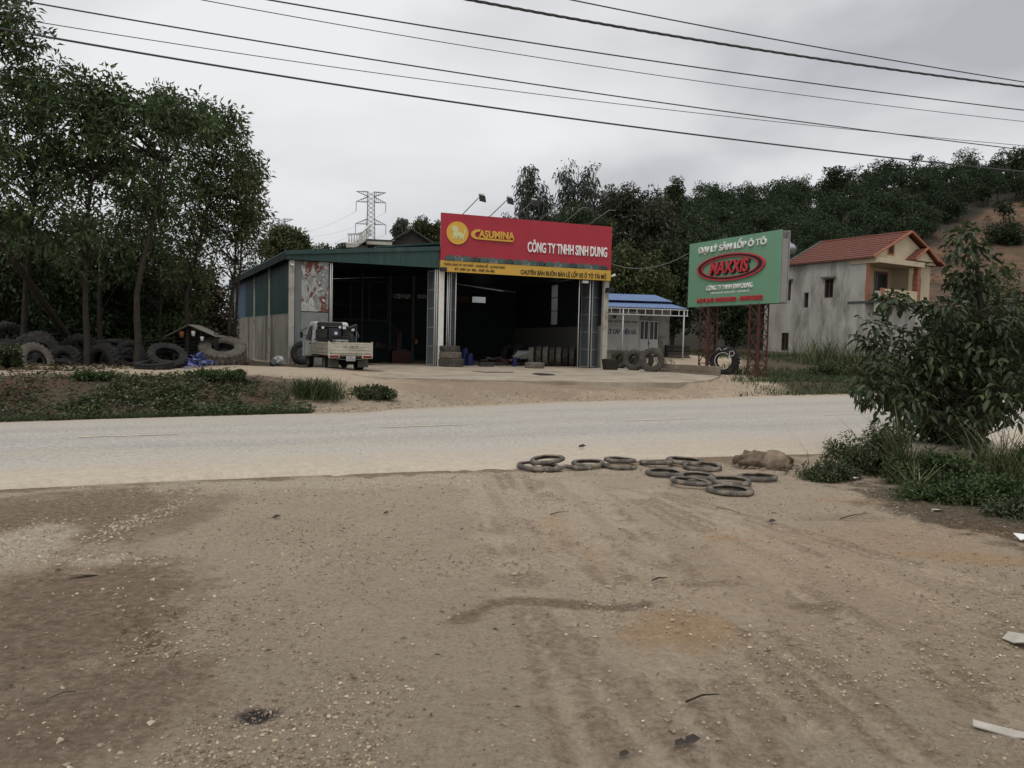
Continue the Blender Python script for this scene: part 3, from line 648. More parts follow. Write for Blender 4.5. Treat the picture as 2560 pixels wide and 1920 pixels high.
# behind the workshop, left of the red sign
sky_tree('slender_tree', 'small slender tree beside the dark gable left of the red sign', 1001, 545, 78, 19, 113, L_GUM, 40, 60, .4, .34, .12, ybot=600, hang=.8, droop=.4)
sky_tree('leafy_tree', 'dense tree over the dark gable, touching the left edge of the red sign', 1072, 548, 72, 52, 114, L_GROVE2, 90, 62, .6, .3, .15, ybot=640, shape='lobes')
sky_tree('leafy_tree', 'rounded pale green tree above the corner of the workshop roof', 716, 560, 52, 62, 115, L_GROVE2, 110, 66, .5, .26, .13, ybot=680, shape='lobes')
sky_tree('leafy_tree', 'low dark treetop behind the workshop roof, right of the rounded tree', 795, 608, 60, 45, 116, L_GROVE, 60, 60, .5, .28, .13, ybot=690)
sky_tree('leafy_tree', 'low treetop just left of the white roof terrace', 862, 612, 62, 24, 117, L_DARK, 34, 55, .45, .28, .13, ybot=660)

# ------------------------------------------------------------------ grove on the left
GR = 'grove trees left of the workshop'
def grove(label, px, pyb, Y, lean, crowns_px, seed, lm, r0=.12, L=.23, Wd=.08, per=38, name='grove_tree'):
    """crowns_px: (cx, cy, rx, ry, clusters) in photo pixels at the tree's own depth"""
    b = at(px, pyb, Y); b = Vector((b.x, Y, hz(b.x, Y))); k = Y / F; crowns = []
    for cx, cy, rx, ry, n in crowns_px:
        c = at(cx, cy, Y) - b; crowns.append(((c.x, random.uniform(-.5, .5), c.z), (rx * k, (rx * k + ry * k) * .5, ry * k), int(n * .8)))
    topc = max(crowns, key=lambda q: q[0][2]); tx, tz = topc[0][0], topc[0][2]
    tr = [(0, 0, 0), (lean * .3, 0, tz * .3), (tx * .35 + lean * .5, .1, tz * .6), (tx * .8, .1, tz * .95)]
    return tree(name, label, b, tr, crowns, per, .40, L, Wd, lm, seed, r0=r0 * .8, group=GR, limb=.022)
grove('tallest grove tree, cut by the left edge of the picture', -40, 900, 21.5, 0, [(-30, 60, 95, 120, 50), (0, 300, 150, 150, 70), (20, 520, 150, 140, 50)], 201, L_GROVE, r0=.15)
grove('grove tree with broad crown at far left, trunk behind the leaning pole', 60, 900, 24, .2, [(100, 230, 110, 100, 60), (110, 400, 150, 120, 70), (80, 560, 130, 110, 45)], 202, L_GROVE)
grove('thin-trunked grove tree beside the foot of the leaning pole', 216, 905, 22.5, -.1, [(240, 260, 100, 85, 55), (210, 400, 130, 110, 60), (230, 600, 90, 110, 26)], 203, L_GROVE)
grove('straight grove tree with the thickest dark trunk before the tyre heap', 341, 917, 22.8, .1, [(330, 330, 110, 110, 55), (440, 300, 95, 75, 40), (370, 480, 110, 100, 40)], 204, L_GROVE, r0=.14)
grove('grove tree behind the tyre heap with rosettes of leaves at its top', 248, 850, 28, 0, [(410, 260, 70, 50, 34), (330, 420, 120, 100, 50), (280, 600, 120, 110, 34)], 205, L_GROVE)
grove('grove tree with an outstretched crown reaching over the open sky', 465, 830, 26, .2, [(500, 330, 105, 75, 48), (560, 320, 60, 50, 26), (480, 470, 120, 95, 52), (470, 610, 90, 90, 26)], 206, L_GROVE)
grove('olive green grove tree nearest the workshop wall', 570, 880, 27, .2, [(590, 480, 80, 90, 50), (560, 590, 80, 90, 40), (620, 560, 60, 70, 24)], 207, L_GROVE2, r0=.10, L=.2, Wd=.07)
grove('slender grove tree leaning over the workshop corner', 585, 885, 29, .3, [(628, 455, 40, 55, 26), (625, 545, 36, 55, 24), (600, 400, 50, 45, 20)], 208, L_GROVE, r0=.09)
grove('thin grove tree between tyre heap and wire kennel', 400, 840, 30, 0, [(400, 560, 110, 100, 44), (380, 680, 100, 70, 26)], 209, L_GROVE2, r0=.08)
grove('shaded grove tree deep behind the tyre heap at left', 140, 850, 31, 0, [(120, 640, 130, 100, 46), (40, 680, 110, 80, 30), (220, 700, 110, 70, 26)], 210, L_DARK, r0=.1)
# understorey
def under(label, px, Y, rx, h, seed, lm, per=58, name='understorey_bush'):
    p = onh(px, 850, Y); k = Y / F; rr = rx * k
    return bush(name, label, p, [((0, 0, h * .45), (rr, rr * .7, h * .5), int(30 + 26 * rr)), ((rr * .4, 0, h * .75), (rr * .5, rr * .5, h * .3), 16)], per, .5, .24, .10, lm, seed, group='bushes under the grove')
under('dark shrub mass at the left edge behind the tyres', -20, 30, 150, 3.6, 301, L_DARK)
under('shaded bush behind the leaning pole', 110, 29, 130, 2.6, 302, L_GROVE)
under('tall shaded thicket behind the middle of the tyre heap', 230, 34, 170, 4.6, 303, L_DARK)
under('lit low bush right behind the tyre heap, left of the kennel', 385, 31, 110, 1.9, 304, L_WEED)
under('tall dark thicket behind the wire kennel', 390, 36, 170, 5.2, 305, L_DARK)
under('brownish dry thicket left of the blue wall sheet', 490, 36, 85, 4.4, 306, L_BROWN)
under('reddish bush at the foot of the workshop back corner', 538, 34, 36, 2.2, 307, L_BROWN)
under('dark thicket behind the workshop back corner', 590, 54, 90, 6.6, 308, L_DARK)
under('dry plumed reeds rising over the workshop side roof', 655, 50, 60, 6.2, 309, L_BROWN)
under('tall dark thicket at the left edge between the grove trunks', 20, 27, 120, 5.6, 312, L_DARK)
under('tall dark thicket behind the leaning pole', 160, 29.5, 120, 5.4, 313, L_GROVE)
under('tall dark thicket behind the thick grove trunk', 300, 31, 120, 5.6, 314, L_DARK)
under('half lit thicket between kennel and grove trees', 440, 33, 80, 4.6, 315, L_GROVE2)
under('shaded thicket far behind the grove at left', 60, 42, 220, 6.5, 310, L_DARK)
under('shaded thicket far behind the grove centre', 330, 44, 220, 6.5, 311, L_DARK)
# ------------------------------------------------------------------ shared object materials and text
white_p = M('white_paint', (.66, .65, .62), .5, .08, 3, .03, 40, c2=(.42, .38, .31), c2s=4, c2t=(.58, .75))
letter_white = M('letter_white', (.78, .78, .76), .45, .04, 5, 0)
letter_black = M('letter_black', (.018, .018, .02), .5, .1, 5, 0)
green_sheet = M('green_metal_sheet', (.026, .060, .056), .5, .12, 1.5, .04, 12, c2=(.05, .075, .068), c2s=1.4, stretch=(1, 1, .25))
dark_sheet = M('dark_metal_sheet', (.034, .042, .045), .9, .2, 1.5, .05, 12, spec=.05)
steel_grey = M('grey_steel', (.15, .155, .155), .5, .15, 4, .05, 30, c2=(.16, .09, .05), c2s=5, c2t=(.62, .75))
rust_red = M('rust_red_steel', (.088, .036, .028), .8, .25, 6, .2, 40, c2=(.05, .025, .02), c2s=5)
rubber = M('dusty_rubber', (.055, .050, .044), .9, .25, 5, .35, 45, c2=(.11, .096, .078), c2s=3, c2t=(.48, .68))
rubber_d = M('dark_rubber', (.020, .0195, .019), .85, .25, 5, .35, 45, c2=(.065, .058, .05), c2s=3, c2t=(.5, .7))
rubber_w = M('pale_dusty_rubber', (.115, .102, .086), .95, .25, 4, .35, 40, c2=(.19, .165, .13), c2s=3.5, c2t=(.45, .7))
def text(body, box, mat, parent, y=0.0, depth=.03, bold=0.0, shear=0.0, name='lettering', arch=None):
    """raised letters stretched to fill box=(x0, z0, x1, z1) on the parent's xz plane, facing -y"""
    cu = bpy.data.curves.new(name, 'FONT'); cu.body = body; cu.size = 1.0; cu.offset = bold; cu.shear = shear; cu.extrude = .1; cu.resolution_u = 3
    to = bpy.data.objects.new(name, cu); COL.objects.link(to)
    bpy.context.view_layer.update()
    me = bpy.data.meshes.new_from_object(to.evaluated_get(bpy.context.evaluated_depsgraph_get()))
    bpy.data.objects.remove(to); bpy.data.curves.remove(cu)
    n = len(me.vertices); v = np.empty(n * 3, np.float32); me.vertices.foreach_get('co', v); v = v.reshape(-1, 3)
    lo, hi = v.min(0), v.max(0); s = (v - lo) / np.maximum(hi - lo, 1e-6)
    o = np.stack([box[0] + s[:, 0] * (box[2] - box[0]), y - s[:, 2] * depth, box[1] + s[:, 1] * (box[3] - box[1])], 1).astype(np.float32)
    me.vertices.foreach_set('co', o.ravel()); me.materials.clear(); me.update()
    return link_mesh(name, me, mat, parent)
def local_hit(px, py, root, ylocal=None, xlocal=None):
    Mx = Matrix.Translation(root.location) @ Matrix.Rotation(root.rotation_euler.z, 4, 'Z'); r3 = Mx.to_3x3()
    if ylocal is not None: P = Mx @ Vector((0, ylocal, 0)); N = r3 @ Vector((0, 1, 0))
    else: P = Mx @ Vector((xlocal, 0, 0)); N = r3 @ Vector((1, 0, 0))
    return Mx.inverted() @ hit(px, py, P, N)
def corrugate(mb, x0, x1, z0, z1, y, pitch=.25, amp=.02, t=.012, m=0, flip=1):
    """ribbed sheet in the xz plane"""
    n = max(2, int((x1 - x0) / pitch)); xs = []; 
    for i in range(n):
        a = x0 + (x1 - x0) * i / n; w = (x1 - x0) / n
        xs += [(a, 0), (a + w * .62, 0), (a + w * .70, 1), (a + w * .92, 1)]
    xs.append((x1, 0)); V = []
    for x, k in xs: V += [(x, y - flip * amp * k, z0), (x, y - flip * amp * k, z1)]
    mb.add(V, [(2 * i, 2 * i + 2, 2 * i + 3, 2 * i + 1) for i in range(len(xs) - 1)], m)
    mb.add([(x, yy + t * flip, z) for (x, yy, z) in V], [(2 * i + 1, 2 * i + 3, 2 * i + 2, 2 * i) for i in range(len(xs) - 1)], m)

# ------------------------------------------------------------------ tyres
def tyre_mesh(Ro, ri, w, lug=.02, nl=22, seed=0, kind='lug'):
    n = nl * 4; mb = MB(); hw = w / 2
    prof = [(ri, -hw * .55), (ri + .02, -hw * .82), (ri + (Ro - ri) * .45, -hw), (Ro - lug * 2.2, -hw * .93), (Ro, -hw * .80), (Ro, -hw * .34), (Ro - lug * (.2 if kind == 'lug' else .8), -hw * .05), (Ro - lug * (.2 if kind == 'lug' else .8), hw * .05),
            (Ro, hw * .34), (Ro, hw * .80), (Ro - lug * 2.2, hw * .93), (ri + (Ro - ri) * .45, hw), (ri + .02, hw * .82), (ri, hw * .55), (ri + (Ro - ri) * .35, hw * .6), (Ro - .035 - lug, hw * .72), (Ro - .035 - lug, -hw * .72), (ri + (Ro - ri) * .35, -hw * .6)]
    def fn(i, j, r, h):
        if 3 <= i <= 5 and (j % 4) in (0, 1): return r - lug * (1 if i > 3 else .5)
        if 8 <= i <= 10 and (j % 4) in (2, 3): return r - lug * (1 if i < 10 else .5)
        return r
    mb.lathe(prof, n, 'y', closed=True, fn=fn)
    me = bpy.data.meshes.new('tyre'); me.from_pydata(mb.v, [], mb.f); me.update(); return me
TM = {}
def tyre(label, pos, Ro, w, ri=None, rot=(0, 0, 0), mat=None, lug=None, nl=22, group=None, name='tyre', kind='lug', cat='tyre'):
    """axis along local y before rot (XYZ euler); pos is the centre"""
    ri = ri or Ro * .52; key = (round(Ro, 2), round(w, 2), round(ri, 2), nl, kind, (mat or rubber).name)
    if key not in TM: 
        me = tyre_mesh(Ro, ri, w, lug if lug is not None else Ro * .04, nl, kind=kind); me.materials.append(mat or rubber); TM[key] = me
    o = bpy.data.objects.new(name, TM[key]); COL.objects.link(o); o.location = pos; o.rotation_euler = rot
    return tag(o, label, cat, group)

# ------------------------------------------------------------------ the workshop
OL = gp(727, 911, ZS); OR_ = gp(1508, 920.5, ZS)
ANG = math.atan2(OR_.y - OL.y, OR_.x - OL.x)
SHOP = empty('tyre_workshop', OL, ANG, 'open-fronted green metal tyre workshop with two dark bays', 'workshop')
SL = (OR_ - OL).length
def sl(px, py, y=0.0): return local_hit(px, py, SHOP, ylocal=y)
zb = sl(1098, 671).z                                  # underside of the fascia
DEP = 13.0
bl = local_hit(588, 891, SHOP, ylocal=DEP); SK = bl.x / DEP    # the left wall runs slightly outward
wall_w = M('whitewashed_wall', (.27, .25, .215), .9, .2, 1.2, .25, 18, c2=(.16, .145, .12), c2s=1.3, c2t=(.45, .65), stretch=(1, 1, .3))
col_w = M('whitewashed_column', (.42, .40, .35), .85, .15, 2, .2, 20, c2=(.20, .17, .13), c2s=2.2, c2t=(.52, .68))
blue_sheet = M('blue_metal_sheet', (.085, .13, .20), .5, .12, 1.5, .03, 12)
grey_panel = M('grey_door_panel', (.165, .18, .18), .55, .12, 1.5, .05, 20)
def skx(y): return SK * y
# side wall: low whitewashed wall panels, columns and ribbed sheets above
def side_t(px):
    for t in np.linspace(0, DEP + 2, 800):
        w = Matrix.Translation(OL) @ Matrix.Rotation(ANG, 4, 'Z') @ Vector((skx(t), t, 1.0))
        x, _ = project(np.array([[w.x, w.y, w.z]]))
        if x[0] <= px: return t
    return DEP
t1, t2, t3 = side_t(674), side_t(637), side_t(614); HWALL = 2.3
roof_slope = .035
def roof_l(y): return zb + .22 - roof_slope * y        # height of the left eave
ts_ = [0.1, t1, t2, DEP]
def slanted(mb, y0, y1, z0a, z0b, z1a, z1b, x_in, x_out, m=0):
    a = (skx(y0), skx(y1))
    mb.hexa([(a[0] + x_out, y0, z0a), (a[0] + x_in, y0, z0a), (a[1] + x_in, y1, z0b), (a[1] + x_out, y1, z0b), (a[0] + x_out, y0, z1a), (a[0] + x_in, y0, z1a), (a[1] + x_in, y1, z1b), (a[1] + x_out, y1, z1b)], m)
for a, b in zip(ts_[:-1], ts_[1:]):
    slanted_m = MB(); slanted(slanted_m, a + .12, b - .12, 0, 0, HWALL, HWALL, .14, -.02); slanted_m.build('wall_panel', wall_w, SHOP)
for t in (t1, t2, DEP - .05):
    mb = MB(); mb.box(skx(t) - .07, skx(t) + .18, t - .11, t + .11, 0, roof_l(t) - .06); mb.build('side_column', col_w, SHOP)
for t in (t1 - .55, t1 + .7, t2 + 1.4, DEP - 1.2):
    mb = MB(); mb.box(skx(t) - .045, skx(t) + .0, t - .07, t + .07, 0, HWALL - .01); mb.build('wall_batten', M('dark_batten', (.10, .088, .072), .9), SHOP)
def side_sheet(a, b, mat):
    mb = MB(); n = int((b - a) / .22)
    for i in range(n):
        y0 = a + (b - a) * i / n; y1 = a + (b - a) * (i + 1) / n; ym = y0 + (y1 - y0) * .75
        slanted(mb, y0, ym, HWALL - .08, HWALL - .08, roof_l(y0) - .08, roof_l(ym) - .08, .03, .0)
        slanted(mb, ym, y1, HWALL - .08, HWALL - .08, roof_l(ym) - .08, roof_l(y1) - .08, .03, -.022)
    mb.build('wall_sheet', mat, SHOP)
side_sheet(.12, t1 - .12, green_sheet); side_sheet(t1 + .12, t2 - .12, green_sheet); side_sheet(t2 + .12, t3, green_sheet); side_sheet(t3 + .01, DEP - .2, blue_sheet)
# front columns
for x, w, m_ in ((0, .24, col_w), (sl(1101, 800).x, .27, white_p), (SL, .28, col_w)):
    mb = MB(); mb.box(x - w / 2, x + w / 2, -.12, .12, 0, zb - .02); mb.build('front_column', m_, SHOP, bevel=.015)
XM = sl(1101, 800).x
# fascia: a wedge following the low gable
zt0 = sl(727, 628).z; ztm = sl(1098, 617).z; XRID = XM + 1.3; zr = zt0 + (ztm - zt0) * XRID / XM
mb = MB(); n = 46
for i in range(n):
    x0 = -.25 + (XRID + .25) * i / n; x1 = -.25 + (XRID + .25) * (i + 1) / n
    za, zc = zt0 + (zr - zt0) * max(0, x0) / XRID, zt0 + (zr - zt0) * max(0, x1) / XRID; yy = -.2 - (.016 if i % 4 == 0 else 0)
    mb.hexa([(x0, yy, zb), (x1, yy, zb), (x1, -.16, zb), (x0, -.16, zb), (x0, yy, za - .18), (x1, yy, zc - .18), (x1, -.16, zc - .18), (x0, -.16, za - .18)])
mb.build('fascia', green_sheet, SHOP)
mb = MB(); mb.hexa([(-.3, -.27, zt0 - .19), (XRID, -.27, zr - .19), (XRID, -.1, zr - .19), (-.3, -.1, zt0 - .19), (-.3, -.27, zt0), (XRID, -.27, zr), (XRID, -.1, zr), (-.3, -.1, zt0)]); mb.build('fascia_trim', green_sheet, SHOP)
# roof planes
def roof_plane(x0, z0, x1, z1, name='roof_sheet'):
    mb = MB(); n = int(abs(x1 - x0) / .3); ye = DEP + .3
    for i in range(int(ye / .35)):
        y0 = -.08 + .35 * i; y1 = y0 + .35; 
        for (ya, yb, k) in ((y0, y0 + .27, 0), (y0 + .27, y1, .03)):
            xa = x0 + (skx(ya) if x0 < 1 else 0); xb = x0 + (skx(yb) if x0 < 1 else 0)
            d0, d1 = -roof_slope * ya, -roof_slope * yb
            mb.hexa([(xa, ya, z0 + d0 - .04), (x1, ya, z1 + d0 - .04), (x1, yb, z1 + d1 - .04), (xb, yb, z0 + d1 - .04), (xa, ya, z0 + d0 + k), (x1, ya, z1 + d0 + k), (x1, yb, z1 + d1 + k), (xb, yb, z0 + d1 + k)])
    mb.build(name, green_sheet, SHOP)
roof_plane(-.35, zt0 - .05, XRID, zr - .02); roof_plane(XRID, zr - .02, SL + .3, zt0 + .05)
mb = MB(); slanted(mb, -.2, DEP + .2, zb - .0, zb - .0 - roof_slope * DEP, zt0 - .1, zt0 - .1 - roof_slope * DEP, -.26, -.34); mb.build('eave_trim', dark_sheet, SHOP)
# small raised roof behind the sign
mb = MB(); zz = sl(1098, 607, 4).z
mb.hexa([(XM - 2.6, 3, zz - .6), (XM + 3, 3, zz + .1), (XM + 3, 9, zz + .1), (XM - 2.6, 9, zz - .6), (XM - 2.6, 3, zz - .52), (XM + 3, 3, zz + .2), (XM + 3, 9, zz + .2), (XM - 2.6, 9, zz - .52)]); mb.build('vent_roof', green_sheet, SHOP)
# back and right walls, interior frame
op0 = sl(1180, 756, DEP); op1 = sl(1214, 743, DEP)
mb = MB()
for (xa, xb, za, zc) in ((bl.x + .1, op0.x, 0, zr), (op1.x, SL, 0, zr), (op0.x, op1.x, 0, op0.z), (op0.x, op1.x, op1.z, zr)):
    mb.box(xa, xb, DEP - .05, DEP, za, min(zc, zt0 - .58))
mb.prism([(bl.x + .1, zt0 - .578), (SL, zt0 - .578), (SL, zt0 - .48), (XRID, zr - .53), (bl.x + .1, zt0 - .56)], DEP - .05, DEP)
mb.build('back_wall', dark_sheet, SHOP)
ws0 = local_hit(1377, 812, SHOP, xlocal=SL - .05); ws1 = local_hit(1396, 697, SHOP, xlocal=SL - .05); ya, yb = min(ws0.y, ws1.y), max(ws0.y, ws1.y)
mb = MB(); gw = M('rendered_wall', (.17, .165, .15), .9, .15, 2, .2, 20)
mb.box(SL - .18, SL, .15, DEP, 0, 2.2); mb.build('wall_panel', gw, SHOP)
mb = MB()
for (a, b, c, d) in ((.15, ya, 2.2, zt0 - .2), (yb, DEP, 2.2, zt0 - .2), (ya, yb, 2.2, ws0.z)): mb.box(SL - .06, SL, a, b, c, d)
mb.box(SL - .06, SL, ya, yb, min(ws1.z, zt0 - .3), zt0 - .2)
mb.build('wall_sheet', dark_sheet, SHOP)
sky_panel = leafmat('translucent_sheet', (.55, .56, .54), (.6, .6, .58), None, .4, .75)
hgt = (min(ws1.z, zt0 - .3) - ws0.z) / 3
for k in range(3):
    mb = MB(); mb.box(SL - .05, SL - .02, ya + .02, yb - .02, ws0.z + hgt * k + .03, ws0.z + hgt * (k + 1) - .03); mb.build('light_panel', sky_panel, SHOP)
inner = M('interior_steel', (.045, .048, .048), .7, .2, 3)
for px, w in ((1032, .16), (975, .10), (905, .09)):
    p = sl(px, 800, 7.0); mb = MB(); mb.box(p.x - w / 2, p.x + w / 2, 7 - w / 2, 7 + w / 2, 0, zt0 - .2); mb.build('inner_post', inner, SHOP)
for px in (833, 876, 923, 970):                      # glazed partition frame inside the left bay
    p = sl(px, 750, 9.0); a = sl(px, 803, 9.0).z; b = sl(px, 703, 9.0).z; mb = MB(); mb.box(p.x - .05, p.x + .05, 8.95, 9.05, a, b); mb.build('partition_bar', inner, SHOP)
pa, pb = sl(826, 800, 9).x, sl(972, 800, 9).x
for py, h in ((703, .08), (762, .05), (800, .12)):
    z = sl(900, py, 9).z; mb = MB(); mb.box(pa, pb, 8.96, 9.04, z - h / 2, z + h / 2); mb.build('partition_rail', inner, SHOP)
mb = MB(); mb.box(pa - 1, pb + .5, 9.06, 9.16, 0, sl(900, 803, 9).z - .07); mb.build('partition_wall', dark_sheet, SHOP)
# strip of pasted posters on a beam
post = M('pasted_paper', (.30, .29, .26), .8, .5, 5, 0, c2=(.06, .06, .055), c2s=7, c2t=(.5, .56))
a, b = sl(982, 746, 10), sl(1026, 736, 10); mb = MB(); mb.box(a.x, b.x, 9.9, 9.93, a.z, b.z); mb.build('paper_strip', post, SHOP)
a, b = sl(1042, 746, 10), sl(1068, 737, 10); mb = MB(); mb.box(a.x, b.x, 9.9, 9.93, a.z, b.z); mb.build('paper_strip', post, SHOP)
a, b = sl(1110, 754, 12.8), sl(1173, 741, 12.8); mb = MB(); mb.box(a.x, b.x, 12.8, 12.83, a.z, b.z); mb.build('paper_strip', M('brown_banner', (.10, .07, .04), .8, .4, 4), SHOP)
# front panels at the left: grey sheet and the peeling board
def peel_mat():
    m = bpy.data.materials.new('peeling_board'); m.use_nodes = True; t = m.node_tree; N = t.nodes; L = t.links; p = N['Principled BSDF']; p.inputs['Roughness'].default_value = .7
    tc = N.new('ShaderNodeTexCoord')
    def noise(s, d, st, off):
        mp = N.new('ShaderNodeMapping'); mp.inputs['Scale'].default_value = st; mp.inputs['Location'].default_value = off; L.new(tc.outputs['Object'], mp.inputs[0])
        n = N.new('ShaderNodeTexNoise'); n.inputs['Scale'].default_value = s; n.inputs['Detail'].default_value = d; n.inputs['Roughness'].default_value = .6; n.inputs['Distortion'].default_value = .8; L.new(mp.outputs[0], n.inputs['Vector']); return n.outputs[0]
    def ramp(v, a, b):
        c = N.new('ShaderNodeValToRGB'); c.color_ramp.interpolation = 'LINEAR'; c.color_ramp.elements[0].position = a; c.color_ramp.elements[1].position = b; L.new(v, c.inputs[0]); return c.outputs[0]
    def mix(f, A, B):
        x = N.new('ShaderNodeMix'); x.data_type = 'RGBA'; L.new(f, x.inputs['Factor'])
        for s_, v in (('A', A), ('B', B)):
            if hasattr(v, '__len__'): x.inputs[s_].default_value = (*v, 1)
            else: L.new(v, x.inputs[s_])
        return x.outputs['Result']
    c = mix(ramp(noise(1.4, 4, (1, 1, .8), (0, 0, 0)), .44, .56), (.21, .225, .225), (.40, .40, .38))
    c = mix(ramp(noise(3.6, 9, (1, 1, .42), (4, 1, 2)), .525, .55), c, (.15, .05, .038))
    c = mix(ramp(noise(5.5, 6, (1, 1, .35), (7, 3, 1)), .58, .60), c, (.48, .47, .44))
    L.new(c, p.inputs['Base Color']); return m
xa, xb, xc = .14, sl(752, 800).x, sl(820, 800).x
mb = MB(); mb.box(xa, xb, -.02, .02, 0, zb - .02); mb.build('grey_panel', grey_panel, SHOP)
zmid = sl(790, 780).z; pm = peel_mat()
mb = MB(); mb.box(xb + .01, xc, -.03, .015, zmid + .02, zb - .02); PB = mb.build('peeling_panel', pm, SHOP); PB['label'] = 'torn poster and flaking rust on a grey board'
mb = MB(); mb.box(xb + .01, xc, -.03, .015, 0, zmid - .02); mb.build('grey_panel', M('grey_panel_low', (.22, .23, .225), .7, .2, 3, .05, 20, c2=(.15, .05, .035), c2s=2.2, c2t=(.60, .66)), SHOP)
g = np.random.default_rng(5); flake = M('paper_flake', (.52, .51, .48), .8, .15, 8, 0)
for k in range(26):                                     # curled flakes of torn paper
    x = g.uniform(xb + .08, xc - .08); z = g.uniform(zmid + .1, zb - .25); w = g.uniform(.05, .16); h = g.uniform(.03, .10); a = g.uniform(-.7, .7)
    mb = MB(); V = []
    for i in range(4):
        u = i / 3 - .5
        for j in (-.5, .5):
            X_ = u * w * math.cos(a) - j * h * math.sin(a); Z_ = u * w * math.sin(a) + j * h * math.cos(a); V.append((x + X_, -.035 - .05 * (u + .5) ** 2 - .02 * (j + .5), z + Z_))
    mb.add(V, [(2 * i, 2 * i + 2, 2 * i + 3, 2 * i + 1) for i in range(3)]); mb.build('paper_flake', flake, PB)
pipe_m = M('white_pipe', (.52, .52, .50), .5, .1, 5, 0)
for px in (825, 829, 1086, 1091, 1117, 1121, 1138, 1446, 1473):
    p = sl(px, 800, -.1); mb = MB(); mb.tube([(p.x, -.12, .02), (p.x, -.12, zb - .05)], .022, 8); mb.build('door_rail', pipe_m, SHOP, smooth=True)
p = sl(820, 800); mb = MB(); mb.box(p.x, p.x + .09, -.03, .05, 0, zb - .02); mb.build('door_jamb', M('brown_jamb', (.07, .045, .035), .8), SHOP)
# folded door leaves, each a sheet in a frame with cross rails
leafm = M('door_sheet', (.085, .10, .11), .5, .12, 2, .05, 20); framem = M('door_frame', (.27, .28, .27), .5, .12, 4)
def door_leaf(px0, px1, y0, y1, rails=5, sheet=True):
    a = Vector((sl(px0, 850, y0).x, y0, 0)); b = Vector((sl(px1, 850, y1).x, y1, 0)); root = MB()
    H = zb - .08
    if sheet:
        d = (b - a).normalized(); nn = Vector((-d.y, d.x, 0)) * .012
        root.hexa([a - nn + Vector((0, 0, .05)), b - nn + Vector((0, 0, .05)), b + nn + Vector((0, 0, .05)), a + nn + Vector((0, 0, .05)), a - nn + Vector((0, 0, H)), b - nn + Vector((0, 0, H)), b + nn + Vector((0, 0, H)), a + nn + Vector((0, 0, H))])
    o = root.build('door_leaf', leafm, SHOP)
    mb = MB()
    for p_ in (a, b): mb.bar(p_ + Vector((0, 0, .04)), p_ + Vector((0, 0, H)), .05)
    for i in range(rails + 1):
        z = .06 + (H - .1) * i / rails; mb.bar(a + Vector((0, -.02, z)), b + Vector((0, -.02, z)), .04)
    mb.build('leaf_frame', framem, o)
door_leaf(1068, 1085, .55, -.02); door_leaf(1125, 1136, -.05, .9); door_leaf(1452, 1472, .9, -.05); door_leaf(1478, 1499, -.05, .75); door_leaf(1089, 1094, -.05, .8)
# wall lamps and camera boxes on columns
lampm = M('lamp_black', (.03, .03, .032), .4, .1, 5, 0)
mb = MB(); q = sl(1112, 672, -.4); mb.box(q.x - .22, q.x + .06, -.6, -.3, q.z - .12, q.z + .06); mb.build('flood_lamp', lampm, SHOP, bevel=.02)
mb = MB(); q = sl(1519, 727, -.3); mb.hexa([(q.x - .12, -.55, q.z - .12), (q.x + .28, -.5, q.z - .06), (q.x + .28, -.25, q.z - .06), (q.x - .12, -.2, q.z - .12), (q.x - .1, -.6, q.z + .14), (q.x + .3, -.52, q.z + .1), (q.x + .3, -.3, q.z + .14), (q.x - .1, -.25, q.z + .16)]); mb.build('flood_lamp', lampm, SHOP, bevel=.02)
mb = MB(); q = sl(1462, 705, -.2); mb.box(q.x - .16, q.x + .16, -.3, -.1, q.z - .06, q.z + .06); mb.build('track_bracket', pipe_m, SHOP)
mb = MB(); q = sl(730, 661, -.2); mb.tube([(q.x - .05, -.13, q.z), (q.x + .05, -.3, q.z - .05)], .05, 10); mb.build('security_camera', white_p, SHOP, smooth=True)
mb = MB(); q = sl(1521, 692, -.2); mb.tube([(SL + .15, -.13, q.z), (SL + .4, -.3, q.z + .12)], .06, 10); mb.build('security_camera', white_p, SHOP, smooth=True)

# ------------------------------------------------------------------ red sign board above the right bay
red_p = M('red_vinyl', (.36, .028, .045), .45, .07, 1.2, .02, 3)
yel_p = M('yellow_vinyl', (.56, .34, .06), .5, .06, 1.2, .02, 3)
gold = M('gold_letter', (.62, .37, .06), .45, .05, 4, 0); lion_m = M('lion_print', (.57, .58, .30), .5, .08, 4, 0)
s0 = sl(1101, 674, -.35); s1 = sl(1526.5, 702, -.35); SW = s1.x - s0.x; SH = 2.86 * SW / 9.4
Mx = Matrix.Translation(OL) @ Matrix.Rotation(ANG, 4, 'Z')
RS = empty('sign_board', Mx @ Vector((s0.x, -.35, min(s0.z, s1.z) + .0)), ANG, 'wide red and yellow shop sign over the right bay, lion emblem', 'sign')
kx = SW / 9.4; kz = SH / 2.86
def bx(x0, z0, x1, z1): return (x0 * kx, z0 * kz, x1 * kx, z1 * kz)
mb = MB(); mb.box(0, SW, 0, .14, .545 * kz, SH); mb.build('red_panel', red_p, RS)
mb = MB(); mb.box(0, SW, 0, .14, 0, .543 * kz); mb.build('yellow_panel', yel_p, RS)
mb = MB(); mb.box(.02, SW - .02, .141, .2, .05, SH - .05); mb.build('back_frame', steel_grey, RS)
# emblem disc
cx_, cz_, rr_ = .825 * kx, 1.915 * kz, .56 * kz
mb = MB(); mb.prism([(cx_ + rr_ * math.cos(t), cz_ + rr_ * math.sin(t)) for t in np.linspace(0, 2 * math.pi, 49)[:-1]], -.06, -.002); mb.build('emblem_disc', gold, RS)
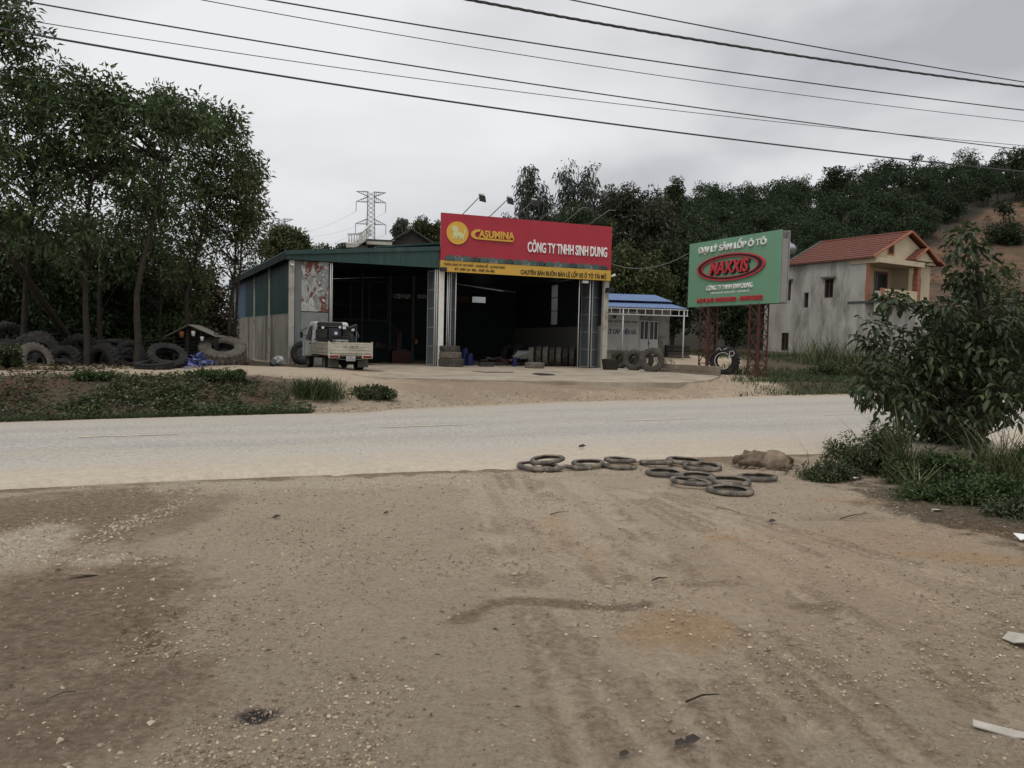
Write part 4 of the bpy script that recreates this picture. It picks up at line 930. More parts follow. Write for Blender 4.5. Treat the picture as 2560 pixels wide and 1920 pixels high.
# lion silhouette: mane, head, body, legs and tail
LP = [(-.62, .52), (-.50, .66), (-.30, .74), (-.10, .66), (.02, .52), (.08, .34), (.12, .16), (.24, .06), (.42, .04), (.58, -.06), (.66, -.02), (.72, .14), (.64, .26), (.66, .40), (.74, .48), (.80, .40), (.78, .30), (.84, .16), (.80, -.06), (.70, -.18), (.72, -.36), (.66, -.50), (.72, -.64), (.56, -.64), (.54, -.52), (.46, -.40), (.38, -.52), (.42, -.64), (.26, -.64), (.26, -.48), (.20, -.36), (.02, -.40), (-.10, -.38), (-.10, -.54), (-.04, -.64), (-.22, -.64), (-.24, -.46), (-.30, -.34), (-.40, -.40), (-.40, -.54), (-.34, -.64), (-.52, -.64), (-.54, -.44), (-.46, -.18), (-.50, .06), (-.46, .20), (-.56, .24), (-.64, .34)]
mb = MB(); mb.prism([(cx_ + rr_ * .86 * x, cz_ + rr_ * .86 * z) for x, z in LP][::-1], -.075, -.062); mb.build('lion_emblem', lion_m, RS)
# swoosh C and underline
CP = [(2.02, 2.17), (1.88, 2.17), (1.70, 2.13), (1.57, 2.03), (1.515, 1.90), (1.56, 1.79), (1.66, 1.71), (1.79, 1.68), (3.72, 1.66), (3.80, 1.74), (3.80, 1.745), (1.86, 1.765), (1.75, 1.80), (1.71, 1.90), (1.76, 2.0), (1.86, 2.055), (1.97, 2.06)]
mb = MB(); mb.prism([(x * kx, z * kz) for x, z in CP], -.07, -.002); mb.build('swoosh_letter', gold, RS)
text('ASUMINA', bx(1.93, 1.775, 3.83, 2.15), gold, RS, -.002, .07, bold=.03, shear=0.0)
text('BẠN ĐƯỜNG TIN CẬY', bx(2.41, 1.50, 3.67, 1.60), M('faded_letter', (.36, .10, .10), .5, .1, 4, 0), RS, -.002, .01)
text('CÔNG TY TNHH SINH DUNG', bx(4.57, 1.22, 9.11, 1.88), letter_white, RS, -.002, .06, bold=.016)
text('THÔN LÀNG TH\u00b4 NG NHẤT · HOÀNH BỒ · QUẢNG NINH', bx(.17, .275, 3.37, .49), letter_black, RS, -.002, .012, bold=.012)
text('ĐT: 0989 361 882 - 0989 356 882', bx(.73, .08, 2.82, .215), letter_black, RS, -.002, .012, bold=.012)
text('CHUYÊN BÁN BUÔN BÁN LẺ LỐP XE Ô TÔ TẢI MỎ', bx(4.23, .075, 9.13, .445), letter_black, RS, -.002, .02, bold=.010)
# row of tyres printed along the yellow band
pt = [M('printed_tyre_green', (.045, .085, .075), .5, .3, 8, 0), M('printed_tyre_pale', (.16, .20, .19), .5, .3, 8, 0), M('printed_tyre_dark', (.02, .03, .028), .5, .3, 8, 0)]
NT = 20; w_ = (9.12 - .2) / NT
for i in range(NT):
    x0 = (.2 + w_ * i) * kx; wd = w_ * 1.12 * kx; h = (.285 - .02 * (i % 4 == 3)) * kz; z0 = .546 * kz; yy = -.004 - .0012 * (NT - i); mb = MB()
    arc = [(x0 + wd * .55 - wd * .55 * math.cos(t), z0 + h * math.sin(t)) for t in np.linspace(0, math.pi * .62, 9)] + [(x0 + wd * 1.0, z0 + h * .55), (x0 + wd * 1.05, z0)]
    mb.prism(arc[::-1], yy, yy + .003)
    o = mb.build('printed_tyre', pt[(0, 1, 0, 2)[i % 4]], RS)
    mb = MB()
    for k in range(4):
        f = .16 + .17 * k; pts = [(x0 + wd * (f + .28 * (1 - math.cos(t))), yy - .0006, z0 + h * .93 * math.sin(t)) for t in np.linspace(.15, math.pi * .5, 6)]
        V = []
        for (x, y, z) in pts: V += [(x, y, z), (x + wd * (.07 if i % 4 == 1 else .03), y, z)]
        mb.add(V, [(2 * j, 2 * j + 1, 2 * j + 3, 2 * j + 2) for j in range(5)])
    mb.build('tread_line', pt[2] if i % 4 == 1 else pt[1], o)
# floodlights on slanting arms over the sign
for i, (xb_, xt) in enumerate([(1.1, 1.62), (2.52, 3.05), (3.8, 4.36), (5.2, 5.77), (6.59, 7.19), (8.01, 8.7)]):
    mb = MB(); p0 = Vector((xb_ * kx, .1, SH)); p1 = Vector((xt * kx - .1, -1.15, SH + .62)); mb.tube([p0, p1], .022, 6); o = mb.build('lamp_arm', steel_grey, RS, smooth=True)
    if i in (0, 1, 2):
        mb = MB(); c = p1 + Vector((.12, -.08, .0))
        mb.hexa([(c.x - .10, c.y - .10, c.z - .17), (c.x + .20, c.y - .10, c.z - .22), (c.x + .2, c.y + .04, c.z - .20), (c.x - .1, c.y + .04, c.z - .15), (c.x - .14, c.y - .14, c.z + .10), (c.x + .13, c.y - .14, c.z + .07), (c.x + .13, c.y + .06, c.z + .13), (c.x - .14, c.y + .06, c.z + .16)]); mb.build('flood_lamp', lampm, o, bevel=.015)
        mb = MB(); mb.bar(c + Vector((-.14, -.02, .17)), c + Vector((.12, -.02, .15)), .03, .05); mb.build('lamp_bracket', white_p, o)
    else:
        mb = MB(); mb.tube([p1, p1 + Vector((.3, -.05, -.02))], .018, 6); mb.build('lamp_stub', steel_grey, o)
# ------------------------------------------------------------------ things in and before the workshop
Mxs = Matrix.Translation(OL) @ Matrix.Rotation(ANG, 4, 'Z')
def sw(px, py, y=None):                                # pixel on the slab -> world
    return gp(px, py, ZS)
def flat_tyre(label, px, py, Ro, w, z, rz=0, tilt=(0, 0), mat=None, **k):
    p = gp(px, py, ZS); return tyre(label, (p.x, p.y, z + w / 2), Ro, w, rot=(R(90) + tilt[0], tilt[1], rz), mat=mat, **k)
stk = gp(1120, 917, ZS) + Vector((.1, .55, 0))
tyre('bottom and widest tyre of the three stacked at the middle pillar', (stk.x, stk.y, ZS + .20), .62, .40, rot=(R(90), 0, .3), mat=rubber, group='tyres stacked by the middle pillar')
tyre('middle tyre of the three stacked at the middle pillar', (stk.x - .05, stk.y, ZS + .56), .54, .32, rot=(R(90), 0, 1), mat=rubber_w, group='tyres stacked by the middle pillar')
tyre('top tyre of the three stacked at the middle pillar', (stk.x - .08, stk.y + .02, ZS + .86), .50, .27, rot=(R(90), 0, 2), mat=rubber, group='tyres stacked by the middle pillar')
for i, (px, Ro) in enumerate([(1328, .50), (1348, .54), (1366, .53), (1384, .52), (1402, .53), (1420, .52), (1438, .54)]):
    p = sl(px, 900, 2.2 + .05 * i); c = Mxs @ Vector((p.x, 2.2 + .12 * i, Ro))
    tyre(['leftmost, knobbly standing tyre of the row inside the right bay', 'second tyre from the left in the row inside the right bay', 'third tyre from the left in the row inside the right bay', 'middle tyre of the row inside the right bay', 'fifth tyre from the left in the row inside the right bay', 'second last tyre of the row inside the right bay', 'last tyre of the row inside the right bay, against the folded door'][i],
         c, Ro, .30, rot=(0, .2 * i, ANG + R(62)), mat=rubber if i % 2 else rubber_w, group='tyres standing in a row in the right bay')
p = gp(1337, 921, ZS); tyre('small dusty tyre lying flat before the row in the right bay', (p.x, p.y + .5, ZS + .14), .48, .28, rot=(R(90), 0, 0), mat=rubber_w)
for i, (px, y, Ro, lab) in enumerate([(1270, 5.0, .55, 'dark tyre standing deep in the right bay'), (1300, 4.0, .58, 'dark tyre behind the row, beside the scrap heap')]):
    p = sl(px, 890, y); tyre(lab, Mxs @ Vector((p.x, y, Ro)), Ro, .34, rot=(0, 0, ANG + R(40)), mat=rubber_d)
# scrap, tools and machines in the shade
def junk(name, label, px, y, parts, cat, rz=0):
    p = sl(px, 900, y); r = empty(name, Mxs @ Vector((p.x, y, 0)), ANG + rz, label, cat)
    for nm, mb, mt in parts: mb.build(nm, mt, r, bevel=.008)
    return r
m_red = M('red_machine', (.05, .012, .010), .5, .2, 5, .05); m_blue = M('blue_plastic', (.012, .018, .085), .4, .15, 5, 0); m_dk = M('oily_iron', (.03, .028, .026), .6, .3, 6, .2)
junk('tyre_changer', 'red tyre changing machine standing in the left bay', 1000, 4.5, [('base', MB().box(-.5, .5, -.4, .4, 0, .65), m_red), ('turntable', MB().lathe([(0, .65), (.42, .65), (.42, .72), (0, .72)], 20, 'z'), m_dk), ('column', MB().box(-.1, .1, .35, .55, .5, 1.7), m_red), ('arm', MB().bar((0, .45, 1.6), (0, -.1, 1.6), .1).bar((0, -.1, 1.65), (0, -.1, .9), .07), m_dk)], 'machine')
junk('work_bench', 'cluttered iron bench at the back of the left bay', 945, 5.5, [('top', MB().box(-.9, .9, -.35, .35, .78, .84), m_dk), ('leg', MB().box(-.85, -.78, -.3, -.23, 0, .78), m_dk), ('leg', MB().box(.78, .85, -.3, -.23, 0, .78), m_dk), ('leg', MB().box(-.85, -.78, .23, .3, 0, .78), m_dk), ('leg', MB().box(.78, .85, .23, .3, 0, .78), m_dk), ('vice', MB().box(-.2, .1, -.3, -.1, .84, 1.05).box(-.05, .35, -.23, -.17, .9, .96), m_dk)], 'bench')
def can(name, label, px, y, h, r, mt, cat):
    p = sl(px, 900, y); root = empty(name, Mxs @ Vector((p.x, y, 0)), ANG, label, cat)
    MB().lathe([(0, 0), (r, 0), (r, h * .3), (r * .96, h * .32), (r, h * .34), (r, h * .62), (r * .96, h * .64), (r, h * .66), (r, h), (r * .9, h + .01), (0, h + .01)], 20, 'z').build('body', mt, root, smooth=False)
    MB().tube([(r * .5, 0, h), (r * .5, 0, h + .06)], .04, 8).build('cap', m_dk, root); return root
can('blue_drum', 'taller blue plastic drum beside the stacked tyres', 1161, 1.6, .85, .17, m_blue, 'drum'); can('blue_drum', 'shorter blue drum in the right bay, right of the taller drum', 1174, 1.3, .6, .17, m_blue, 'drum')
can('blue_can', 'small blue can before the scrap heap in the right bay', 1287, 1.0, .42, .12, m_blue, 'can')
g = np.random.default_rng(15)
p = sl(1250, 905, 2.8); SCR = empty('scrap_heap', Mxs @ Vector((p.x, 2.8, 0)), ANG, 'low heap of rusty scrap and boards in the right bay', 'scrap heap')
for k in range(24):
    x, y, z = g.normal(0, .8), g.normal(0, .5), g.uniform(.05, .4); L_ = g.uniform(.3, 1.0); a = g.uniform(0, 6.28)
    MB().bar((x, y, z), (x + L_ * math.cos(a), y + L_ * .5 * math.sin(a), z + g.uniform(-.1, .25)), g.uniform(.05, .25), g.uniform(.03, .08)).build('scrap_piece', (m_dk, rust_red, steel_grey)[k % 3], SCR)
p = sl(1300, 885, 2.0); MB_ = MB(); MB_.hexa([(-.45, -.2, 0), (.35, -.1, 0), (.4, .3, 0), (-.4, .25, 0), (-.2, -.05, .35), (.5, -.2, .42), (.45, .1, .45), (-.15, .15, .38)])
o = MB_.build('crumpled_sheet', steel_grey, loc=Mxs @ Vector((p.x, 2.0, .42)), rot=(0.1, .1, ANG)); tag(o, 'crumpled pale metal sheet on top of the scrap heap', 'scrap')
# parked motorbike-like clutter: cloth bag hung on a post
p = sl(1040, 855, 6.6); o = MB().lathe([(0, -.16), (.08, -.13), (.12, -.02), (.09, .1), (.03, .17), (0, .18)], 10, 'z').build('cloth_bag', M('orange_cloth', (.30, .12, .03), .8, .3, 8), loc=Mxs @ Vector((p.x, 6.6, p.z)), smooth=True); tag(o, 'orange cloth bag hanging inside the left bay', 'bag')
# rubber mat and board on the slab
def slab_sheet(name, label, pts, h, mat, cat):
    P = [gp(x, y, ZS) for x, y in pts]; mb = MB(); mb.prism([(q.x, q.y) for q in P][::-1] if False else [(q.x, q.y) for q in P], ZS + .004, ZS + h, axis='z'); return tag(mb.build(name, mat), label, cat)
slab_sheet('rubber_mat', 'black rubber mat lying on the slab before the right bay', [(1330, 935.5), (1352, 939), (1388, 938.6), (1380, 936.5), (1345, 934)], .03, rubber_d, 'mat')
slab_sheet('steel_strip', 'long thin rusty strip on the slab before the right bay', [(1180, 928), (1215, 931.5), (1284, 931.5), (1284, 930.6), (1216, 930.4)], .02, rust_red, 'strip')
p = gp(1215, 917, ZS); tag(MB().box(-.35, .35, -.2, .2, 0, .22).build('tool_box', m_dk, loc=(p.x, p.y + .2, ZS), rot=(0, 0, .3), bevel=.02), 'small dark tool box on the slab at the mouth of the right bay', 'box')
p = gp(1525, 925, ZS); PL = empty('planter_box', (p.x, p.y + .3, ZS), ANG, 'low dark planter box against the foot of the right pillar', 'planter')
MB().hexa([(-.25, -.2, 0), (.35, -.2, 0), (.35, .2, 0), (-.25, .2, 0), (-.3, -.25, .52), (.4, -.25, .45), (.4, .25, .45), (-.3, .25, .52)]).build('tub', M('dark_tub', (.03, .026, .022), .9, .3, 5, .2), PL)
MB().box(-.2, .3, -.15, .15, .4, .54).build('soil', M('soil', (.09, .065, .045), .95), PL)

# ------------------------------------------------------------------ white pickup lorry
pr = gp(821, 928, ZS); TH = R(27)
rear_l = Vector((pr.x, pr.y - .1, ZS))
TRK = empty('light_lorry', rear_l + Vector((math.cos(TH) * .84, math.sin(TH) * .84, 0)), TH, 'dusty white drop-side light lorry parked before the left bay, seen from behind', 'lorry')
# local frame: x right, y forward, origin on the ground below the middle of the tailgate
cab_p = M('cab_white', (.62, .62, .60), .4, .1, 2, .02, 20, c2=(.34, .31, .26), c2s=2, c2t=(.5, .7)); bed_p = M('bed_cream', (.50, .47, .39), .5, .12, 2, .03, 20, c2=(.27, .21, .15), c2s=2.6, c2t=(.5, .72))
glass = M('dark_glass', (.010, .011, .012), .3, .1, 2, 0, spec=.25); chas = M('chassis_black', (.018, .017, .016), .8, .3, 5, .1)
mud = M('mud_flap', (.12, .108, .092), .9, .2, 5, .1); lamp_r = M('tail_lamp_red', (.20, .022, .015), .3, .2, 8, 0)
hw = .82
# cab: side profile extruded across, tapering to the roof
prof = [(2.95, .50), (2.95, 1.82), (3.15, 1.87), (3.75, 1.86), (4.25, 1.22), (4.62, 1.05), (4.66, .42), (3.75, .42)]
mb = MB(); nP = len(prof); V = []
for s_ in (-1, 1):
    for (y, z) in prof: V.append((s_ * (hw - .02 - max(0, z - 1.1) * .16), y, z))
mb.add(V, [tuple(range(nP))[::-1], tuple(range(nP, 2 * nP))] + [(i, (i + 1) % nP, nP + (i + 1) % nP, nP + i) for i in range(nP)]); CAB = mb.build('cab', cab_p, TRK, bevel=.04)
def cabx(z): return hw - .02 - max(0, z - 1.1) * .16
for s_ in (-1, 1):
    w4 = [(3.16, 1.14), (3.16, 1.70), (3.70, 1.70), (4.10, 1.14)]
    mb = MB(); V = [(s_ * (cabx(z) + .006), y, z) for y, z in w4] + [(s_ * (cabx(z) - .03), y, z) for y, z in w4]
    mb.add(V, [(0, 1, 2, 3), (4, 7, 6, 5), (0, 4, 5, 1), (1, 5, 6, 2), (2, 6, 7, 3), (3, 7, 4, 0)]); mb.build('side_window', glass, CAB)
    mb = MB(); mb.box(s_ * hw - .03 if s_ > 0 else -hw - .02, s_ * hw + .02 if s_ > 0 else -hw + .03, 3.10, 3.24, .96, 1.0); mb.build('door_handle', chas, CAB)
    mb = MB(); xo = s_ * (hw + .13); mb.tube([(s_ * .78, 4.05, 1.30), (xo, 4.10, 1.34)], .014, 6); mb.tube([(s_ * .74, 4.0, 1.62), (xo, 4.10, 1.50)], .014, 6); o = mb.build('mirror_arm', chas, TRK)
    mb = MB(); mb.box(xo - .06, xo + .05, 4.06, 4.12, 1.20, 1.46); mb.build('mirror', chas, o, bevel=.03)
    xg = s_ * (hw - .018)
    for (y0, y1, z0, z1) in ((3.06, 3.075, .5, 1.1), (4.18, 4.195, .5, 1.1), (3.06, 4.19, .488, .5)):
        MB().box(min(xg, xg + s_ * .004), max(xg, xg + s_ * .004), y0, y1, z0, z1).build('door_seam', chas, CAB)
    MB().box(min(xg, xg + s_ * .01), max(xg, xg + s_ * .01), 3.25, 3.99, .42, .47).build('step_trim', chas, CAB)
mb = MB(); mb.box(-.55, .55, 2.938, 2.948, 1.24, 1.68); mb.build('rear_window', glass, CAB)
mb = MB(); mb.box(-.62, .62, 4.0, 4.02, 1.2, 1.25); 
# chassis and bed
mb = MB(); mb.box(-.42, -.32, .05, 4.2, .42, .56).box(.32, .42, .05, 4.2, .42, .56).box(-.5, .5, .25, .35, .40, .52).box(-.36, .36, 1.2, 1.3, .42, .54); mb.build('chassis', chas, TRK)
mb = MB(); mb.box(-hw, hw, .03, 2.86, .585, .66); mb.build('bed_floor', bed_p, TRK)
rs_p = M('bed_sill_rust', (.13, .07, .05), .85, .3, 5, .1); mb = MB(); mb.box(-hw + .04, hw - .04, .03, 2.86, .53, .583); mb.build('bed_sill', rs_p, TRK)
def board(x0, x1, y0, y1, name):
    mb = MB(); mb.box(x0, x1, y0, y1, .665, 1.06); o = mb.build(name, bed_p, TRK, bevel=.008)
    return o
for s_ in (-1, 1):
    xa_, xb_ = (-hw, -hw + .035) if s_ < 0 else (hw - .035, hw); o = board(xa_, xb_, .06, 2.84, 'side_board')
    xo = s_ * (hw + .008); mb = MB()
    for (y0, y1, z0, z1) in ((.06, 2.84, 1.0, 1.05), (.06, 2.84, .68, .72), (.06, .13, .72, 1.0), (2.77, 2.84, .72, 1.0), (.13, 2.77, .83, .85)): mb.box(min(xo, xo - s_ * .02), max(xo, xo - s_ * .02), y0, y1, z0, z1)
    mb.build('board_rib', bed_p, o)
    for yy in (.02, 2.86): mb = MB(); mb.box(xa_ - .012, xb_ + .012, yy - .03, yy + .035, .56, 1.10); mb.build('corner_post', bed_p, TRK)
TG = board(-hw + .05, hw - .05, -.015, .02, 'tailgate')
mb = MB()
for (x0, x1, z0, z1) in ((-.76, .76, 1.02, 1.055), (-.76, .76, .675, .705), (-.76, -.71, .705, 1.02), (.71, .76, .705, 1.02), (-.71, .71, .79, .803)): mb.box(x0, x1, -.032, -.014, z0, z1)
mb.build('board_rib', bed_p, TG)
plate_t = M('stencil_ink', (.12, .115, .11), .7, .3, 8, 0)
text('14C-200.78', (-.29, .835, .27, .95), plate_t, TG, -.0155, .004, bold=.015); text('THACO', (-.62, .885, -.35, .915), plate_t, TG, -.0155, .004); text('FRONTIER', (.36, .89, .68, .92), plate_t, TG, -.0155, .004)
for s_ in (-1, 1):
    mb = MB(); x = s_ * .62; mb.box(x - .20, x + .20, -.05, .03, .475, .615); o = mb.build('lamp_housing', bed_p, TRK, bevel=.02)
    mb = MB(); mb.box(x - .165, x + .165, -.062, -.04, .50, .59); mb.build('tail_lamp', lamp_r, o, bevel=.01)
    mb = MB(); x = s_ * .56; mb.box(x - .20, x + .20, .33, .345, .14, .52); mb.build('mud_flap', mud, TRK)
mb = MB(); mb.box(-.17, .17, -.02, -.008, .38, .57); o = mb.build('number_plate', M('plate_white', (.42, .41, .40), .5, .1, 5, 0), TRK); text('14C', (-.07, .485, .07, .55), plate_t, o, -.021, .003); text('200.78', (-.14, .40, .14, .47), plate_t, o, -.021, .003)
mb = MB(); mb.tube([(-.55, .02, .44), (.5, .02, .45)], .012, 6); mb.build('rear_bar', steel_grey, TRK)
def wheel(x, y, Ro, w, dual=False):
    me = tyre_mesh(Ro, Ro * .58, w, .008, 20, kind='road'); o = link_mesh('wheel', me, rubber_d, TRK); o.location = (x, y, Ro); o.rotation_euler = (0, 0, R(90))
    mb = MB(); s_ = 1 if x > 0 else -1
    mb.lathe([(0, -s_ * w * .1), (Ro * .25, -s_ * w * .1), (Ro * .3, -s_ * w * .25), (Ro * .5, -s_ * w * .32), (Ro * .58, -s_ * w * .42), (Ro * .60, -s_ * w * .42)], 18, 'y'); mb.build('rim', M('dusty_rim', (.16, .145, .12), .8, .2, 5), o)
for s_ in (-1, 1): wheel(s_ * .70, 3.62, .31, .19); wheel(s_ * .60, 1.05, .30, .30)
mb = MB(); mb.tube([(-.5, 1.05, .31), (.5, 1.05, .31)], .06, 8); mb.tube([(0, 1.05, .33), (0, 3.2, .55)], .04, 8); mb.box(-.13, .13, .93, 1.17, .2, .44); mb.build('axle', chas, TRK)
mb = MB(); mb.box(-.30, .2, 1.6, 2.2, .32, .55); mb.build('fuel_tank', chas, TRK, bevel=.03)
# load: compressor set, steel box, hose coil
def on_trk(x, y, z): return Matrix.Translation(TRK.location) @ Matrix.Rotation(TH, 4, 'Z') @ Vector((x, y, z))
CMP = empty('air_compressor', on_trk(-.2, 2.40, .66), TH, 'black portable engine compressor strapped on the lorry bed behind the cab', 'compressor')
mb = MB(); mb.lathe([(0, -.55), (.14, -.55), (.2, -.48), (.21, 0), (.2, .48), (.14, .55), (0, .55)], 18, 'x'); t_ = mb.build('tank', M('grey_tank', (.16, .165, .16), .6, .2, 4), CMP, smooth=True, loc=(0.05, 0, .24))
mb = MB(); mb.box(-.5, .5, -.22, .22, .44, .50); mb.build('deck', m_dk, CMP)
mb = MB(); mb.box(-.46, -.12, -.2, .2, .5, .86); mb.lathe([(0, -.26), (.15, -.26), (.15, -.2), (0, -.2)], 14, 'y'); mb.build('motor', m_dk, CMP, bevel=.03)
mb = MB(); mb.box(-.08, .36, -.2, .18, .5, .92).box(.0, .3, -.24, -.2, .58, .84); mb.build('engine', M('engine_dark', (.035, .035, .045), .6, .3, 5), CMP, bevel=.03)
mb = MB(); mb.box(-.42, .42, -.16, .16, .98, 1.14); mb.build('air_filter', m_dk, CMP, bevel=.04)
mb = MB(); mb.tube([(-.48, -.2, .5), (-.48, -.2, 1.0), (.46, -.2, 1.0), (.46, -.2, .5)], .018, 6); mb.build('frame', m_dk, CMP)
for (x, z, r_) in ((-.3, .92, .05), (.16, .72, .06), (.3, .95, .045)): mb = MB(); mb.lathe([(0, -.02), (r_, -.02), (r_, .02), (0, .02)], 12, 'y'); mb.build('gauge', white_p, CMP, loc=(x, -.23, z))
CMP.scale = (1.12, 1.1, 1.04)
GEN = empty('engine_set', on_trk(.48, 2.45, .66), TH, 'black engine with white fittings on the right of the lorry bed', 'engine')
mb = MB(); mb.box(-.22, .24, -.25, .25, 0, .62); GEN.scale = (1.15, 1.1, 1.06); mb.build('engine_block', m_dk, GEN, bevel=.04); mb = MB(); mb.box(-.18, .2, -.2, .2, .62, .98); mb.tube([(.0, -.2, .9), (.3, -.3, 1.02)], .07, 8); mb.build('fuel_tank', m_dk, GEN, bevel=.05)
for (x, z) in ((-.14, .92), (.16, .86)): mb = MB(); mb.box(x - .05, x + .05, -.26, -.21, z - .05, z + .05); mb.build('white_fitting', letter_white, GEN)
mb = MB(); mb.tube([(.26, -.25, .0), (.28, -.27, .95)], .014, 6); mb.tube([(.30, -.1, .0), (.32, -.2, .8), (.36, -.3, .6), (.33, -.1, .5)], .012, 6); mb.build('exhaust_pipe', steel_grey, GEN)
o = empty('steel_chest', on_trk(.05, 1.7, .66), TH, 'pale steel tool chest on the lorry bed, before the compressor', 'chest'); MB().box(-.24, .24, -.25, .25, 0, .44).build('chest_body', M('pale_steel', (.27, .28, .26), .6, .15, 4), o, bevel=.012); MB().box(-.26, .26, -.27, .27, .442, .50).build('lid', M('pale_steel', (.27, .28, .26)), o, bevel=.012); MB().box(-.06, .06, -.272, -.252, .38, .42).build('latch', m_dk, o)
p = on_trk(.48, 1.75, .66 + .36); tyre('tyre leaning against the tool chest on the lorry bed', p, .36, .18, rot=(0, R(20), TH + R(80)), mat=rubber_d, kind='road')
p = on_trk(-.55, 1.9, .66); o = MB().hexa([(-.2, -.5, 0), (.2, -.5, 0), (.2, .5, 0), (-.2, .5, 0), (-.12, -.35, .3), (.15, -.4, .34), (.12, .42, .3), (-.14, .4, .36)]).build('grey_sack', M('grey_sack', (.14, .135, .125), .9, .2, 5, .3), loc=p, rot=(0, 0, TH), bevel=.06); tag(o, 'limp grey sack along the left side board of the lorry', 'sack')
p = gp(690, 918, ZS); p2 = Mxs @ Vector((sl(705, 900, -.5).x, -.55, .86))
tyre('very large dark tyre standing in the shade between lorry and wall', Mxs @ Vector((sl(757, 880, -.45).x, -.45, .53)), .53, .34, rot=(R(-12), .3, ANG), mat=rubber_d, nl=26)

# ------------------------------------------------------------------ green sign on lattice posts
gl = at(1718.8, 769.3, 37.2); gr = at(1946.2, 756, 32.0); GA = math.atan2(gr.y - gl.y, gr.x - gl.x)
gz = (gl.z + gr.z) / 2; GW = math.hypot(gr.x - gl.x, gr.y - gl.y); GHt = 3.02
GS = empty('billboard', (gl.x, gl.y, gz), GA, 'green roadside billboard with red oval logo on two rusty lattice posts', 'billboard')
green_p = M('green_vinyl', (.145, .30, .195), .5, .05, 1.0, .02, 3); red_l = M('red_letter', (.46, .045, .055), .45, .08, 5, 0); blk = letter_black
mb = MB(); mb.box(0, GW, 0, .05, 0, GHt); mb.build('front_panel', green_p, GS)
mb = MB(); mb.box(0, GW, .47, .52, .0, GHt); mb.build('rear_panel', M('panel_back', (.23, .225, .215), .7, .1, 2), GS)
fr = M('grey_frame_steel', (.20, .20, .195), .6, .15, 4)
for z in np.linspace(.05, GHt - .05, 6):
    MB().bar((GW - .03, .05, z), (GW - .03, .47, z), .05).build('cross_bar', fr, GS); MB().bar((.03, .05, z), (.03, .47, z), .05).build('cross_bar', fr, GS)
for k in range(6):
    x = .05 + (GW - .1) * k / 5; MB().bar((x, .09, .02), (x, .09, GHt - .02), .06).build('upright', fr, GS); MB().bar((x, .43, .02), (x, .43, GHt - .02), .06).build('upright', fr, GS)
mb = MB(); mb.bar((GW - .02, .1, GHt - .1), (GW - .4, .43, GHt - .3), .05); mb.bar((GW - .02, .43, GHt - .1), (GW - .4, .1, GHt - .3), .05); mb.build('brace', fr, GS)
mb = MB(); mb.box(GW - .012, GW, .09, .43, .06, GHt - .35); mb.build('end_sheet', M('panel_back', (.23, .225, .215)), GS)
gx_, gz_ = GW / 5.8, GHt / 3.0
def gb(x0, z0, x1, z1): return (x0 * gx_, z0 * gz_, x1 * gx_, z1 * gz_)
text('ĐẠI LÝ SĂM LỐP Ô TÔ', gb(.71, 2.40, 5.02, 2.90), letter_white, GS, -.002, .07, bold=.010)
def ring(cx, cz, a0, b0, ox, a1, b1, n=64, y0=-.05, y1=-.002):
    mb = MB(); V = []
    for i in range(n):
        t = 2 * math.pi * i / n; c, s = math.cos(t), math.sin(t)
        for y in (y0, y1): V += [((cx + a0 * c) * gx_, y, (cz + b0 * s) * gz_), ((cx + ox + a1 * c) * gx_, y, (cz + b1 * s) * gz_)]
    f = []
    for i in range(n):
        j = (i + 1) % n; f += [(4 * i, 4 * j, 4 * j + 1, 4 * i + 1), (4 * i, 4 * i + 2, 4 * j + 2, 4 * j), (4 * i + 1, 4 * j + 1, 4 * j + 3, 4 * i + 3)]
    return mb.add(V, f)
ring(2.83, 1.70, 2.17, .60, 0, 2.06, .545, y0=-.08).build('oval_ring', red_l, GS); ring(2.83, 1.70, 2.06, .545, -.02, 1.83, .465, y0=-.06).build('oval_band', blk, GS); ring(2.80, 1.705, 1.83, .465, 0, 1.77, .435, y0=-.07).build('oval_ring', red_l, GS)
text('MAXXIS', gb(1.60, 1.38, 4.12, 1.98), blk, GS, -.004, .04, bold=.05, shear=.18); text('MAXXIS', gb(1.56, 1.42, 4.06, 2.0), red_l, GS, -.046, .05, bold=.022, shear=.18)
text('CÔNG TY TNHH SINH DUNG', gb(1.35, .72, 4.29, .99), letter_white, GS, -.002, .05, bold=.006)
text('THÔN CAO XÃ THỐNG NHẤT - H.HOÀNH BỒ', gb(1.60, .54, 4.10, .68), letter_white, GS, -.002, .015)
text('HOTLINE: 0989361882 - 0989356882', gb(.72, .17, 4.93, .375), red_l, GS, -.002, .05, bold=.014)
def lattice(px, pyb, label_seed):
    q = None
    for yl in (.26,):
        p = local_hit(px, 900, GS, ylocal=yl); x = p.x
    base = Matrix.Translation(GS.location) @ Matrix.Rotation(GA, 4, 'Z') @ Vector((x, .26, 0)); zg = hz(base.x, base.y) - gz - .1
    mb = MB(); s_ = .27
    for dx in (-s_, s_):
        for dy in (-s_, s_): mb.bar((x + dx, .26 + dy, zg), (x + dx, .26 + dy, .02), .05)
    n = 5; hh = (0 - zg) / n
    for k in range(n):
        z0, z1 = zg + hh * k, zg + hh * (k + 1)
        for (a, b) in (((-s_, -s_), (s_, -s_)), ((s_, -s_), (s_, s_)), ((s_, s_), (-s_, s_)), ((-s_, s_), (-s_, -s_))):
            A_ = (x + a[0], .26 + a[1]); B_ = (x + b[0], .26 + b[1])
            mb.bar((*A_, z1 - .03), (*B_, z1 - .03), .035)
            if k % 2: mb.bar((*A_, z0), (*B_, z1), .035)
            else: mb.bar((*B_, z0), (*A_, z1), .035)
    mb.build('lattice_post', rust_red, GS)
    mb = MB(); mb.tube([(x, .26, zg), (x, .26, .02)], .09, 10); mb.build('inner_pole', rust_red, GS)
lattice(1768, 940, 1); lattice(1893, 935, 2)
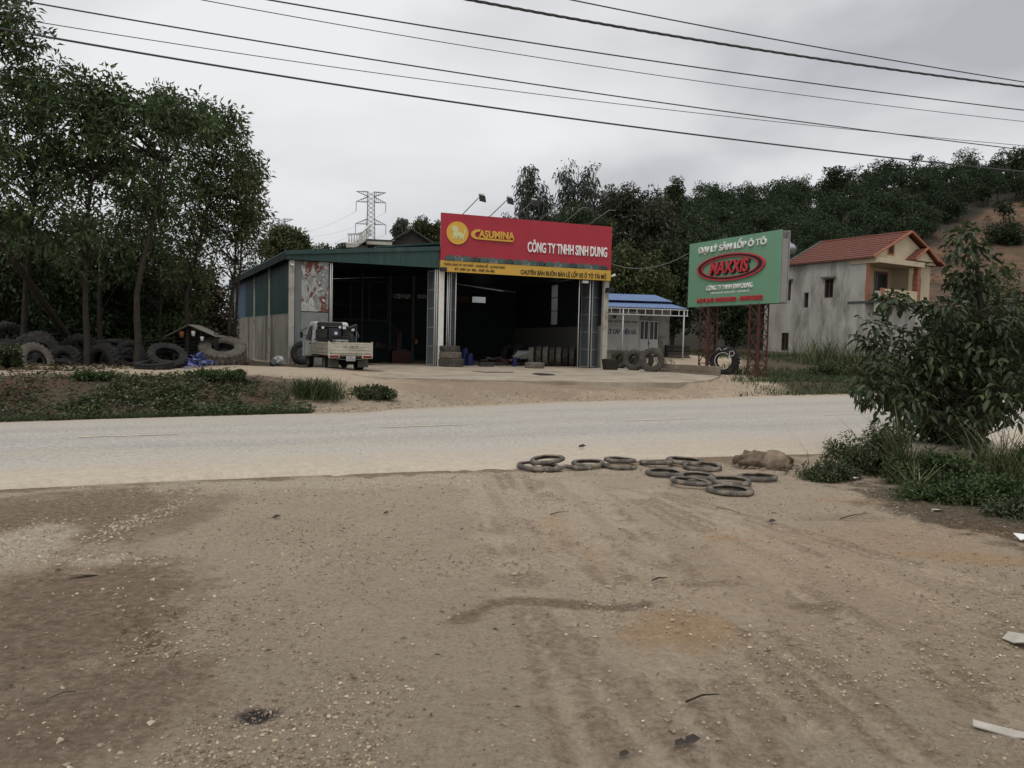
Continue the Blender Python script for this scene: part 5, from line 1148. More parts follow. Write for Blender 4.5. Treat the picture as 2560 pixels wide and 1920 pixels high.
# huge marked tyre under the billboard
bt = gh(1818, 938); c = Vector((bt.x, bt.y + .55, hz(bt.x, bt.y) + .66)); TR = R(-30)
BT = tyre('huge standing tyre with white painted marks under the green billboard', c, .70, .50, ri=.36, rot=(0, .4, TR), mat=rubber_d, nl=26, lug=.05)
wp = M('white_chalk_paint', (.46, .45, .42), .8, .2, 8, 0)
def face_mark(pts, w, closed=False):
    mb = MB(); Mi = BT.rotation_euler.to_matrix().inverted(); V = []
    n = len(pts)
    for i, (u, v) in enumerate(pts):
        a = Vector(pts[max(0, i - 1)]); b = Vector(pts[min(n - 1, i + 1)]); d = (b - a); d = Vector((d[0], d[1])).normalized(); nn = Vector((-d.y, d.x)) * w / 2
        for s_ in (1, -1): V.append(Matrix.Rotation(-.4, 3, 'Y') @ Vector(((u + nn.x * s_) * .72, -.262, (v + nn.y * s_) * .72)))
    mb.add(V, [(2 * i, 2 * i + 1, 2 * i + 3, 2 * i + 2) for i in range(n - 1)]); return mb.build('painted_mark', wp, BT)
face_mark([(.53 * math.cos(t), .53 * math.sin(t)) for t in np.linspace(.9, 5.4, 26)], .045)
face_mark([(.36, .05), (.42, .62), (.62, .66), (.72, .50), (.62, .34), (.42, .32)], .055); face_mark([(-.45, .66), (-.28, .84), (-.12, .66)], .045); face_mark([(.0, .74), (.24, .82)], .045); face_mark([(-.78, -.55), (-.55, -.62)], .05)
# tyres leaning by the hut
LT = 'tyres leaning beside the hut'
for i, (px, py, Ro, a, lab) in enumerate([(1552, 921, .48, 40, 'leftmost of the four tyres leaning by the hut'), (1588, 926, .53, 36, 'second tyre from the left of the four leaning by the hut'), (1612, 924, .50, 30, 'half hidden third tyre of the four leaning by the hut'), (1632, 930, .59, 26, 'rightmost and largest of the four tyres leaning by the hut')]):
    p = gp(px, py, ZS); c = Vector((p.x, p.y + .35, ZS + Ro * .93)); tyre(lab, c, Ro, .30, ri=Ro * .5, rot=(R(-14), .3 * i, R(-a)), mat=(rubber, rubber, rubber_d, rubber)[i], group=LT)
# ------------------------------------------------------------------ hut with blue roof
AB = at(1530, 886, 46.5); AZ = 1.08; A_ANG = R(8)
HUT = empty('roadside_hut', (AB.x, 46.3, AZ), A_ANG, 'small grey hut with blue corrugated roof and white awning frame', 'hut')
def al(px, py, y=0.0): return local_hit(px, py, HUT, ylocal=y)
x0 = al(1500, 860).x; x1 = al(1672, 860).x; ztop = 3.0; dl, dr = al(1598, 850).x, al(1646, 850).x; dz = al(1620, 800).z
hut_w = M('hut_wall', (.23, .22, .20), .9, .2, 1.5, .25, 15, c2=(.14, .13, .115), c2s=1.5)
mb = MB(); mb.box(x0, dl, 0, .15, -.3, ztop).box(dr, x1, 0, .15, -.3, ztop).box(dl, dr, 0, .15, dz, ztop).box(x1 - .15, x1, .15, 4, -.3, ztop).box(x0, x1 - .15, 3.85, 4, -.3, ztop).box(x0, x0 + .15, .15, 3.85, -.3, ztop); mb.build('wall', hut_w, HUT)
blue_roof = M('blue_roof_sheet', (.12, .185, .33), .5, .1, 2, .03, 12)
def rib_plane(a, b, c, d, n, mat, name, amp=.035):
    """corrugated sheet: a-b front edge, d-c back edge, ribs running front to back"""
    a, b, c, d = map(Vector, (a, b, c, d)); nrm = (b - a).cross(d - a).normalized(); V = []
    for i in range(n + 1):
        t = i / n; u = amp if i % 2 else 0; V += [a.lerp(b, t) + nrm * u, d.lerp(c, t) + nrm * u]
    mb = MB(); mb.add(V, [(2 * i, 2 * i + 2, 2 * i + 3, 2 * i + 1) for i in range(n)]); mb.add([v - nrm * .03 for v in V], [(2 * i + 1, 2 * i + 3, 2 * i + 2, 2 * i) for i in range(n)]); return mb.build(name, mat, HUT)
ye = -2.0; e1 = al(1721, 773, ye); ez = e1.z; xe0 = x0 - .6
rib_plane((xe0, ye, ez), (e1.x, ye, ez), (e1.x - .5, .1, ez + .42), (xe0, .1, ez + .42), 60, blue_roof, 'awning_sheet')
rz_ = al(1600, 737, 1.8).z; m1 = al(1684, 760, -.35)
rib_plane((xe0, -.4, ez + .48), (m1.x, -.4, ez + .48), (al(1640, 738, 1.8).x, 1.8, rz_), (xe0, 1.8, rz_), 52, blue_roof, 'roof_sheet')
rib_plane((xe0, 4.2, ez + .48), (m1.x, 4.2, ez + .48), (al(1640, 738, 1.8).x, 1.8, rz_), (xe0, 1.8, rz_), 40, blue_roof, 'roof_sheet')
mb = MB(); mb.add([(m1.x, -.4, ez + .47), (m1.x, 4.2, ez + .47), (al(1640, 738, 1.8).x, 1.8, rz_)], [(0, 1, 2)]); mb.build('roof_end', blue_roof, HUT)
wf = M('white_frame', (.50, .50, .48), .5, .1, 4, 0)
mb = MB(); mb.bar((xe0, ye + .03, ez - .06), (e1.x, ye + .03, ez - .06), .05); mb.bar((xe0, ye + .03, ez - .40), (e1.x, ye + .03, ez - .40), .05); mb.build('awning_rail', wf, HUT)
for k in range(11): x = xe0 + .2 + (e1.x - xe0 - .25) * k / 10; mb = MB(); mb.bar((x, ye + .03, ez - .40), (x, ye + .03, ez - .06), .04); mb.build('rail_strut', wf, HUT)
for px in (1556, 1708):
    p = al(px, 850, ye + .05); mb = MB(); mb.tube([(p.x, ye + .05, -.5), (p.x, ye + .05, ez - .1)], .04, 8); mb.build('awning_post', wf, HUT, smooth=True)
for x in (x0 + 1, (x0 + x1) / 2, e1.x - .3): mb = MB(); mb.bar((x, ye, ez - .05), (x, .1, ez + .36), .05); mb.build('rafter', wf, HUT)
# double door: lower panels, barred glass above
dm = M('door_white', (.47, .47, .46), .5, .08, 3, 0); dw = (dr - dl) / 2
for k in range(2):
    xa = dl + dw * k + .02; xb = dl + dw * (k + 1) - .02; mb = MB(); mb.box(xa, xb, .02, .07, 0.0, .95); D_ = mb.build('door', dm, HUT)
    mb = MB(); mb.box(xa, xa + .05, .02, .07, .95, dz - .03).box(xb - .05, xb, .02, .07, .95, dz - .03).box(xa + .05, xb - .05, .02, .07, dz - .09, dz - .03).box((xa + xb) / 2 - .025, (xa + xb) / 2 + .025, .02, .07, .95, dz - .09); mb.build('door_frame', dm, D_)
    for s_ in (0, 1):
        a_ = xa + .05 + s_ * ((xb - xa) / 2 - .025); mb = MB(); mb.box(a_, a_ + (xb - xa) / 2 - .075, .045, .055, .95, dz - .09); mb.build('pane', M('brown_glass', (.03, .022, .018), .2, .1, 3, 0), D_)
    mb = MB(); mb.box(xa + .07, xb - .07, .005, .018, .12, .55).box(xa + .07, xb - .07, .005, .018, .62, .86); mb.build('door_panel', dm, D_)
mb = MB(); mb.lathe([(0, -.02), (.05, -.02), (.05, .02), (0, .02)], 10, 'y'); mb.build('door_lock', m_dk, HUT, loc=((dl + dr) / 2, -.0, .72))
# banner on the wall
bn = M('banner_white', (.45, .45, .44), .7, .07, 2, .02, 8); b1 = al(1597, 850, -.03).x; bz0, bz1 = al(1560, 876, -.03).z, al(1560, 778, -.03).z
BN = empty('wall_banner', Matrix.Translation(HUT.location) @ Matrix.Rotation(A_ANG, 4, 'Z') @ Vector((0, -.03, 0)), A_ANG, 'white advertising banner fixed on the hut wall left of the door', 'banner')
mb = MB(); mb.box(x0, b1, 0, .02, bz0, bz1); mb.build('sheet', bn, BN)
blue_t = M('banner_blue', (.03, .035, .10), .6, .1, 4, 0); grey_t = M('banner_grey', (.30, .29, .27), .6, .1, 4, 0)
def bt_(px0, py0, px1, py1): a = al(px0, py0, -.03); b = al(px1, py1, -.03); return (a.x, b.z, b.x, a.z) if a.z > b.z else (a.x, a.z, b.x, b.z)
text('ĐẠI LÝ CÁP', bt_(1498, 837, 1551, 820), blue_t, BN, -.002, .01, bold=.03); text('HIÊN HẢI', bt_(1558, 836, 1590, 820), blue_t, BN, -.002, .01, bold=.03)
text('ĐẠI LÝ ĐỘC QUYỀN CÁP VTC QUẢNG NINH', bt_(1480, 807, 1594, 799), letter_black, BN, -.002, .006, bold=.02)
text('TRUYỀN HÌNH CÁP - INTERNET', bt_(1500, 815, 1595, 809), grey_t, BN, -.002, .006)
for px in (1530, 1537): a = al(px, 792, -.03); mb = MB(); mb.box(a.x - .08, a.x + .08, -.006, 0, a.z - .09, a.z + .1); mb.build('print_mark', blue_t if px > 1533 else grey_t, BN)
# planks and stones by the hut, low kerb wall
p = onh(1690, 885, 47); o = empty('plank_pile', p, .3, 'dark stack of planks at the right corner of the hut', 'planks')
for k in range(7): MB().box(-.8, .8, -.3 + .12 * (k % 2), .1 + .12 * (k % 2), .11 * k, .11 * k + .09).build('plank', m_dk, o)
kw = M('kerb_masonry', (.20, .165, .125), .9, .25, 2, .3, 15); ka, kb = gp(1640, 928, ZS), gp(1790, 939, ZS)
KW = empty('kerb_wall', (ka.x, ka.y, ZS), math.atan2(kb.y - ka.y, kb.x - ka.x), 'low masonry kerb wall right of the leaning tyres', 'wall'); kl = (kb - ka).length
for r_ in range(2):
    nb = int(kl / .42)
    for i in range(nb):
        xx_ = kl * i / nb + (.2 if r_ else 0) * (i < nb - 1); MB().box(xx_ + .006, min(kl, xx_ + kl / nb) - .006, random.uniform(-.01, .012), .25, -.12 + .26 * r_, .13 + .26 * r_ + random.uniform(-.012, .008)).build('block', kw, KW, bevel=.012)

# ------------------------------------------------------------------ two-storey grey house
HC = at(2165, 700, 60.0); HZ = 1.5; HA = math.atan2(.514, .857)
HS = empty('two_storey_house', (HC.x, 60.0, HZ), HA, 'unplastered grey two-storey house with red tiled roof and cream balcony', 'house')
def hs(px, py, x=0.0): return local_hit(px, py, HS, xlocal=x)
def hf(px, py, y=0.0): return local_hit(px, py, HS, ylocal=y)
ev = hs(2165, 645).z; LN = 9.8; RF_E = hs(1968, 660).y; HWD = 8.8
grey_w = M('grey_render', (.43, .41, .375), .92, .14, .9, .2, 12, c2=(.22, .205, .18), c2s=.9, c2t=(.46, .66), stretch=(1, 1, .32))
cream = M('cream_wall', (.50, .42, .29), .8, .08, 2, .1, 15); orng = M('terracotta_trim', (.30, .12, .07), .8, .12, 3, .05)
tile_m = M('clay_tile', (.15, .058, .043), .85, .2, 3, .1, 10, c2=(.14, .055, .04), c2s=2)
# holes in the side wall
def rect(pa, pb): a = hs(*pa); b = hs(*pb); return (min(a.y, b.y), max(a.y, b.y), min(a.z, b.z), max(a.z, b.z))
holes = [rect((2060, 745), (2084, 697)), rect((2008, 770), (2022, 731)), rect((1966, 752), (1978, 703)), rect((1952, 876), (1972, 832))]
ys = sorted({0, LN, *[v for h in holes for v in h[:2]]}); zs = sorted({-.6, ev, *[v for h in holes for v in h[2:]]}); mb = MB()
for ya, yb in zip(ys[:-1], ys[1:]):
    run = None
    for za, zc in zip(zs[:-1], zs[1:]):
        hole = any(h[0] - 1e-4 <= ya and yb <= h[1] + 1e-4 and h[2] - 1e-4 <= za and zc <= h[3] + 1e-4 for h in holes)
        if hole:
            if run: mb.box(0, .22, ya, yb, *run); run = None
        else: run = (run[0], zc) if run else (za, zc)
    if run: mb.box(0, .22, ya, yb, *run)
mb.build('side_wall', grey_w, HS)
wood = M('brown_window_wood', (.10, .052, .036), .7, .2, 4); wgl = M('window_glass', (.02, .022, .024), .15, .1, 2, 0, spec=.5); ledge = M('ledge_grey', (.15, .14, .125), .9)
for i, (y0, y1, z0, z1) in enumerate(holes):
    mb = MB(); t = .07
    mb.box(.05, .14, y0, y0 + t, z0, z1).box(.05, .14, y1 - t, y1, z0, z1).box(.05, .14, y0 + t, y1 - t, z1 - t, z1).box(.05, .14, y0 + t, y1 - t, z0, z0 + t)
    if i != 1: mb.box(.05, .14, (y0 + y1) / 2 - .035, (y0 + y1) / 2 + .035, z0 + t, z1 - t).box(.05, .14, y0 + t, y1 - t, z1 - .42, z1 - .36)
    w_ = mb.build('window', wood if i != 1 else ledge, HS)
    MB().box(.15, .16, y0, y1, z0, z1).build('pane', wgl, w_)
    if i in (0, 2): MB().box(-.32, 0, y0 - .22, y1 + .22, z1 + .06, z1 + .2).build('window_hood', ledge, w_)
    if i == 3:
        for k in range(4): MB().tube([(.02, y0 + (y1 - y0) * (k + .5) / 4, z0), (.02, y0 + (y1 - y0) * (k + .5) / 4, z1)], .02, 6).build('window_bar', m_dk, w_)
# other walls
f1 = hf(2200, 752).z - .1                                  # balcony floor
mb = MB(); mb.box(.22, HWD, .0, .2, -.6, f1 - .15).box(HWD - .2, HWD, .2, LN, -.6, ev).box(.22, HWD - .2, LN - .2, LN, -.6, ev); mb.build('outer_wall', grey_w, HS)
xcol = hf(2266, 750).x
mb = MB(); mb.box(.22, xcol + .2, 1.5, 1.65, f1, ev - .02).box(xcol + .22, HWD - .2, .05, .2, f1, ev - .02).box(xcol + .2, xcol + .35, .2, 1.5, f1, ev - .02); mb.build('upper_wall', cream, HS)
mb = MB(); mb.box(-.05, xcol + .5, -1.0, 1.5, f1 - .16, f1); mb.build('balcony_slab', M('slab_dark', (.07, .08, .075), .9), HS)
mb = MB(); mb.box(-.08, xcol + .4, -1.15, 1.4, ev - .42, ev - .04); mb.build('porch_beam', cream, HS)
mb = MB(); mb.box(-.02, .22, -.22, 0.0, f1, ev - .42); mb.build('corner_pilaster', orng, HS)
mb = MB(); mb.box(xcol - .2, xcol + .18, -.98, -.6, f1, ev - .42); mb.build('column', orng, HS)
for k in range(7): z = f1 + .2 + k * .42; MB().box(xcol - .225, xcol + .205, -1.0, -.58, z, z + .03).build('column_joint', M('trim_joint', (.25, .09, .05), .8), HS)
xr = [.25, 1.0, xcol - .2]
mb = MB(); mb.box(.9, xcol - .2, -1.0, -.85, f1, f1 + .95); PR = mb.build('balcony_parapet', cream, HS); MB().box(.55, .88, -1.02, -.83, f1 - .05, f1 + 1.0).build('parapet_post', orng, PR)
a = hf(2216, 760, -1.0).x; b = hf(2246, 760, -1.0).x
mb = MB(); mb.box(a, b, -1.03, -1.005, f1 + .28, f1 + .36).box(a, a + .1, -1.03, -1.005, f1 + .36, f1 + .85).box(b - .1, b, -1.03, -1.005, f1 + .36, f1 + .85); mb.build('parapet_trim', orng, PR)
MB().box(-.02, .5, -1.0, -.8, f1 - .9, f1 + .75).build('grey_pier', grey_w, HS)
ddoor = M('blue_green_door', (.035, .06, .075), .6, .15, 3)
for (pxa, pxb, py0, py1, yy) in ((2185, 2217, 748, 684, 1.5), (2281, 2301, 748, 694, .05)):
    a = hf(pxa, py0, yy); b = hf(pxb, py1, yy); D_ = MB().box(a.x, b.x, yy - .05, yy - .005, f1 + .02, b.z).build('door', ddoor, HS)
    MB().box(a.x - .12, a.x - .002, yy - .06, yy - .004, f1 + .02, b.z + .12).box(b.x + .002, b.x + .12, yy - .06, yy - .004, f1 + .02, b.z + .12).box(a.x, b.x, yy - .06, yy - .004, b.z + .002, b.z + .12).build('door_trim', orng if yy > 1 else cream, D_)
    for s_ in (0, 1):
        xm = a.x + (b.x - a.x) * (.08 + .46 * s_); MB().box(xm, xm + (b.x - a.x) * .38, yy - .062, yy - .052, f1 + 1.0, b.z - .15).build('pane', wgl, D_)
# tiled roof, courses stepped
px_x = HWD / 2; pk = hf(2248, 579, -.4).z
def tiled(xe, xr_, ya, yb, ze, zr_, n, name, parent):
    mb = MB(); nt_ = int((yb - ya) / .28)
    for i in range(n):
        t0, t1 = i / n, (i + 1) / n + .02; xa, xb = xe + (xr_ - xe) * t0, xe + (xr_ - xe) * t1; za, zc = ze + (zr_ - ze) * t0, ze + (zr_ - ze) * t1
        V = []
        for j in range(nt_ * 2 + 1):
            y = ya + (yb - ya) * j / (nt_ * 2); u = .018 if j % 2 else 0
            V += [(xa, y, za + .09 + u), (xb, y, zc + .02 + u), (xa, y, za - .04)]
        f = []
        for j in range(nt_ * 2): k = 3 * j; f += [(k, k + 3, k + 4, k + 1), (k, k + 2, k + 5, k + 3)]
        mb.add(V, f)
    return mb.build(name, tile_m, parent)
RF = empty_r = tiled(-.35, px_x, -.75, RF_E, ev - .02, pk, 11, 'tiled_roof', HS); tiled(HWD + .35, px_x, -.75, RF_E, ev - .02, pk, 11, 'tiled_roof', HS)
mb = MB(); mb.tube([(px_x, -.8, pk + .06), (px_x, RF_E, pk + .06)], .11, 8); mb.build('ridge_tile', tile_m, HS)
for s_, xe in ((0, -.35), (1, HWD + .35)): mb = MB(); mb.bar((xe, -.8, ev + .02), (px_x, -.8, pk + .06), .16, .14); mb.build('verge_tile', orng, HS)
mb = MB(); mb.bar((-.36, RF_E + .03, ev + .05), (px_x, RF_E + .03, pk + .1), .12, .16); mb.bar((HWD + .36, RF_E + .03, ev + .05), (px_x, RF_E + .03, pk + .1), .12, .16); mb.build('back_verge', ledge, HS)
mb = MB(); mb.prism([(0, ev - .04), (HWD, ev - .04), (px_x, pk - .12)], -.35, -.2); mb.build('gable', cream, HS); mb = MB(); mb.prism([(0.2, ev - .04), (HWD - .2, ev - .04), (px_x, pk - .12)], RF_E - .25, RF_E - .1); mb.build('gable', grey_w, HS)
gv = hf(2229, 622, -.4); mb = MB(); mb.box(gv.x - .42, gv.x + .42, -.38, -.352, gv.z - .5, gv.z + .72); v_ = mb.build('gable_vent', orng, HS); MB().box(gv.x - .28, gv.x + .28, -.386, -.381, gv.z - .36, gv.z + .55).build('vent_slats', M('vent_dark', (.05, .02, .015), .8), v_)
# lower porch roof to the right
pr_ = hf(2318, 622, -1.2); xr_ = pr_.x; zp = pr_.z - .95
tiled(xr_ - 1.5, xr_, -1.25, .9, zp, pr_.z, 5, 'porch_roof', HS); tiled(xr_ + 1.5, xr_, -1.25, .9, zp, pr_.z, 5, 'porch_roof', HS)
mb = MB(); mb.prism([(xr_ - 1.35, zp - .02), (xr_ + 1.35, zp - .02), (xr_, pr_.z - .1)], -1.0, -.85); mb.build('gable', cream, HS)
MB().bar((xr_ - 1.55, -1.3, zp + .02), (xr_, -1.3, pr_.z + .05), .14, .12).build('verge_tile', orng, HS); MB().bar((xr_ + 1.55, -1.3, zp + .02), (xr_, -1.3, pr_.z + .05), .14, .12).build('verge_tile', orng, HS)
# water tanks on the flat back roof
mb = MB(); mb.box(.0, HWD, RF_E + .1, LN + 1.6, ev - .12, ev); mb.build('flat_roof', ledge, HS)
tank_m = M('steel_tank', (.42, .43, .44), .3, .08, 3, 0, metal=.6)
for (x, y, z, r_, lab) in ((1.5, RF_E + 1.2, ev + 1.62, .55, 'upper stainless steel water tank behind the house roof'), (1.0, RF_E + 1.5, ev + .55, .5, 'lower stainless steel water tank behind the house roof')):
    WT = empty('water_tank', Matrix.Translation(HS.location) @ Matrix.Rotation(HA, 4, 'Z') @ Vector((x, y, z)), HA + R(20), lab, 'water tank')
    mb = MB(); mb.lathe([(0, -.95), (.25, -.93), (r_ * .8, -.8), (r_, -.55), (r_, .55), (r_ * .8, .8), (.25, .93), (0, .95)], 20, 'x'); mb.build('drum', tank_m, WT, smooth=True)
    MB().box(-.7, -.6, -.4, .4, -r_ - .55, -r_ * .7).box(.6, .7, -.4, .4, -r_ - .55, -r_ * .7).build('stand', steel_grey, WT); MB().lathe([(0, r_ + .08), (.2, r_ + .08), (.2, r_ - .05)], 12, 'z').build('hatch', M('white_hatch', (.6, .6, .58), .5), WT)

# ------------------------------------------------------------------ buildings behind the workshop
bt0 = at(866, 625, 56); TB = empty('terrace_house', (bt0.x, 56, 1.2), R(10), 'white house with a balustraded roof terrace rising behind the workshop', 'house')
def tl(px, py, y=0.): return local_hit(px, py, TB, ylocal=y)
bw = M('pale_plaster', (.42, .40, .35), .85, .12, 2, .1)
a = tl(866, 615).x; b = tl(980, 615).x; rz0 = tl(930, 609).z; c1 = tl(916, 600).x
mb = MB(); mb.box(tl(884, 615).x, b - .4, .4, 6, 0, rz0 - .1); W_ = mb.build('wall', bw, TB)
for px in (930, 955): q = tl(px, 617, .39); MB().box(q.x - .3, q.x + .3, .34, .395, q.z - .12, q.z + .12).build('vent_window', m_dk, TB)
mb = MB(); z1 = tl(945, 605).z; mb.box(c1, b, -.3, 6, z1 - .22, z1); mb.build('roof_slab', bw, TB)
mb = MB(); mb.box(c1, b, -.2, 6, z1 + .002, z1 + .16); mb.build('mossy_parapet', M('mossy_edge', (.055, .052, .045), .95, .3, 4, .4), TB)
lo = tl(866, 613).z; mb = MB(); mb.hexa([(a, -.3, lo - .2), (a + .75, -.9, lo - .2), (c1, -.9, lo + .3), (c1, 3, lo + .3), (a, -.3, lo), (a + .75, -.9, lo), (c1, -.9, lo + .5), (c1, 3, lo + .5)]); mb.build('terrace_edge', bw, TB)
bal = M('white_baluster', (.55, .54, .51), .7, .1, 3, .05)
def balus(p, q, n):
    p, q = Vector(p), Vector(q); mb = MB(); mb.bar(p + Vector((0, 0, .72)), q + Vector((0, 0, .72)), .14, .1); mb.bar(p + Vector((0, 0, .06)), q + Vector((0, 0, .06)), .14, .1); rl = mb.build('balustrade_rail', bal, TB)
    for i in range(n): c = p.lerp(q, (i + .5) / n); MB().lathe([(.03, .1), (.065, .25), (.04, .45), (.03, .6), (.05, .68)], 8, 'z').build('baluster', bal, rl, loc=c, smooth=True)
balus((a + .1, -.35, lo + .02), (a + .85, -.85, lo + .02), 4); balus((a + .9, -.86, lo + .05), (c1 - .35, -.86, lo + .1), 5); balus((c1 - .35, -.86, lo + .1), (c1 + .3, .6, lo + .95), 5)
q = at(1025, 620, 60); DG = empty('dark_gable_house', (q.x, 60, 1.2), R(14), 'low house with a dark weathered gable left of the red sign', 'house')
def dgl(px, py): return local_hit(px, py, DG, ylocal=0)
ap_ = dgl(1027, 577); lf = dgl(975, 607); rt_ = dgl(1085, 625); dk = M('weathered_dark_wall', (.045, .04, .035), .95, .25, 2, .2)
mb = MB(); mb.prism([(lf.x, 0), (rt_.x, 0), (rt_.x, lf.z), (ap_.x, ap_.z), (lf.x, lf.z)], 0, .2); mb.build('gable_wall', dk, DG)
mb = MB(); mb.bar((lf.x - .3, -.1, lf.z - .1), (ap_.x, -.1, ap_.z + .12), .5, .12); mb.build('roof_edge', M('mossy_edge', (.055, .052, .045)), DG); mb = MB(); mb.bar((rt_.x + .3, -.1, lf.z - .1), (ap_.x, -.1, ap_.z + .12), .5, .12); mb.build('roof_edge', M('mossy_edge', (.055, .052, .045)), DG)
mb = MB(); mb.hexa([(lf.x, .2, 0), (rt_.x, .2, 0), (rt_.x, 6, 0), (lf.x, 6, 0), (lf.x, .2, lf.z), (rt_.x, .2, lf.z), (rt_.x, 6, lf.z), (lf.x, 6, lf.z)]); mb.build('body', dk, DG)
# pale shed seen through the rear opening
q = at(1185, 770, 62); PS = empty('pale_shed', (q.x, 62, .9), R(15), 'pale shed with blue roof glimpsed through the rear opening', 'shed')
MB().box(-2.2, 2.4, 0, 4, 0, 5.4).build('wall', M('shed_white', (.42, .43, .43), .7, .06, 2, 0), PS); mb = MB(); mb.hexa([(-2.6, -.6, 3.3), (-.3, -.6, 5.1), (-.3, 4, 5.1), (-2.6, 4, 3.3), (-2.6, -.6, 3.6), (-.3, -.6, 5.4), (-.3, 4, 5.4), (-2.6, 4, 3.6)]); mb.build('roof', blue_roof, PS)

# ------------------------------------------------------------------ pylons and their wires
steel_far = M('hazed_lattice', (.20, .21, .225), .7, .08, .5, 0)  # steel grey with the haze of distance put into its colour
def pylon(label, px, py_top, Y, scale):
    t = at(px, py_top, Y); zb_ = 3.0; Hh = t.z - zb_; k = Y / F; P = empty('power_pylon', (t.x, Y, zb_), R(8), label, 'pylon')
    w = scale; mb = MB(); hwd = lambda z: (8.2 + 3.0 * max(0, (Hh - z) / (130 * k) - .3) * 1.2) * k * w / 1.0
    n = 16; zsq = [Hh * (i / n) for i in range(n + 1)]
    for sx in (-1, 1):
        for sy in (-1, 1):
            pts = [Vector((sx * hwd(z), sy * hwd(z), z)) for z in zsq]
            for a, b in zip(pts[:-1], pts[1:]): mb.bar(a, b, 1.6 * k * w)
    for i in range(n):
        z0, z1 = zsq[i], zsq[i + 1]; m_ = (z0 + z1) / 2
        for (za, zc) in ((z0, m_), (m_, z1)):
            h0, h1 = hwd(za), hwd(zc)
            for s_ in (-1, 1):
                mb.bar((-h0, s_ * h0, za), (h1, s_ * h1, zc), .8 * k * w); mb.bar((h0, s_ * h0, za), (-h1, s_ * h1, zc), .8 * k * w); mb.bar((s_ * h0, -h0, za), (s_ * h1, h1, zc), .8 * k * w)
    mb.build('tower', steel_far, P)
    tips = []
    for (zt, zb2, span, up) in ((Hh, Hh - 11 * k * w, 36 * k * w, True), (Hh - 12 * k * w, Hh - 25 * k * w, 36 * k * w, False), (Hh - 66 * k * w, Hh - 79 * k * w, 37 * k * w, False)):
        for s_ in (-1, 1):
            mb = MB(); h = 8 * k * w; tipz = zt if up else zb2; tip = Vector((s_ * span, 0, tipz))
            for sy in (-1, 1):
                mb.bar((s_ * h, sy * h * .6, zt), tip, 1.1 * k * w); mb.bar((s_ * h, sy * h * .6, zb2), tip, 1.1 * k * w)
                for j in range(1, 5):
                    f = j / 5; A = Vector((s_ * h, sy * h * .6, zt)).lerp(tip, f); B = Vector((s_ * h, sy * h * .6, zb2)).lerp(tip, f - .1); mb.bar(A, B, .6 * k * w)
            arm = mb.build('cross_arm', steel_far, P)
            if not up:
                mb = MB(); mb.tube([tip, tip - Vector((0, 0, 24 * k * w))], .8 * k * w, 6); mb.build('insulator', steel_far, arm); tips.append(Matrix.Translation((t.x, Y, zb_)) @ Matrix.Rotation(R(8), 4, 'Z') @ (tip - Vector((0, 0, 24 * k * w))))
    return tips
T1 = pylon('tall lattice power pylon left of the red sign', 928, 480, 260, 1.0)
T2 = pylon('fainter power pylon half hidden by the grove tree', 704, 547, 430, .78)
wire_m = M('far_wire', (.35, .36, .38), .6, .05, 1, 0)
for i, (a, b) in enumerate(zip(T1, T2)):
    mb = MB(); pts = [a.lerp(b, t) - Vector((0, 0, 3.5 * 4 * t * (1 - t))) for t in np.linspace(0, 1, 14)]; mb.tube(pts, .035, 4)
    tag(mb.build('pylon_wire', wire_m), ['upper left wire strung between the two pylons', 'upper right wire strung between the two pylons', 'lower left wire strung between the two pylons', 'lower right wire strung between the two pylons'][i], 'wire', 'wires between the pylons')

# ------------------------------------------------------------------ overhead cables along the road
cab_m = M('black_cable', (.05, .05, .055), .6, .1, 2, 0)
KC = .40
def cable(label, pts, D, r, twist=False):
    cx = np.array([p[0] for p in pts], float); cy = np.array([p[1] for p in pts], float)
    co = np.polyfit(cx, cy, 2 if len(pts) > 2 else 1); P = []
    for x in np.arange(-500, 3100, 60):
        Y = D / (1 - KC * (x - 1280) / F); P.append(at(x, np.polyval(co, x), Y))
    mb = MB()
    if twist:
        Q = []
        for a, b in zip(P[:-1], P[1:]):
            for t in np.linspace(0, 1, 9)[:-1]: Q.append(a.lerp(b, t))
        for ph in (0, 2.1, 4.2):
            mb.tube([q + Vector((0, math.cos(i * .55 + ph), math.sin(i * .55 + ph))) * r * .55 for i, q in enumerate(Q)], r * .62, 5)
    else: mb.tube(P, r, 6)
    tag(mb.build('overhead_cable', cab_m, smooth=True), label, 'cable', 'overhead cables along the road')
cable('lowest overhead cable, ending over the hill crest at right', [(0, 72), (760, 197), (1280, 277), (2003, 370), (2380, 410)], 16.0, .018)
cable('thin overhead cable second from the bottom', [(35, 46), (760, 156), (1280, 226), (2003, 314), (2553, 362)], 16.4, .0075)
cable('medium overhead cable starting at the top left corner', [(41, 0), (760, 120), (1280, 202), (1859, 287), (2553, 373)], 16.2, .013)
cable('thin overhead cable in the middle of the bundle', [(503, 0), (760, 46), (1280, 132), (2032, 243), (2560, 303)], 15.2, .0075)
cable('medium overhead cable above the middle thin one', [(671, 0), (1280, 98), (1974, 202), (2560, 275)], 15.0, .013)
cable('thickest twisted overhead cable at upper right', [(1163, 0), (1280, 16), (1945, 133), (2560, 217)], 14.2, .024, True)
cable('topmost thin overhead cable at upper right', [(1430, 0), (1859, 84), (2560, 205)], 14.0, .012)
# slack wire from the workshop corner to the billboard
a = at(1524, 658, 40.3); b = at(1722, 633, 37.3); mb = MB(); mb.tube([a.lerp(b, t) - Vector((0, 0, .95 * 4 * t * (1 - t) * .5)) for t in np.linspace(0, 1, 14)], .016, 5); tag(mb.build('slack_wire', M('pale_wire', (.2, .2, .19), .6)), 'slack wire from the workshop corner to the green billboard', 'wire')

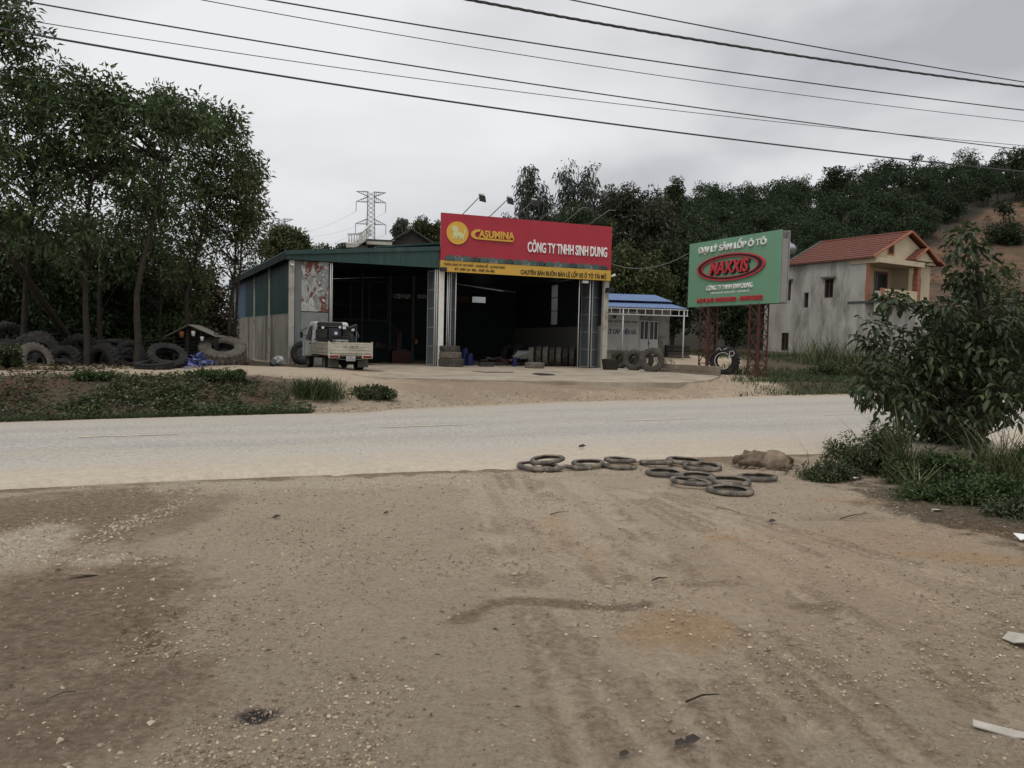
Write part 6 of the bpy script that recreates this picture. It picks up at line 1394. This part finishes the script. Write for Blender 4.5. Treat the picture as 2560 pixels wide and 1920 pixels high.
# ------------------------------------------------------------------ heap of big tyres under the grove
HP = 'big tyres heaped under the grove'
def ht(label, px, py, Y, Ro, w, rot, mat=rubber, zc=None, nl=24):
    p = at(px, py, Y); z = p.z if zc is None else zc; return tyre(label, (p.x, Y, z - .10), Ro * .88, w * .9, ri=Ro * .5, rot=rot, mat=mat, nl=nl, group=HP, lug=Ro * .055)
d = R
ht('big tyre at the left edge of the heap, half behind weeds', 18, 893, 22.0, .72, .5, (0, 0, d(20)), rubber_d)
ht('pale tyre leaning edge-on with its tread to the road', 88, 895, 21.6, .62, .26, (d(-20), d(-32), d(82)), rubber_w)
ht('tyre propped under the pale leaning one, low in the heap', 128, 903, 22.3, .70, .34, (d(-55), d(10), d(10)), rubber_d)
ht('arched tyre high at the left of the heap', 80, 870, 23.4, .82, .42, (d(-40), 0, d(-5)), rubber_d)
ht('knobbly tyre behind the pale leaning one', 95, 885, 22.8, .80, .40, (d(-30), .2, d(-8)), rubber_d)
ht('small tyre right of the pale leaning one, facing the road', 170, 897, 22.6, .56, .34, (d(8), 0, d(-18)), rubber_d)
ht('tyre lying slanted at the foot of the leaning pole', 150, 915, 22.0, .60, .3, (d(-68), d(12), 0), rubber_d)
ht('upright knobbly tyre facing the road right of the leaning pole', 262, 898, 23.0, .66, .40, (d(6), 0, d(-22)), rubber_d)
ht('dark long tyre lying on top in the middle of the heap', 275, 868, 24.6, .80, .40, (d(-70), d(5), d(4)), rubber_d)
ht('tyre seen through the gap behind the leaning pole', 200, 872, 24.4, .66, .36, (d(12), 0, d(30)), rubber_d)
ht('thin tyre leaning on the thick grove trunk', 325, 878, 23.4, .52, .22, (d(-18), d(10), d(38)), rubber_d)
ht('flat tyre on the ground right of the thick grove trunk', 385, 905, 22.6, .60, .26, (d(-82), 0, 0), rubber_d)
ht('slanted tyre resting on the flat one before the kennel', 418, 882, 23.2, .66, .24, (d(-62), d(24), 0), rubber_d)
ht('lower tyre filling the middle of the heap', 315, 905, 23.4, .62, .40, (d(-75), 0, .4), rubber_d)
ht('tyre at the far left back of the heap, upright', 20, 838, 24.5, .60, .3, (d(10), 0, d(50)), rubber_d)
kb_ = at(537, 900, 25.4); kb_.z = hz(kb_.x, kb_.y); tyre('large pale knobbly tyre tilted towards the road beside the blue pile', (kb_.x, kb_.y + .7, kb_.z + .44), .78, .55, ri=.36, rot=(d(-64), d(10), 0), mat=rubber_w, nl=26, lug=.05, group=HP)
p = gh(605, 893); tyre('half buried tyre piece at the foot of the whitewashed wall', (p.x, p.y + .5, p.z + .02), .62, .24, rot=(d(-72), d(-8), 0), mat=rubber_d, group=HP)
# leaning pole
pa, pb = gh(222, 915), at(62, 690, 22.6); mb = MB(); mb.tube([pa, pa.lerp(pb, .5) + Vector((.03, 0, -.05)), pb, pb + (pb - pa) * .35], [.13, .115, .10, .09], 10); tag(mb.build('leaning_pole', bark, smooth=True), 'leaning bare tree trunk propped across the tyre heap', 'pole')
# kennel of wire and boards
kn = at(470, 900, 25.6); kn.z = hz(kn.x, kn.y); KN = empty('wire_kennel', kn + Vector((0, .8, 0)), .1, 'dark wire kennel with a patched pitched roof beside the tyre heap', 'kennel'); mw = M('kennel_wire', (.045, .04, .036), .8)
for k in range(9): MB().bar((-.62, -.5, .12 + .12 * k), (.7, -.5, .12 + .12 * k), .016).build('wire_rail', mw, KN)
for x in (-.62, -.18, .26, .7):
    MB().bar((x, -.5, 0), (x, -.5, 1.25), .03).build('wire_post', mw, KN)
MB().box(-.62, .7, .3, .34, 0, 1.2).build('back_board', m_dk, KN); MB().box(-.66, -.62, -.5, .34, 0, 1.1).build('side_sheet', m_dk, KN); MB().box(.7, .74, -.5, .34, 0, 1.1).build('side_sheet', m_dk, KN)
ap = local_hit(476, 811, KN, ylocal=-.6); le = local_hit(415, 840, KN, ylocal=-.6); re = local_hit(542, 840, KN, ylocal=-.6)
MB().hexa([(ap.x - .03, -.7, ap.z - .03), (re.x, -.7, re.z - .03), (re.x, .5, re.z - .03), (ap.x - .03, .5, ap.z - .03), (ap.x - .03, -.7, ap.z), (re.x, -.7, re.z), (re.x, .5, re.z), (ap.x - .03, .5, ap.z)]).build('roof_sheet', M('roof_board', (.27, .25, .21), .9, .2, 4), KN)
MB().hexa([(le.x, -.7, le.z - .03), (ap.x - .05, -.7, ap.z - .04), (ap.x - .05, .5, ap.z - .04), (le.x, .5, le.z - .03), (le.x, -.7, le.z), (ap.x - .05, -.7, ap.z - .01), (ap.x - .05, .5, ap.z - .01), (le.x, .5, le.z)]).build('roof_sheet', M('roof_board_dark', (.15, .13, .10), .9), KN)
MB().hexa([(le.x - 1.0, -.6, le.z - .25), (le.x + .3, -.6, le.z - .06), (le.x + .3, .5, le.z - .06), (le.x - 1.0, .5, le.z - .25), (le.x - 1.0, -.6, le.z - .22), (le.x + .3, -.6, le.z - .03), (le.x + .3, .5, le.z - .03), (le.x - 1.0, .5, le.z - .22)]).build('lean_to_sheet', m_dk, KN)
for (px, py, mt, lab, nm, s_) in ((454, 836, M('orange_plastic', (.30, .10, .055), .6), 'orange plastic pot set on the kennel wires', 'plastic_pot', .085), (483, 834, letter_white, 'white bottle hanging on the kennel', 'plastic_bottle', .07), (505, 847, letter_white, 'white plastic cup on the kennel shelf', 'plastic_cup', .06)):
    p = at(px, py, kn.y + .2); tag(MB().lathe([(0, -1.2 * s_), (s_ * .7, -1.2 * s_), (s_, 1.0 * s_), (s_ * .9, 1.2 * s_), (0, 1.2 * s_)], 12, 'z').build(nm, mt, loc=p, smooth=True), lab, 'container')
# blue pile of cut sheet strips
bp = gh(490, 920); g = np.random.default_rng(33); BP = empty('blue_scrap_pile', bp + Vector((0, .25, 0)), 0, 'pile of cut blue plastic strips on the dirt before the kennel', 'scrap pile'); bm = M('blue_strip', (.105, .13, .30), .7, .25, 6, .05)
for k in range(95):
    r_ = abs(g.normal(0, .24)); a = g.uniform(0, 6.28); x, y = r_ * 1.35 * math.cos(a), r_ * math.sin(a); z = max(.02, .46 * (1 - r_ / .55)) * g.uniform(.5, 1.0); L_ = g.uniform(.12, .3); w_ = g.uniform(.04, .09)
    o = MB().add([(-L_ / 2, -w_ / 2, 0), (0, -w_ / 2, .03), (L_ / 2, -w_ / 2, 0), (-L_ / 2, w_ / 2, 0), (0, w_ / 2, .03), (L_ / 2, w_ / 2, -.01)], [(0, 1, 4, 3), (1, 2, 5, 4)]).build('strip', bm, BP, loc=(x, y, z), rot=(g.normal(.5, .5), g.normal(0, .5), g.uniform(0, 6.28)))
# white rubbish by the wall
wr = gh(697, 915); g = np.random.default_rng(9); WB = empty('rubbish_bag', wr, 0, 'crumpled white rubbish bag at the foot of the workshop wall', 'rubbish')
V = []; ico = [(math.cos(a) * math.cos(b), math.sin(a) * math.cos(b), math.sin(b)) for b in np.linspace(-1.4, 1.4, 7) for a in np.linspace(0, 2 * math.pi, 13)[:-1]]
V = [(x * .26 * g.uniform(.6, 1.25) , y * .2 * g.uniform(.6, 1.2), .2 + z * .2 * g.uniform(.6, 1.25)) for x, y, z in ico]; MB().add(V, [(r_ * 12 + c, r_ * 12 + (c + 1) % 12, (r_ + 1) * 12 + (c + 1) % 12, (r_ + 1) * 12 + c) for r_ in range(6) for c in range(12)]).build('bag', M('white_plastic_bag', (.52, .52, .51), .5, .25, 7, .3, 20), WB)
o = MB().lathe([(0, 0), (.11, 0), (.13, .26), (.12, .28), (0, .28)], 14, 'z').build('paint_pail', steel_grey, loc=wr + Vector((-.22, -.25, .1)), rot=(1.3, 0, .6), smooth=False); tag(o, 'small grey pail tipped over beside the white rubbish bag', 'pail')
p = gh(600, 913); tag(MB().box(-.35, .35, -.12, .12, 0, .14).build('fallen_brick', M('dark_brick', (.06, .03, .025), .9), loc=p, rot=(0, 0, .2), bevel=.02), 'dark broken block on the dirt left of the rubbish bag', 'block')
p = gh(552, 912); tag(MB().lathe([(0, -.14), (.14, -.12), (.17, 0), (.14, .12), (0, .14)], 12, 'x').build('pale_pot', M('pale_pot', (.25, .23, .19), .8), loc=p + Vector((0, .1, .14)), smooth=True), 'small pale pot lying by the large tilted tyre', 'pot')
# ------------------------------------------------------------------ discarded tyre rings at the near edge of the road
RG = 'worn tyre rings lying at the road edge'
ring_m = M('worn_ring_rubber', (.090, .082, .072), .9, .25, 8, .4, 60, c2=(.24, .195, .15), c2s=7, c2t=(.44, .62))
def ring_mesh(Ro, w, h, arc=2 * math.pi, wob=.0, seed=0):
    g = np.random.default_rng(seed); n = 44; mb = MB(); ph = g.uniform(0, 6.28); full = arc > 6.2
    prof = [(Ro, -.30), (Ro + .004, 0.05), (Ro - w * .15, .42), (Ro - w * .55, .5), (Ro - w * .95, .38), (Ro - w, .30), (Ro - w * .93, .22), (Ro - w * .5, .30), (Ro - w * .22, .20), (Ro - w * .22, -.25), (Ro - w * .6, -.36), (Ro - w * .95, -.34), (Ro - w * .95, -.42), (Ro - w * .4, -.5)]
    V = []; k = len(prof); m_ = n if full else n + 1
    for j in range(m_):
        t = arc * j / n; e = 1 + wob * math.cos(2 * t + ph) + .006 * (j % 2); lift = wob * .10 * math.sin(2 * t + ph * 2)
        for r_, z in prof: V.append((r_ * e * math.cos(t), r_ * e * math.sin(t), z * h + lift))
    f = []
    for j in range(n):
        j2 = (j + 1) % m_
        for i in range(k): i2 = (i + 1) % k; f.append((j * k + i, j2 * k + i, j2 * k + i2, j * k + i2))
    if not full: f.append(tuple(range(k))[::-1]); f.append(tuple((m_ - 1) * k + i for i in range(k)))
    return mb.add(V, f)
rings = [  # px, py, half width px, arc, extra z, tilt x, tilt y, label
 (1345, 1172, 54, 6.3, 0, 0, .05, 'dark ring under the raised ring at the left end of the tyre rings'),
 (1368, 1166, 43, 6.3, .075, -.10, -.08, 'ring lying on top at the left end of the row of tyre rings'),
 (1366, 1180, 42, 2.4, 0, 0, 0, 'cut half ring in front of the left end of the row'),
 (1446, 1176, 42, 2.0, 0, 0, 0, 'cut curved strip between the first and second ring groups'),
 (1470, 1167, 42, 6.3, .02, .05, 0, 'open ring second from the left along the road edge'),
 (1550, 1163, 41, 6.3, .05, -.04, .03, 'open ring third from the left along the road edge'),
 (1546, 1174, 54, 2.2, 0, 0, 0, 'long cut half ring before the third open ring'),
 (1641, 1163, 43, 6.3, .01, .10, .05, 'squashed nearly closed ring in the middle of the road edge row'),
 (1713, 1162, 46, 6.3, .03, -.03, 0, 'pale ring furthest back near the dirt mound'),
 (1755, 1174, 47, 6.3, .01, .04, .02, 'dark ring just left of the dirt mound'),
 (1662, 1188, 49, 6.3, 0, 0, .02, 'single ring lying apart in front of the row'),
 (1740, 1201, 49, 6.3, .02, -.04, 0, 'ring at the back of the near cluster of four'),
 (1727, 1214, 51, 6.3, .02, .05, -.05, 'tilted ring at the left of the near cluster of four'),
 (1826, 1213, 51, 6.3, .02, 0, .03, 'ring at the right of the near cluster of four'),
 (1824, 1233, 57, 6.3, 0, 0, 0, 'nearest and largest looking ring of the near cluster'),
 (1893, 1199, 50, 6.3, 0, -.06, 0, 'pale dusty ring furthest right, by the grass'),
]
for i, (px, py, hwp, arc, ez_, tx_, ty_, lab) in enumerate(rings):
    c = gh(px, py); Ro = hwp * c.y / F; o = ring_mesh(Ro, (.050 + .010 * (i % 3)) * min(1, Ro / .22), .056, arc, .03 if arc > 6 else .1, i).build('tyre_ring', ring_m, smooth=True)
    o.location = c + Vector((0, 0 if arc > 6 else Ro * .7, .032 + ez_ * .75)); o.rotation_euler = (tx_, ty_, (-math.pi / 2 - arc / 2) if arc < 6 else i * 1.3); tag(o, lab, 'tyre ring', RG)
# dirt mound with a clod
mo = gh(1930, 1172); g = np.random.default_rng(44)
def lump(name, pos, rx, ry, rz_, mat, label, cat, seed, rough=.18, res=(14, 24), flat=0):
    g = np.random.default_rng(seed); V = []; nr, nc = res; ph = g.uniform(0, 50)
    for i in range(nr + 1):
        b = -math.pi / 2 + math.pi * i / nr
        for j in range(nc):
            a = 2 * math.pi * j / nc; x, y, z = math.cos(a) * math.cos(b), math.sin(a) * math.cos(b), math.sin(b)
            n_ = 1 + rough * 2 * (float(fbm(np.array([x * 2.3 + ph]), np.array([y * 2.3 + z * 1.7 + ph]), seed)[0]) - .47) + rough * .5 * (float(vnoise(np.array([x * 7 + ph]), np.array([y * 7 + z * 5]), seed)[0]) - .5)
            V.append((x * rx * n_, y * ry * n_, max(z, -.4) * rz_ * n_))
    f = [(i * nc + j, i * nc + (j + 1) % nc, (i + 1) * nc + (j + 1) % nc, (i + 1) * nc + j) for i in range(nr) for j in range(nc)]
    o = MB().add(V, f).build(name, mat, smooth=True, loc=pos); return tag(o, label, cat)
clod = M('dry_clod', (.24, .185, .135), .95, .25, 8, .6, 30); lump('dirt_clod', mo + Vector((.04, .05, .07)), .19, .17, .16, clod, 'large rounded clod of dry earth on the dirt mound', 'clod', 3, rough=.34)
lump('dirt_mound', mo + Vector((-.14, .12, -.02)), .34, .24, .19, M('mound_dirt', (.15, .112, .08), .95, .3, 12, .8, 35), 'crumbly dirt mound at the road edge beside the tyre rings', 'mound', 5, rough=.8, res=(22, 40))
n = 260; a = rng.uniform(0, 6.28, n); r_ = .2 + .35 * rng.random(n); stones('mound_crumbs', np.stack([mo.x - .1 + r_ * np.cos(a) * 1.2, mo.y + .1 + r_ * np.sin(a) * .6, np.full(n, .02)], 1), .008 + .025 * rng.random(n) ** 3, clod, 'crumbs of earth around the dirt mound', 6)

# ------------------------------------------------------------------ young tree at the right
nb_ = gh(2445, 1150); kN = nb_.y / F
def nx(px, py, dy=0): p = at(px, py, nb_.y + dy) - nb_; return (p.x, dy, p.z)
crs = []
for (px, py, rx, ry, k, dy) in [(2405, 600, 40, 55, 8, 0), (2420, 700, 70, 60, 13, 0), (2350, 775, 60, 35, 9, -.2), (2500, 800, 110, 90, 26, .2), (2440, 870, 130, 90, 36, 0), (2330, 900, 90, 60, 17, -.2), (2190, 930, 45, 75, 11, -.2), (2190, 830, 30, 40, 6, 0), (2228, 748, 30, 22, 4, -.1), (2290, 985, 120, 60, 28, 0), (2470, 960, 140, 75, 30, -.1), (2545, 930, 80, 120, 22, .3), (2380, 1040, 100, 24, 7, -.2), (2220, 1010, 65, 36, 10, -.3), (2560, 1040, 60, 40, 6, -.2), (2270, 830, 50, 40, 6, .3)]:
    crs.append((nx(px, py, dy), (rx * kN, (rx * kN + .25) * .8, ry * kN), max(3, int(k * .62))))
tree('young_tree', 'young large-leaved tree at the right by the near road edge', nb_, [(0, 0, 0), (-.02, 0, .5), (-.03, .02, 1.2), (-.10, 0, 2.2), (-.22, .05, 3.3)], crs, 30, .25, .128, .064, L_NEAR, 401, r0=.10, limb=.016, six=True, droop=.32, hang=.35, up=.7, out=.8)
# ------------------------------------------------------------------ weeds at the right
def wb(label, px, py, rx, h, seed, lm=L_WEED, per=60, L=.06, Wd=.028, n=40, name='weed_bush', cr=.12):
    p = gh(px, py); r_ = rx * p.y / F
    return bush(name, label, p, [((0, 0, h * .4), (r_, r_ * .8, h * .55), n), ((r_ * .3, 0, h * .75), (r_ * .5, r_ * .5, h * .35), n // 3)], per, cr, L, Wd, lm, seed, up=.8)
wb('bushy white-flecked weed left of the young tree', 2170, 1182, 110, .55, 411, L_COVER, 90, .05, .024, 60)
wb('low weed spilling towards the dirt mound', 2080, 1200, 70, .18, 412, L_COVER, 70, .05, .026, 28)
wb('dense weed around the foot of the young tree', 2330, 1215, 110, .35, 413, L_WEED, 80, .06, .028, 46)
wb('bright low weeds at the right edge of the yard', 2470, 1255, 120, .22, 414, L_WEED, 80, .055, .026, 46)
wb('low weeds in front of the young tree, nearest the yard', 2330, 1250, 90, .12, 415, L_WEED, 70, .05, .024, 28)
wb('trailing weed at the right picture edge', 2560, 1200, 110, .4, 416, L_WEED, 80, .06, .028, 44)
wb('thin creeping weed at the near right corner of the grass', 2540, 1290, 70, .10, 417, L_COVER, 60, .05, .024, 24)
for i, (lab, px, py, n_, h, sp, ln) in enumerate([('tall grass tuft with stiff blades left of the young tree trunk', 2260, 1200, 110, .95, .10, .22), ('arching grass tuft in front of the weeds', 2285, 1232, 70, .45, .06, .5), ('tall grass tuft at the foot of the young tree', 2480, 1205, 130, .85, .12, .35), ('tall pale grass at the right picture edge', 2550, 1215, 80, 1.05, .12, .3), ('thin dry stalks standing alone at the road edge', 2050, 1165, 9, .62, .08, .25), ('short grass around the dirt mound', 1985, 1190, 60, .12, .14, .4), ('tall seed stalks behind the white-flecked weed', 2230, 1150, 24, .8, .16, .35)]):
    tuft('grass_tuft', lab, gh(px, py), n_, h, sp, L_GRASS, 430 + i, w=.011 if n_ > 20 else .006, lean=ln)
# far-side vegetation
def cover(name, label, xs_, q0, q1, n, lm, seed, L=.10, Wd=.055, up=.9, cond=None, zoff=.04):
    g = np.random.default_rng(seed); X_ = g.uniform(xs_[0], xs_[1], n); d_ = q0 + (q1 - q0) * g.random(n); Y_ = far_y(X_) + d_
    k = np.ones(n, bool) if cond is None else cond(X_, Y_, d_, g); X_, Y_ = X_[k], Y_[k]; n = len(X_)
    P = np.stack([X_, Y_, Hn(X_, Y_) + zoff * g.random(n)], 1); A = g.normal(0, 1, (n, 3)) * np.array([1, 1, .45]); Nn = g.normal(0, .4, (n, 3)) + np.array([0, 0, up * 2])
    V, Fc, kk = leaf_geo(P, A, Nn, L * g.uniform(.6, 1.3, n), Wd * g.uniform(.7, 1.3, n), .2, .1); return tag(link_mesh(name, fast_mesh(name, V, Fc, dict(rnd=np.repeat(g.random(n), kk))), lm), label, 'ground cover', kind='stuff')
def patchy(th, sc, s): return lambda X_, Y_, d_, g: (fbm(X_ * sc, Y_ * sc, s) + g.normal(0, .05, len(X_)) > th)
cover('bank_creeper', 'pale creeping weeds covering the red bank beyond the road', (-26, -5.0), .3, 3.4, 26000, L_COVER, 501, L=.10, Wd=.05, cond=patchy(.47, .9, 81), zoff=.09)
cover('bank_litter', 'dead leaves and chips on the red bank', (-26, -4.6), .4, 5.5, 9000, L_BROWN, 502, L=.09, Wd=.045, cond=patchy(.40, .8, 83))
cover('bank_top_weeds', 'low green weeds along the top of the bank', (-24, -6.5), 3.2, 6.0, 14000, L_WEED, 503, L=.10, Wd=.05, cond=patchy(.54, .5, 85), zoff=.14)
cover('bank_end_weeds', 'ragged green weeds at the right end of the bank', (-8.5, -4.0), .15, 2.4, 6000, L_WEED, 505, L=.10, Wd=.045, cond=patchy(.49, 1.1, 87), zoff=.16)
cover('grove_floor', 'leaf litter under the grove', (-30, -11), 6, 18, 12000, L_BROWN, 504, L=.16, Wd=.08)
def grass_strip(name, label, X_, Y_, h, lm, seed, w=.014):
    g = np.random.default_rng(seed); n = len(X_); P = np.stack([X_, Y_, Hn(X_, Y_) - .01], 1); V, Fc, rnd = blades(g, P, h * g.uniform(.4, 1.2, n), w * g.uniform(.7, 1.3, n), g.uniform(.05, .6, n), g.uniform(.1, .8, n)); return tag(link_mesh(name, fast_mesh(name, V, Fc, dict(rnd=rnd)), lm), label, 'grass', kind='stuff')
L_GRASSD = leafmat('verge_grass', (.022, .034, .012), (.062, .085, .03), (.12, .13, .06), .6)
g = np.random.default_rng(77); X_ = g.uniform(-26, -4.2, 16000); Y_ = far_y(X_) + .05 + .5 * g.random(16000) ** 1.5; grass_strip('verge_grass', 'green grass strip along the far edge of the road at left', X_, Y_, .11, L_GRASSD, 601)
X_ = g.uniform(7.5, 30, 26000); Y_ = far_y(X_) + .1 + 12 * g.random(26000) ** 1.3; k = (Y_ - far_y(X_)) < (X_ - 8.3 + (fbm(X_ * 1.2, Y_ * 1.2, 41) - .47) * 5 + g.normal(0, .5, len(X_))) * 3.2; k &= ~((X_ > 11) & (np.abs(Y_ - 44.5) < 2.3)); grass_strip('roadside_grass', 'rough grass bank below the green billboard', X_[k], Y_[k], .20, L_GRASSD, 602, w=.02)
X_ = g.uniform(6, 36, 16000); Y_ = g.uniform(41, 60, 16000); k = fbm(X_ * .3, Y_ * .3, 15) > .40; k &= ~((np.abs(X_ - (10.5 + (46 - Y_) * -.12)) < 1.1)); k &= ~((X_ > 11) & (X_ < 18.5) & (np.abs(Y_ - 44.5) < 2.3)); grass_strip('rough_grass', 'rough grass around the hut and the house', X_[k], Y_[k], .28, L_GRASSD, 603, w=.03)
def fb(label, px, py, rx, h, seed, lm=L_WEED, L=.11, n=40, per=60, Y=None):
    p = onh(px, py, Y); r_ = rx * p.y / F
    return bush('verge_bush', label, p, [((0, 0, h * .4), (r_, r_ * .8, h * .55), n)], per, min(max(.10, .2 * r_), h * .5), L, L * .5, lm, seed, up=.8)
fb('mat-like weed with pale leaves at the end of the bank', 935, 1016, 60, .26, 701, L_COVER, .10, 46)
fb('low bright weeds before the blue pile', 540, 942, 85, .16, 702, L_WEED, .09, 44)
fb('low green weeds at the bank top beneath the tyres', 230, 946, 60, .15, 703, L_WEED, .09, 30)
fb('leafy weed clump at the left picture edge before the tyres', 10, 925, 45, .75, 704, L_COVER, .10, 46)
p = gh(790, 1020); tuft('grass_mound', 'rounded clump of fine green grass on the bank', p, 900, .55, .30, L_GRASSD, 705, w=.016, lean=.3, droop=.35)
fb('leafy scrub left of the young tree beyond the road', 2090, 930, 75, .7, 706, L_WEED, .14, 46)
fb('scrub mass beyond the road behind the young tree', 2200, 930, 90, 1.0, 707, L_GROVE2, .15, 50)
fb('broad scrub beyond the road at the right edge', 2380, 930, 130, 1.4, 708, L_WEED, .16, 60)
fb('potted-looking plant clump left of the hut banner', 1560, 905, 34, .9, 709, L_WEED, .16, 26, 40, Y=42.5)
for i, (lab, px, Y, n_, h, sp) in enumerate([('tall reed clump in front of the grey house', 2060, 47, 420, 2.0, .75), ('reed clump left of the young tree, before the house corner', 2150, 45, 300, 1.7, .8), ('sparse tall reeds at the house corner', 2190, 50, 160, 2.4, .9), ('grass clump behind the huge marked tyre', 1850, 37, 120, .8, .3), ('spiky grass clump before the hut banner', 1560, 42.3, 110, 1.4, .25), ('grass along the foot of the house wall', 1985, 57, 160, .9, 1.4)]):
    p = onh(px, 900, Y); tuft('reed_clump', lab, p, n_, h, sp, L_GRASS if i != 3 else L_GRASSD, 720 + i, w=.028, lean=.22, droop=.45)
# brush and trees at the right edge beyond the road
RB = 'bushes at the right beyond the road'
def rbush(label, px, Y, rx, h, seed, lm, ytop=None):
    p = onh(px, 880, Y); r_ = rx * Y / F
    return bush('roadside_bush', label, p, [((0, 0, h * .45), (r_, r_ * .8, h * .5), 60), ((-r_ * .3, 0, h * .8), (r_ * .5, r_ * .5, h * .25), 18)], 60, max(.4, .12 * h), .26, .13, lm, seed, group=RB)
rbush('tall yellowish green bush right of the house, behind the young tree', 2500, 40, 130, 5.6, 741, L_GROVE2)
rbush('dark bush hiding the right side of the house', 2400, 50, 110, 4.2, 742, L_GROVE)
rbush('dark bush at the right picture edge, lower than the yellowish one', 2570, 32, 110, 3.2, 743, L_DARK)
hb = hill_hit(2510, 610); rr_ = 62 * hb.y / F
bush('slope_bush', 'dark brush clump growing on the orange earth cut', hb - Vector((0, 0, .3)), [((0, 0, 1.2), (rr_, rr_ * .7, 1.6), 70), ((rr_ * .2, 0, 2.4), (rr_ * .5, rr_ * .5, .9), 20)], 60, .7, .36, .2, L_DARK, 744)

# ------------------------------------------------------------------ litter and twigs on the yard
paper = M('dirty_paper', (.42, .39, .34), .8, .12, 10, .1); dpaper = M('dark_chip', (.05, .04, .034), .9, .3, 10, .2)
def scrap(name, label, px, py, pts, mat, cat, lift=.02, curl=.03):
    c = gh(px, py); mb = MB(); n = len(pts); V = [(0, 0, lift + curl)] + [(x, y, lift + curl * math.sin(i * 2.1)) for i, (x, y) in enumerate(pts)]
    mb.add(V, [(0, 1 + i, 1 + (i + 1) % n) for i in range(n)]); mb.add([(x, y, z - .004) for x, y, z in V], [(0, 1 + (i + 1) % n, 1 + i) for i in range(n)]); o = mb.build(name, mat, loc=c); return tag(o, label, cat)
scrap('paper_scrap', 'pale torn cardboard piece at the right edge of the yard', 2550, 1605, [(-.07, -.05), (.04, -.08), (.13, -.03), (.12, .06), (-.02, .07), (-.06, .06)], paper, 'litter', .015, .02)
scrap('paper_scrap', 'long pale cardboard strip near the lower right corner', 2530, 1838, [(-.13, .05), (-.11, .085), (.02, .02), (.16, -.03), (.14, -.065), (.0, -.02)], paper, 'litter', .012, .012)
scrap('plastic_wrapper', 'white crumpled wrapper beside the weeds at right', 2556, 1355, [(-.05, -.05), (.05, -.06), (.09, .02), (.03, .08), (-.05, .05)], letter_white, 'litter', .03, .04)
scrap('paper_scrap', 'small pale flake near the grass at right', 2340, 1278, [(-.05, -.02), (.04, -.03), (.06, .02), (-.03, .03)], paper, 'litter', .015, .01)
scrap('plastic_wrapper', 'small white wrapper under the white-flecked weed', 2133, 1202, [(-.04, -.02), (.03, -.03), (.05, .03), (-.03, .04)], letter_white, 'litter', .03, .02)
scrap('flat_stone', 'flat pointed pale stone in the damp left patch', 205, 1443, [(-.08, -.03), (.0, -.04), (.09, .03), (.04, .055), (-.05, .0)], clod, 'stone', .02, .012)
for i, (px, py, s_, lab) in enumerate([(1700, 1868, .022, 'curled dark leaf left of the pair near the bottom'), (1730, 1862, .028, 'upright curled dark leaf right of the pair near the bottom'), (1560, 1895, .018, 'small dark clod at the bottom of the yard'), (1930, 1308, .03, 'dark chip in front of the near tyre rings'), (1455, 1120, .05, 'dark flat scrap lying on the road'), (690, 1298, .03, 'dark pebble left of centre near the road'), (965, 1287, .022, 'thin dark chip in the middle of the yard')]):
    c = gh(px, py) if py > 1150 else gp(px, py, .06)
    V = [(-s_ * 1.1, -s_ * .4, 0), (s_ * .2, -s_ * .6, .004), (s_ * 1.2, s_ * .1, s_ * .5), (s_ * .3, s_ * .6, s_ * .9), (-s_ * .8, s_ * .5, s_ * .5), (0, 0, s_ * .35)]
    tag(MB().add(V, [(0, 1, 5), (1, 2, 5), (2, 3, 5), (3, 4, 5), (4, 0, 5), (0, 4, 3), (0, 3, 2), (0, 2, 1)]).build('dark_chip', dpaper, loc=c + Vector((0, 0, .012))), lab, 'debris')
for i, (x0_, y0_, x1_, y1_, lab) in enumerate([(1715, 1762, 1798, 1743, 'long thin twig in the lower right of the yard'), (1790, 1272, 1850, 1286, 'pale twig in front of the near tyre rings'), (1375, 1290, 1422, 1283, 'short twig near the middle of the road edge'), (2100, 1300, 2175, 1286, 'dark twig before the weeds at right'), (115, 1755, 190, 1735, 'pale stick in the damp lower left'), (1630, 1456, 1668, 1450, 'short dark twig right of the dark squiggle stain')]):
    a, b = gh(x0_, y0_), gh(x1_, y1_); up_ = Vector((0, 0, .014)); tag(MB().tube([a + up_, a.lerp(b, .5) + up_ * 1.6 + Vector((0, .01, 0)), b + up_], [.005, .0045, .002], 5).build('twig', bark2 if i in (1, 4) else bark, smooth=True), lab, 'twig')
g = np.random.default_rng(91)
n = 900; X_ = g.uniform(-4, 6.5, n); Y_ = g.uniform(3, 10, n); k = Y_ < near_y(X_) - .1; X_, Y_ = X_[k], Y_[k]; n = len(X_)
V, Fc, kk = leaf_geo(np.stack([X_, Y_, Hn(X_, Y_) + .008], 1), g.normal(0, 1, (n, 3)) * np.array([1, 1, .1]), np.tile([0, 0, 1.0], (n, 1)) + g.normal(0, .3, (n, 3)), g.uniform(.015, .055, n), g.uniform(.004, .018, n), .3, .05)
tag(link_mesh('yard_litter', fast_mesh('yard_litter', V, Fc, dict(rnd=np.repeat(g.random(n), kk))), leafmat('litter_bits', (.05, .035, .025), (.2, .15, .1), (.5, .45, .36), .9, 0)), 'bits of bark, leaves and straw scattered on the yard', 'litter', kind='stuff')
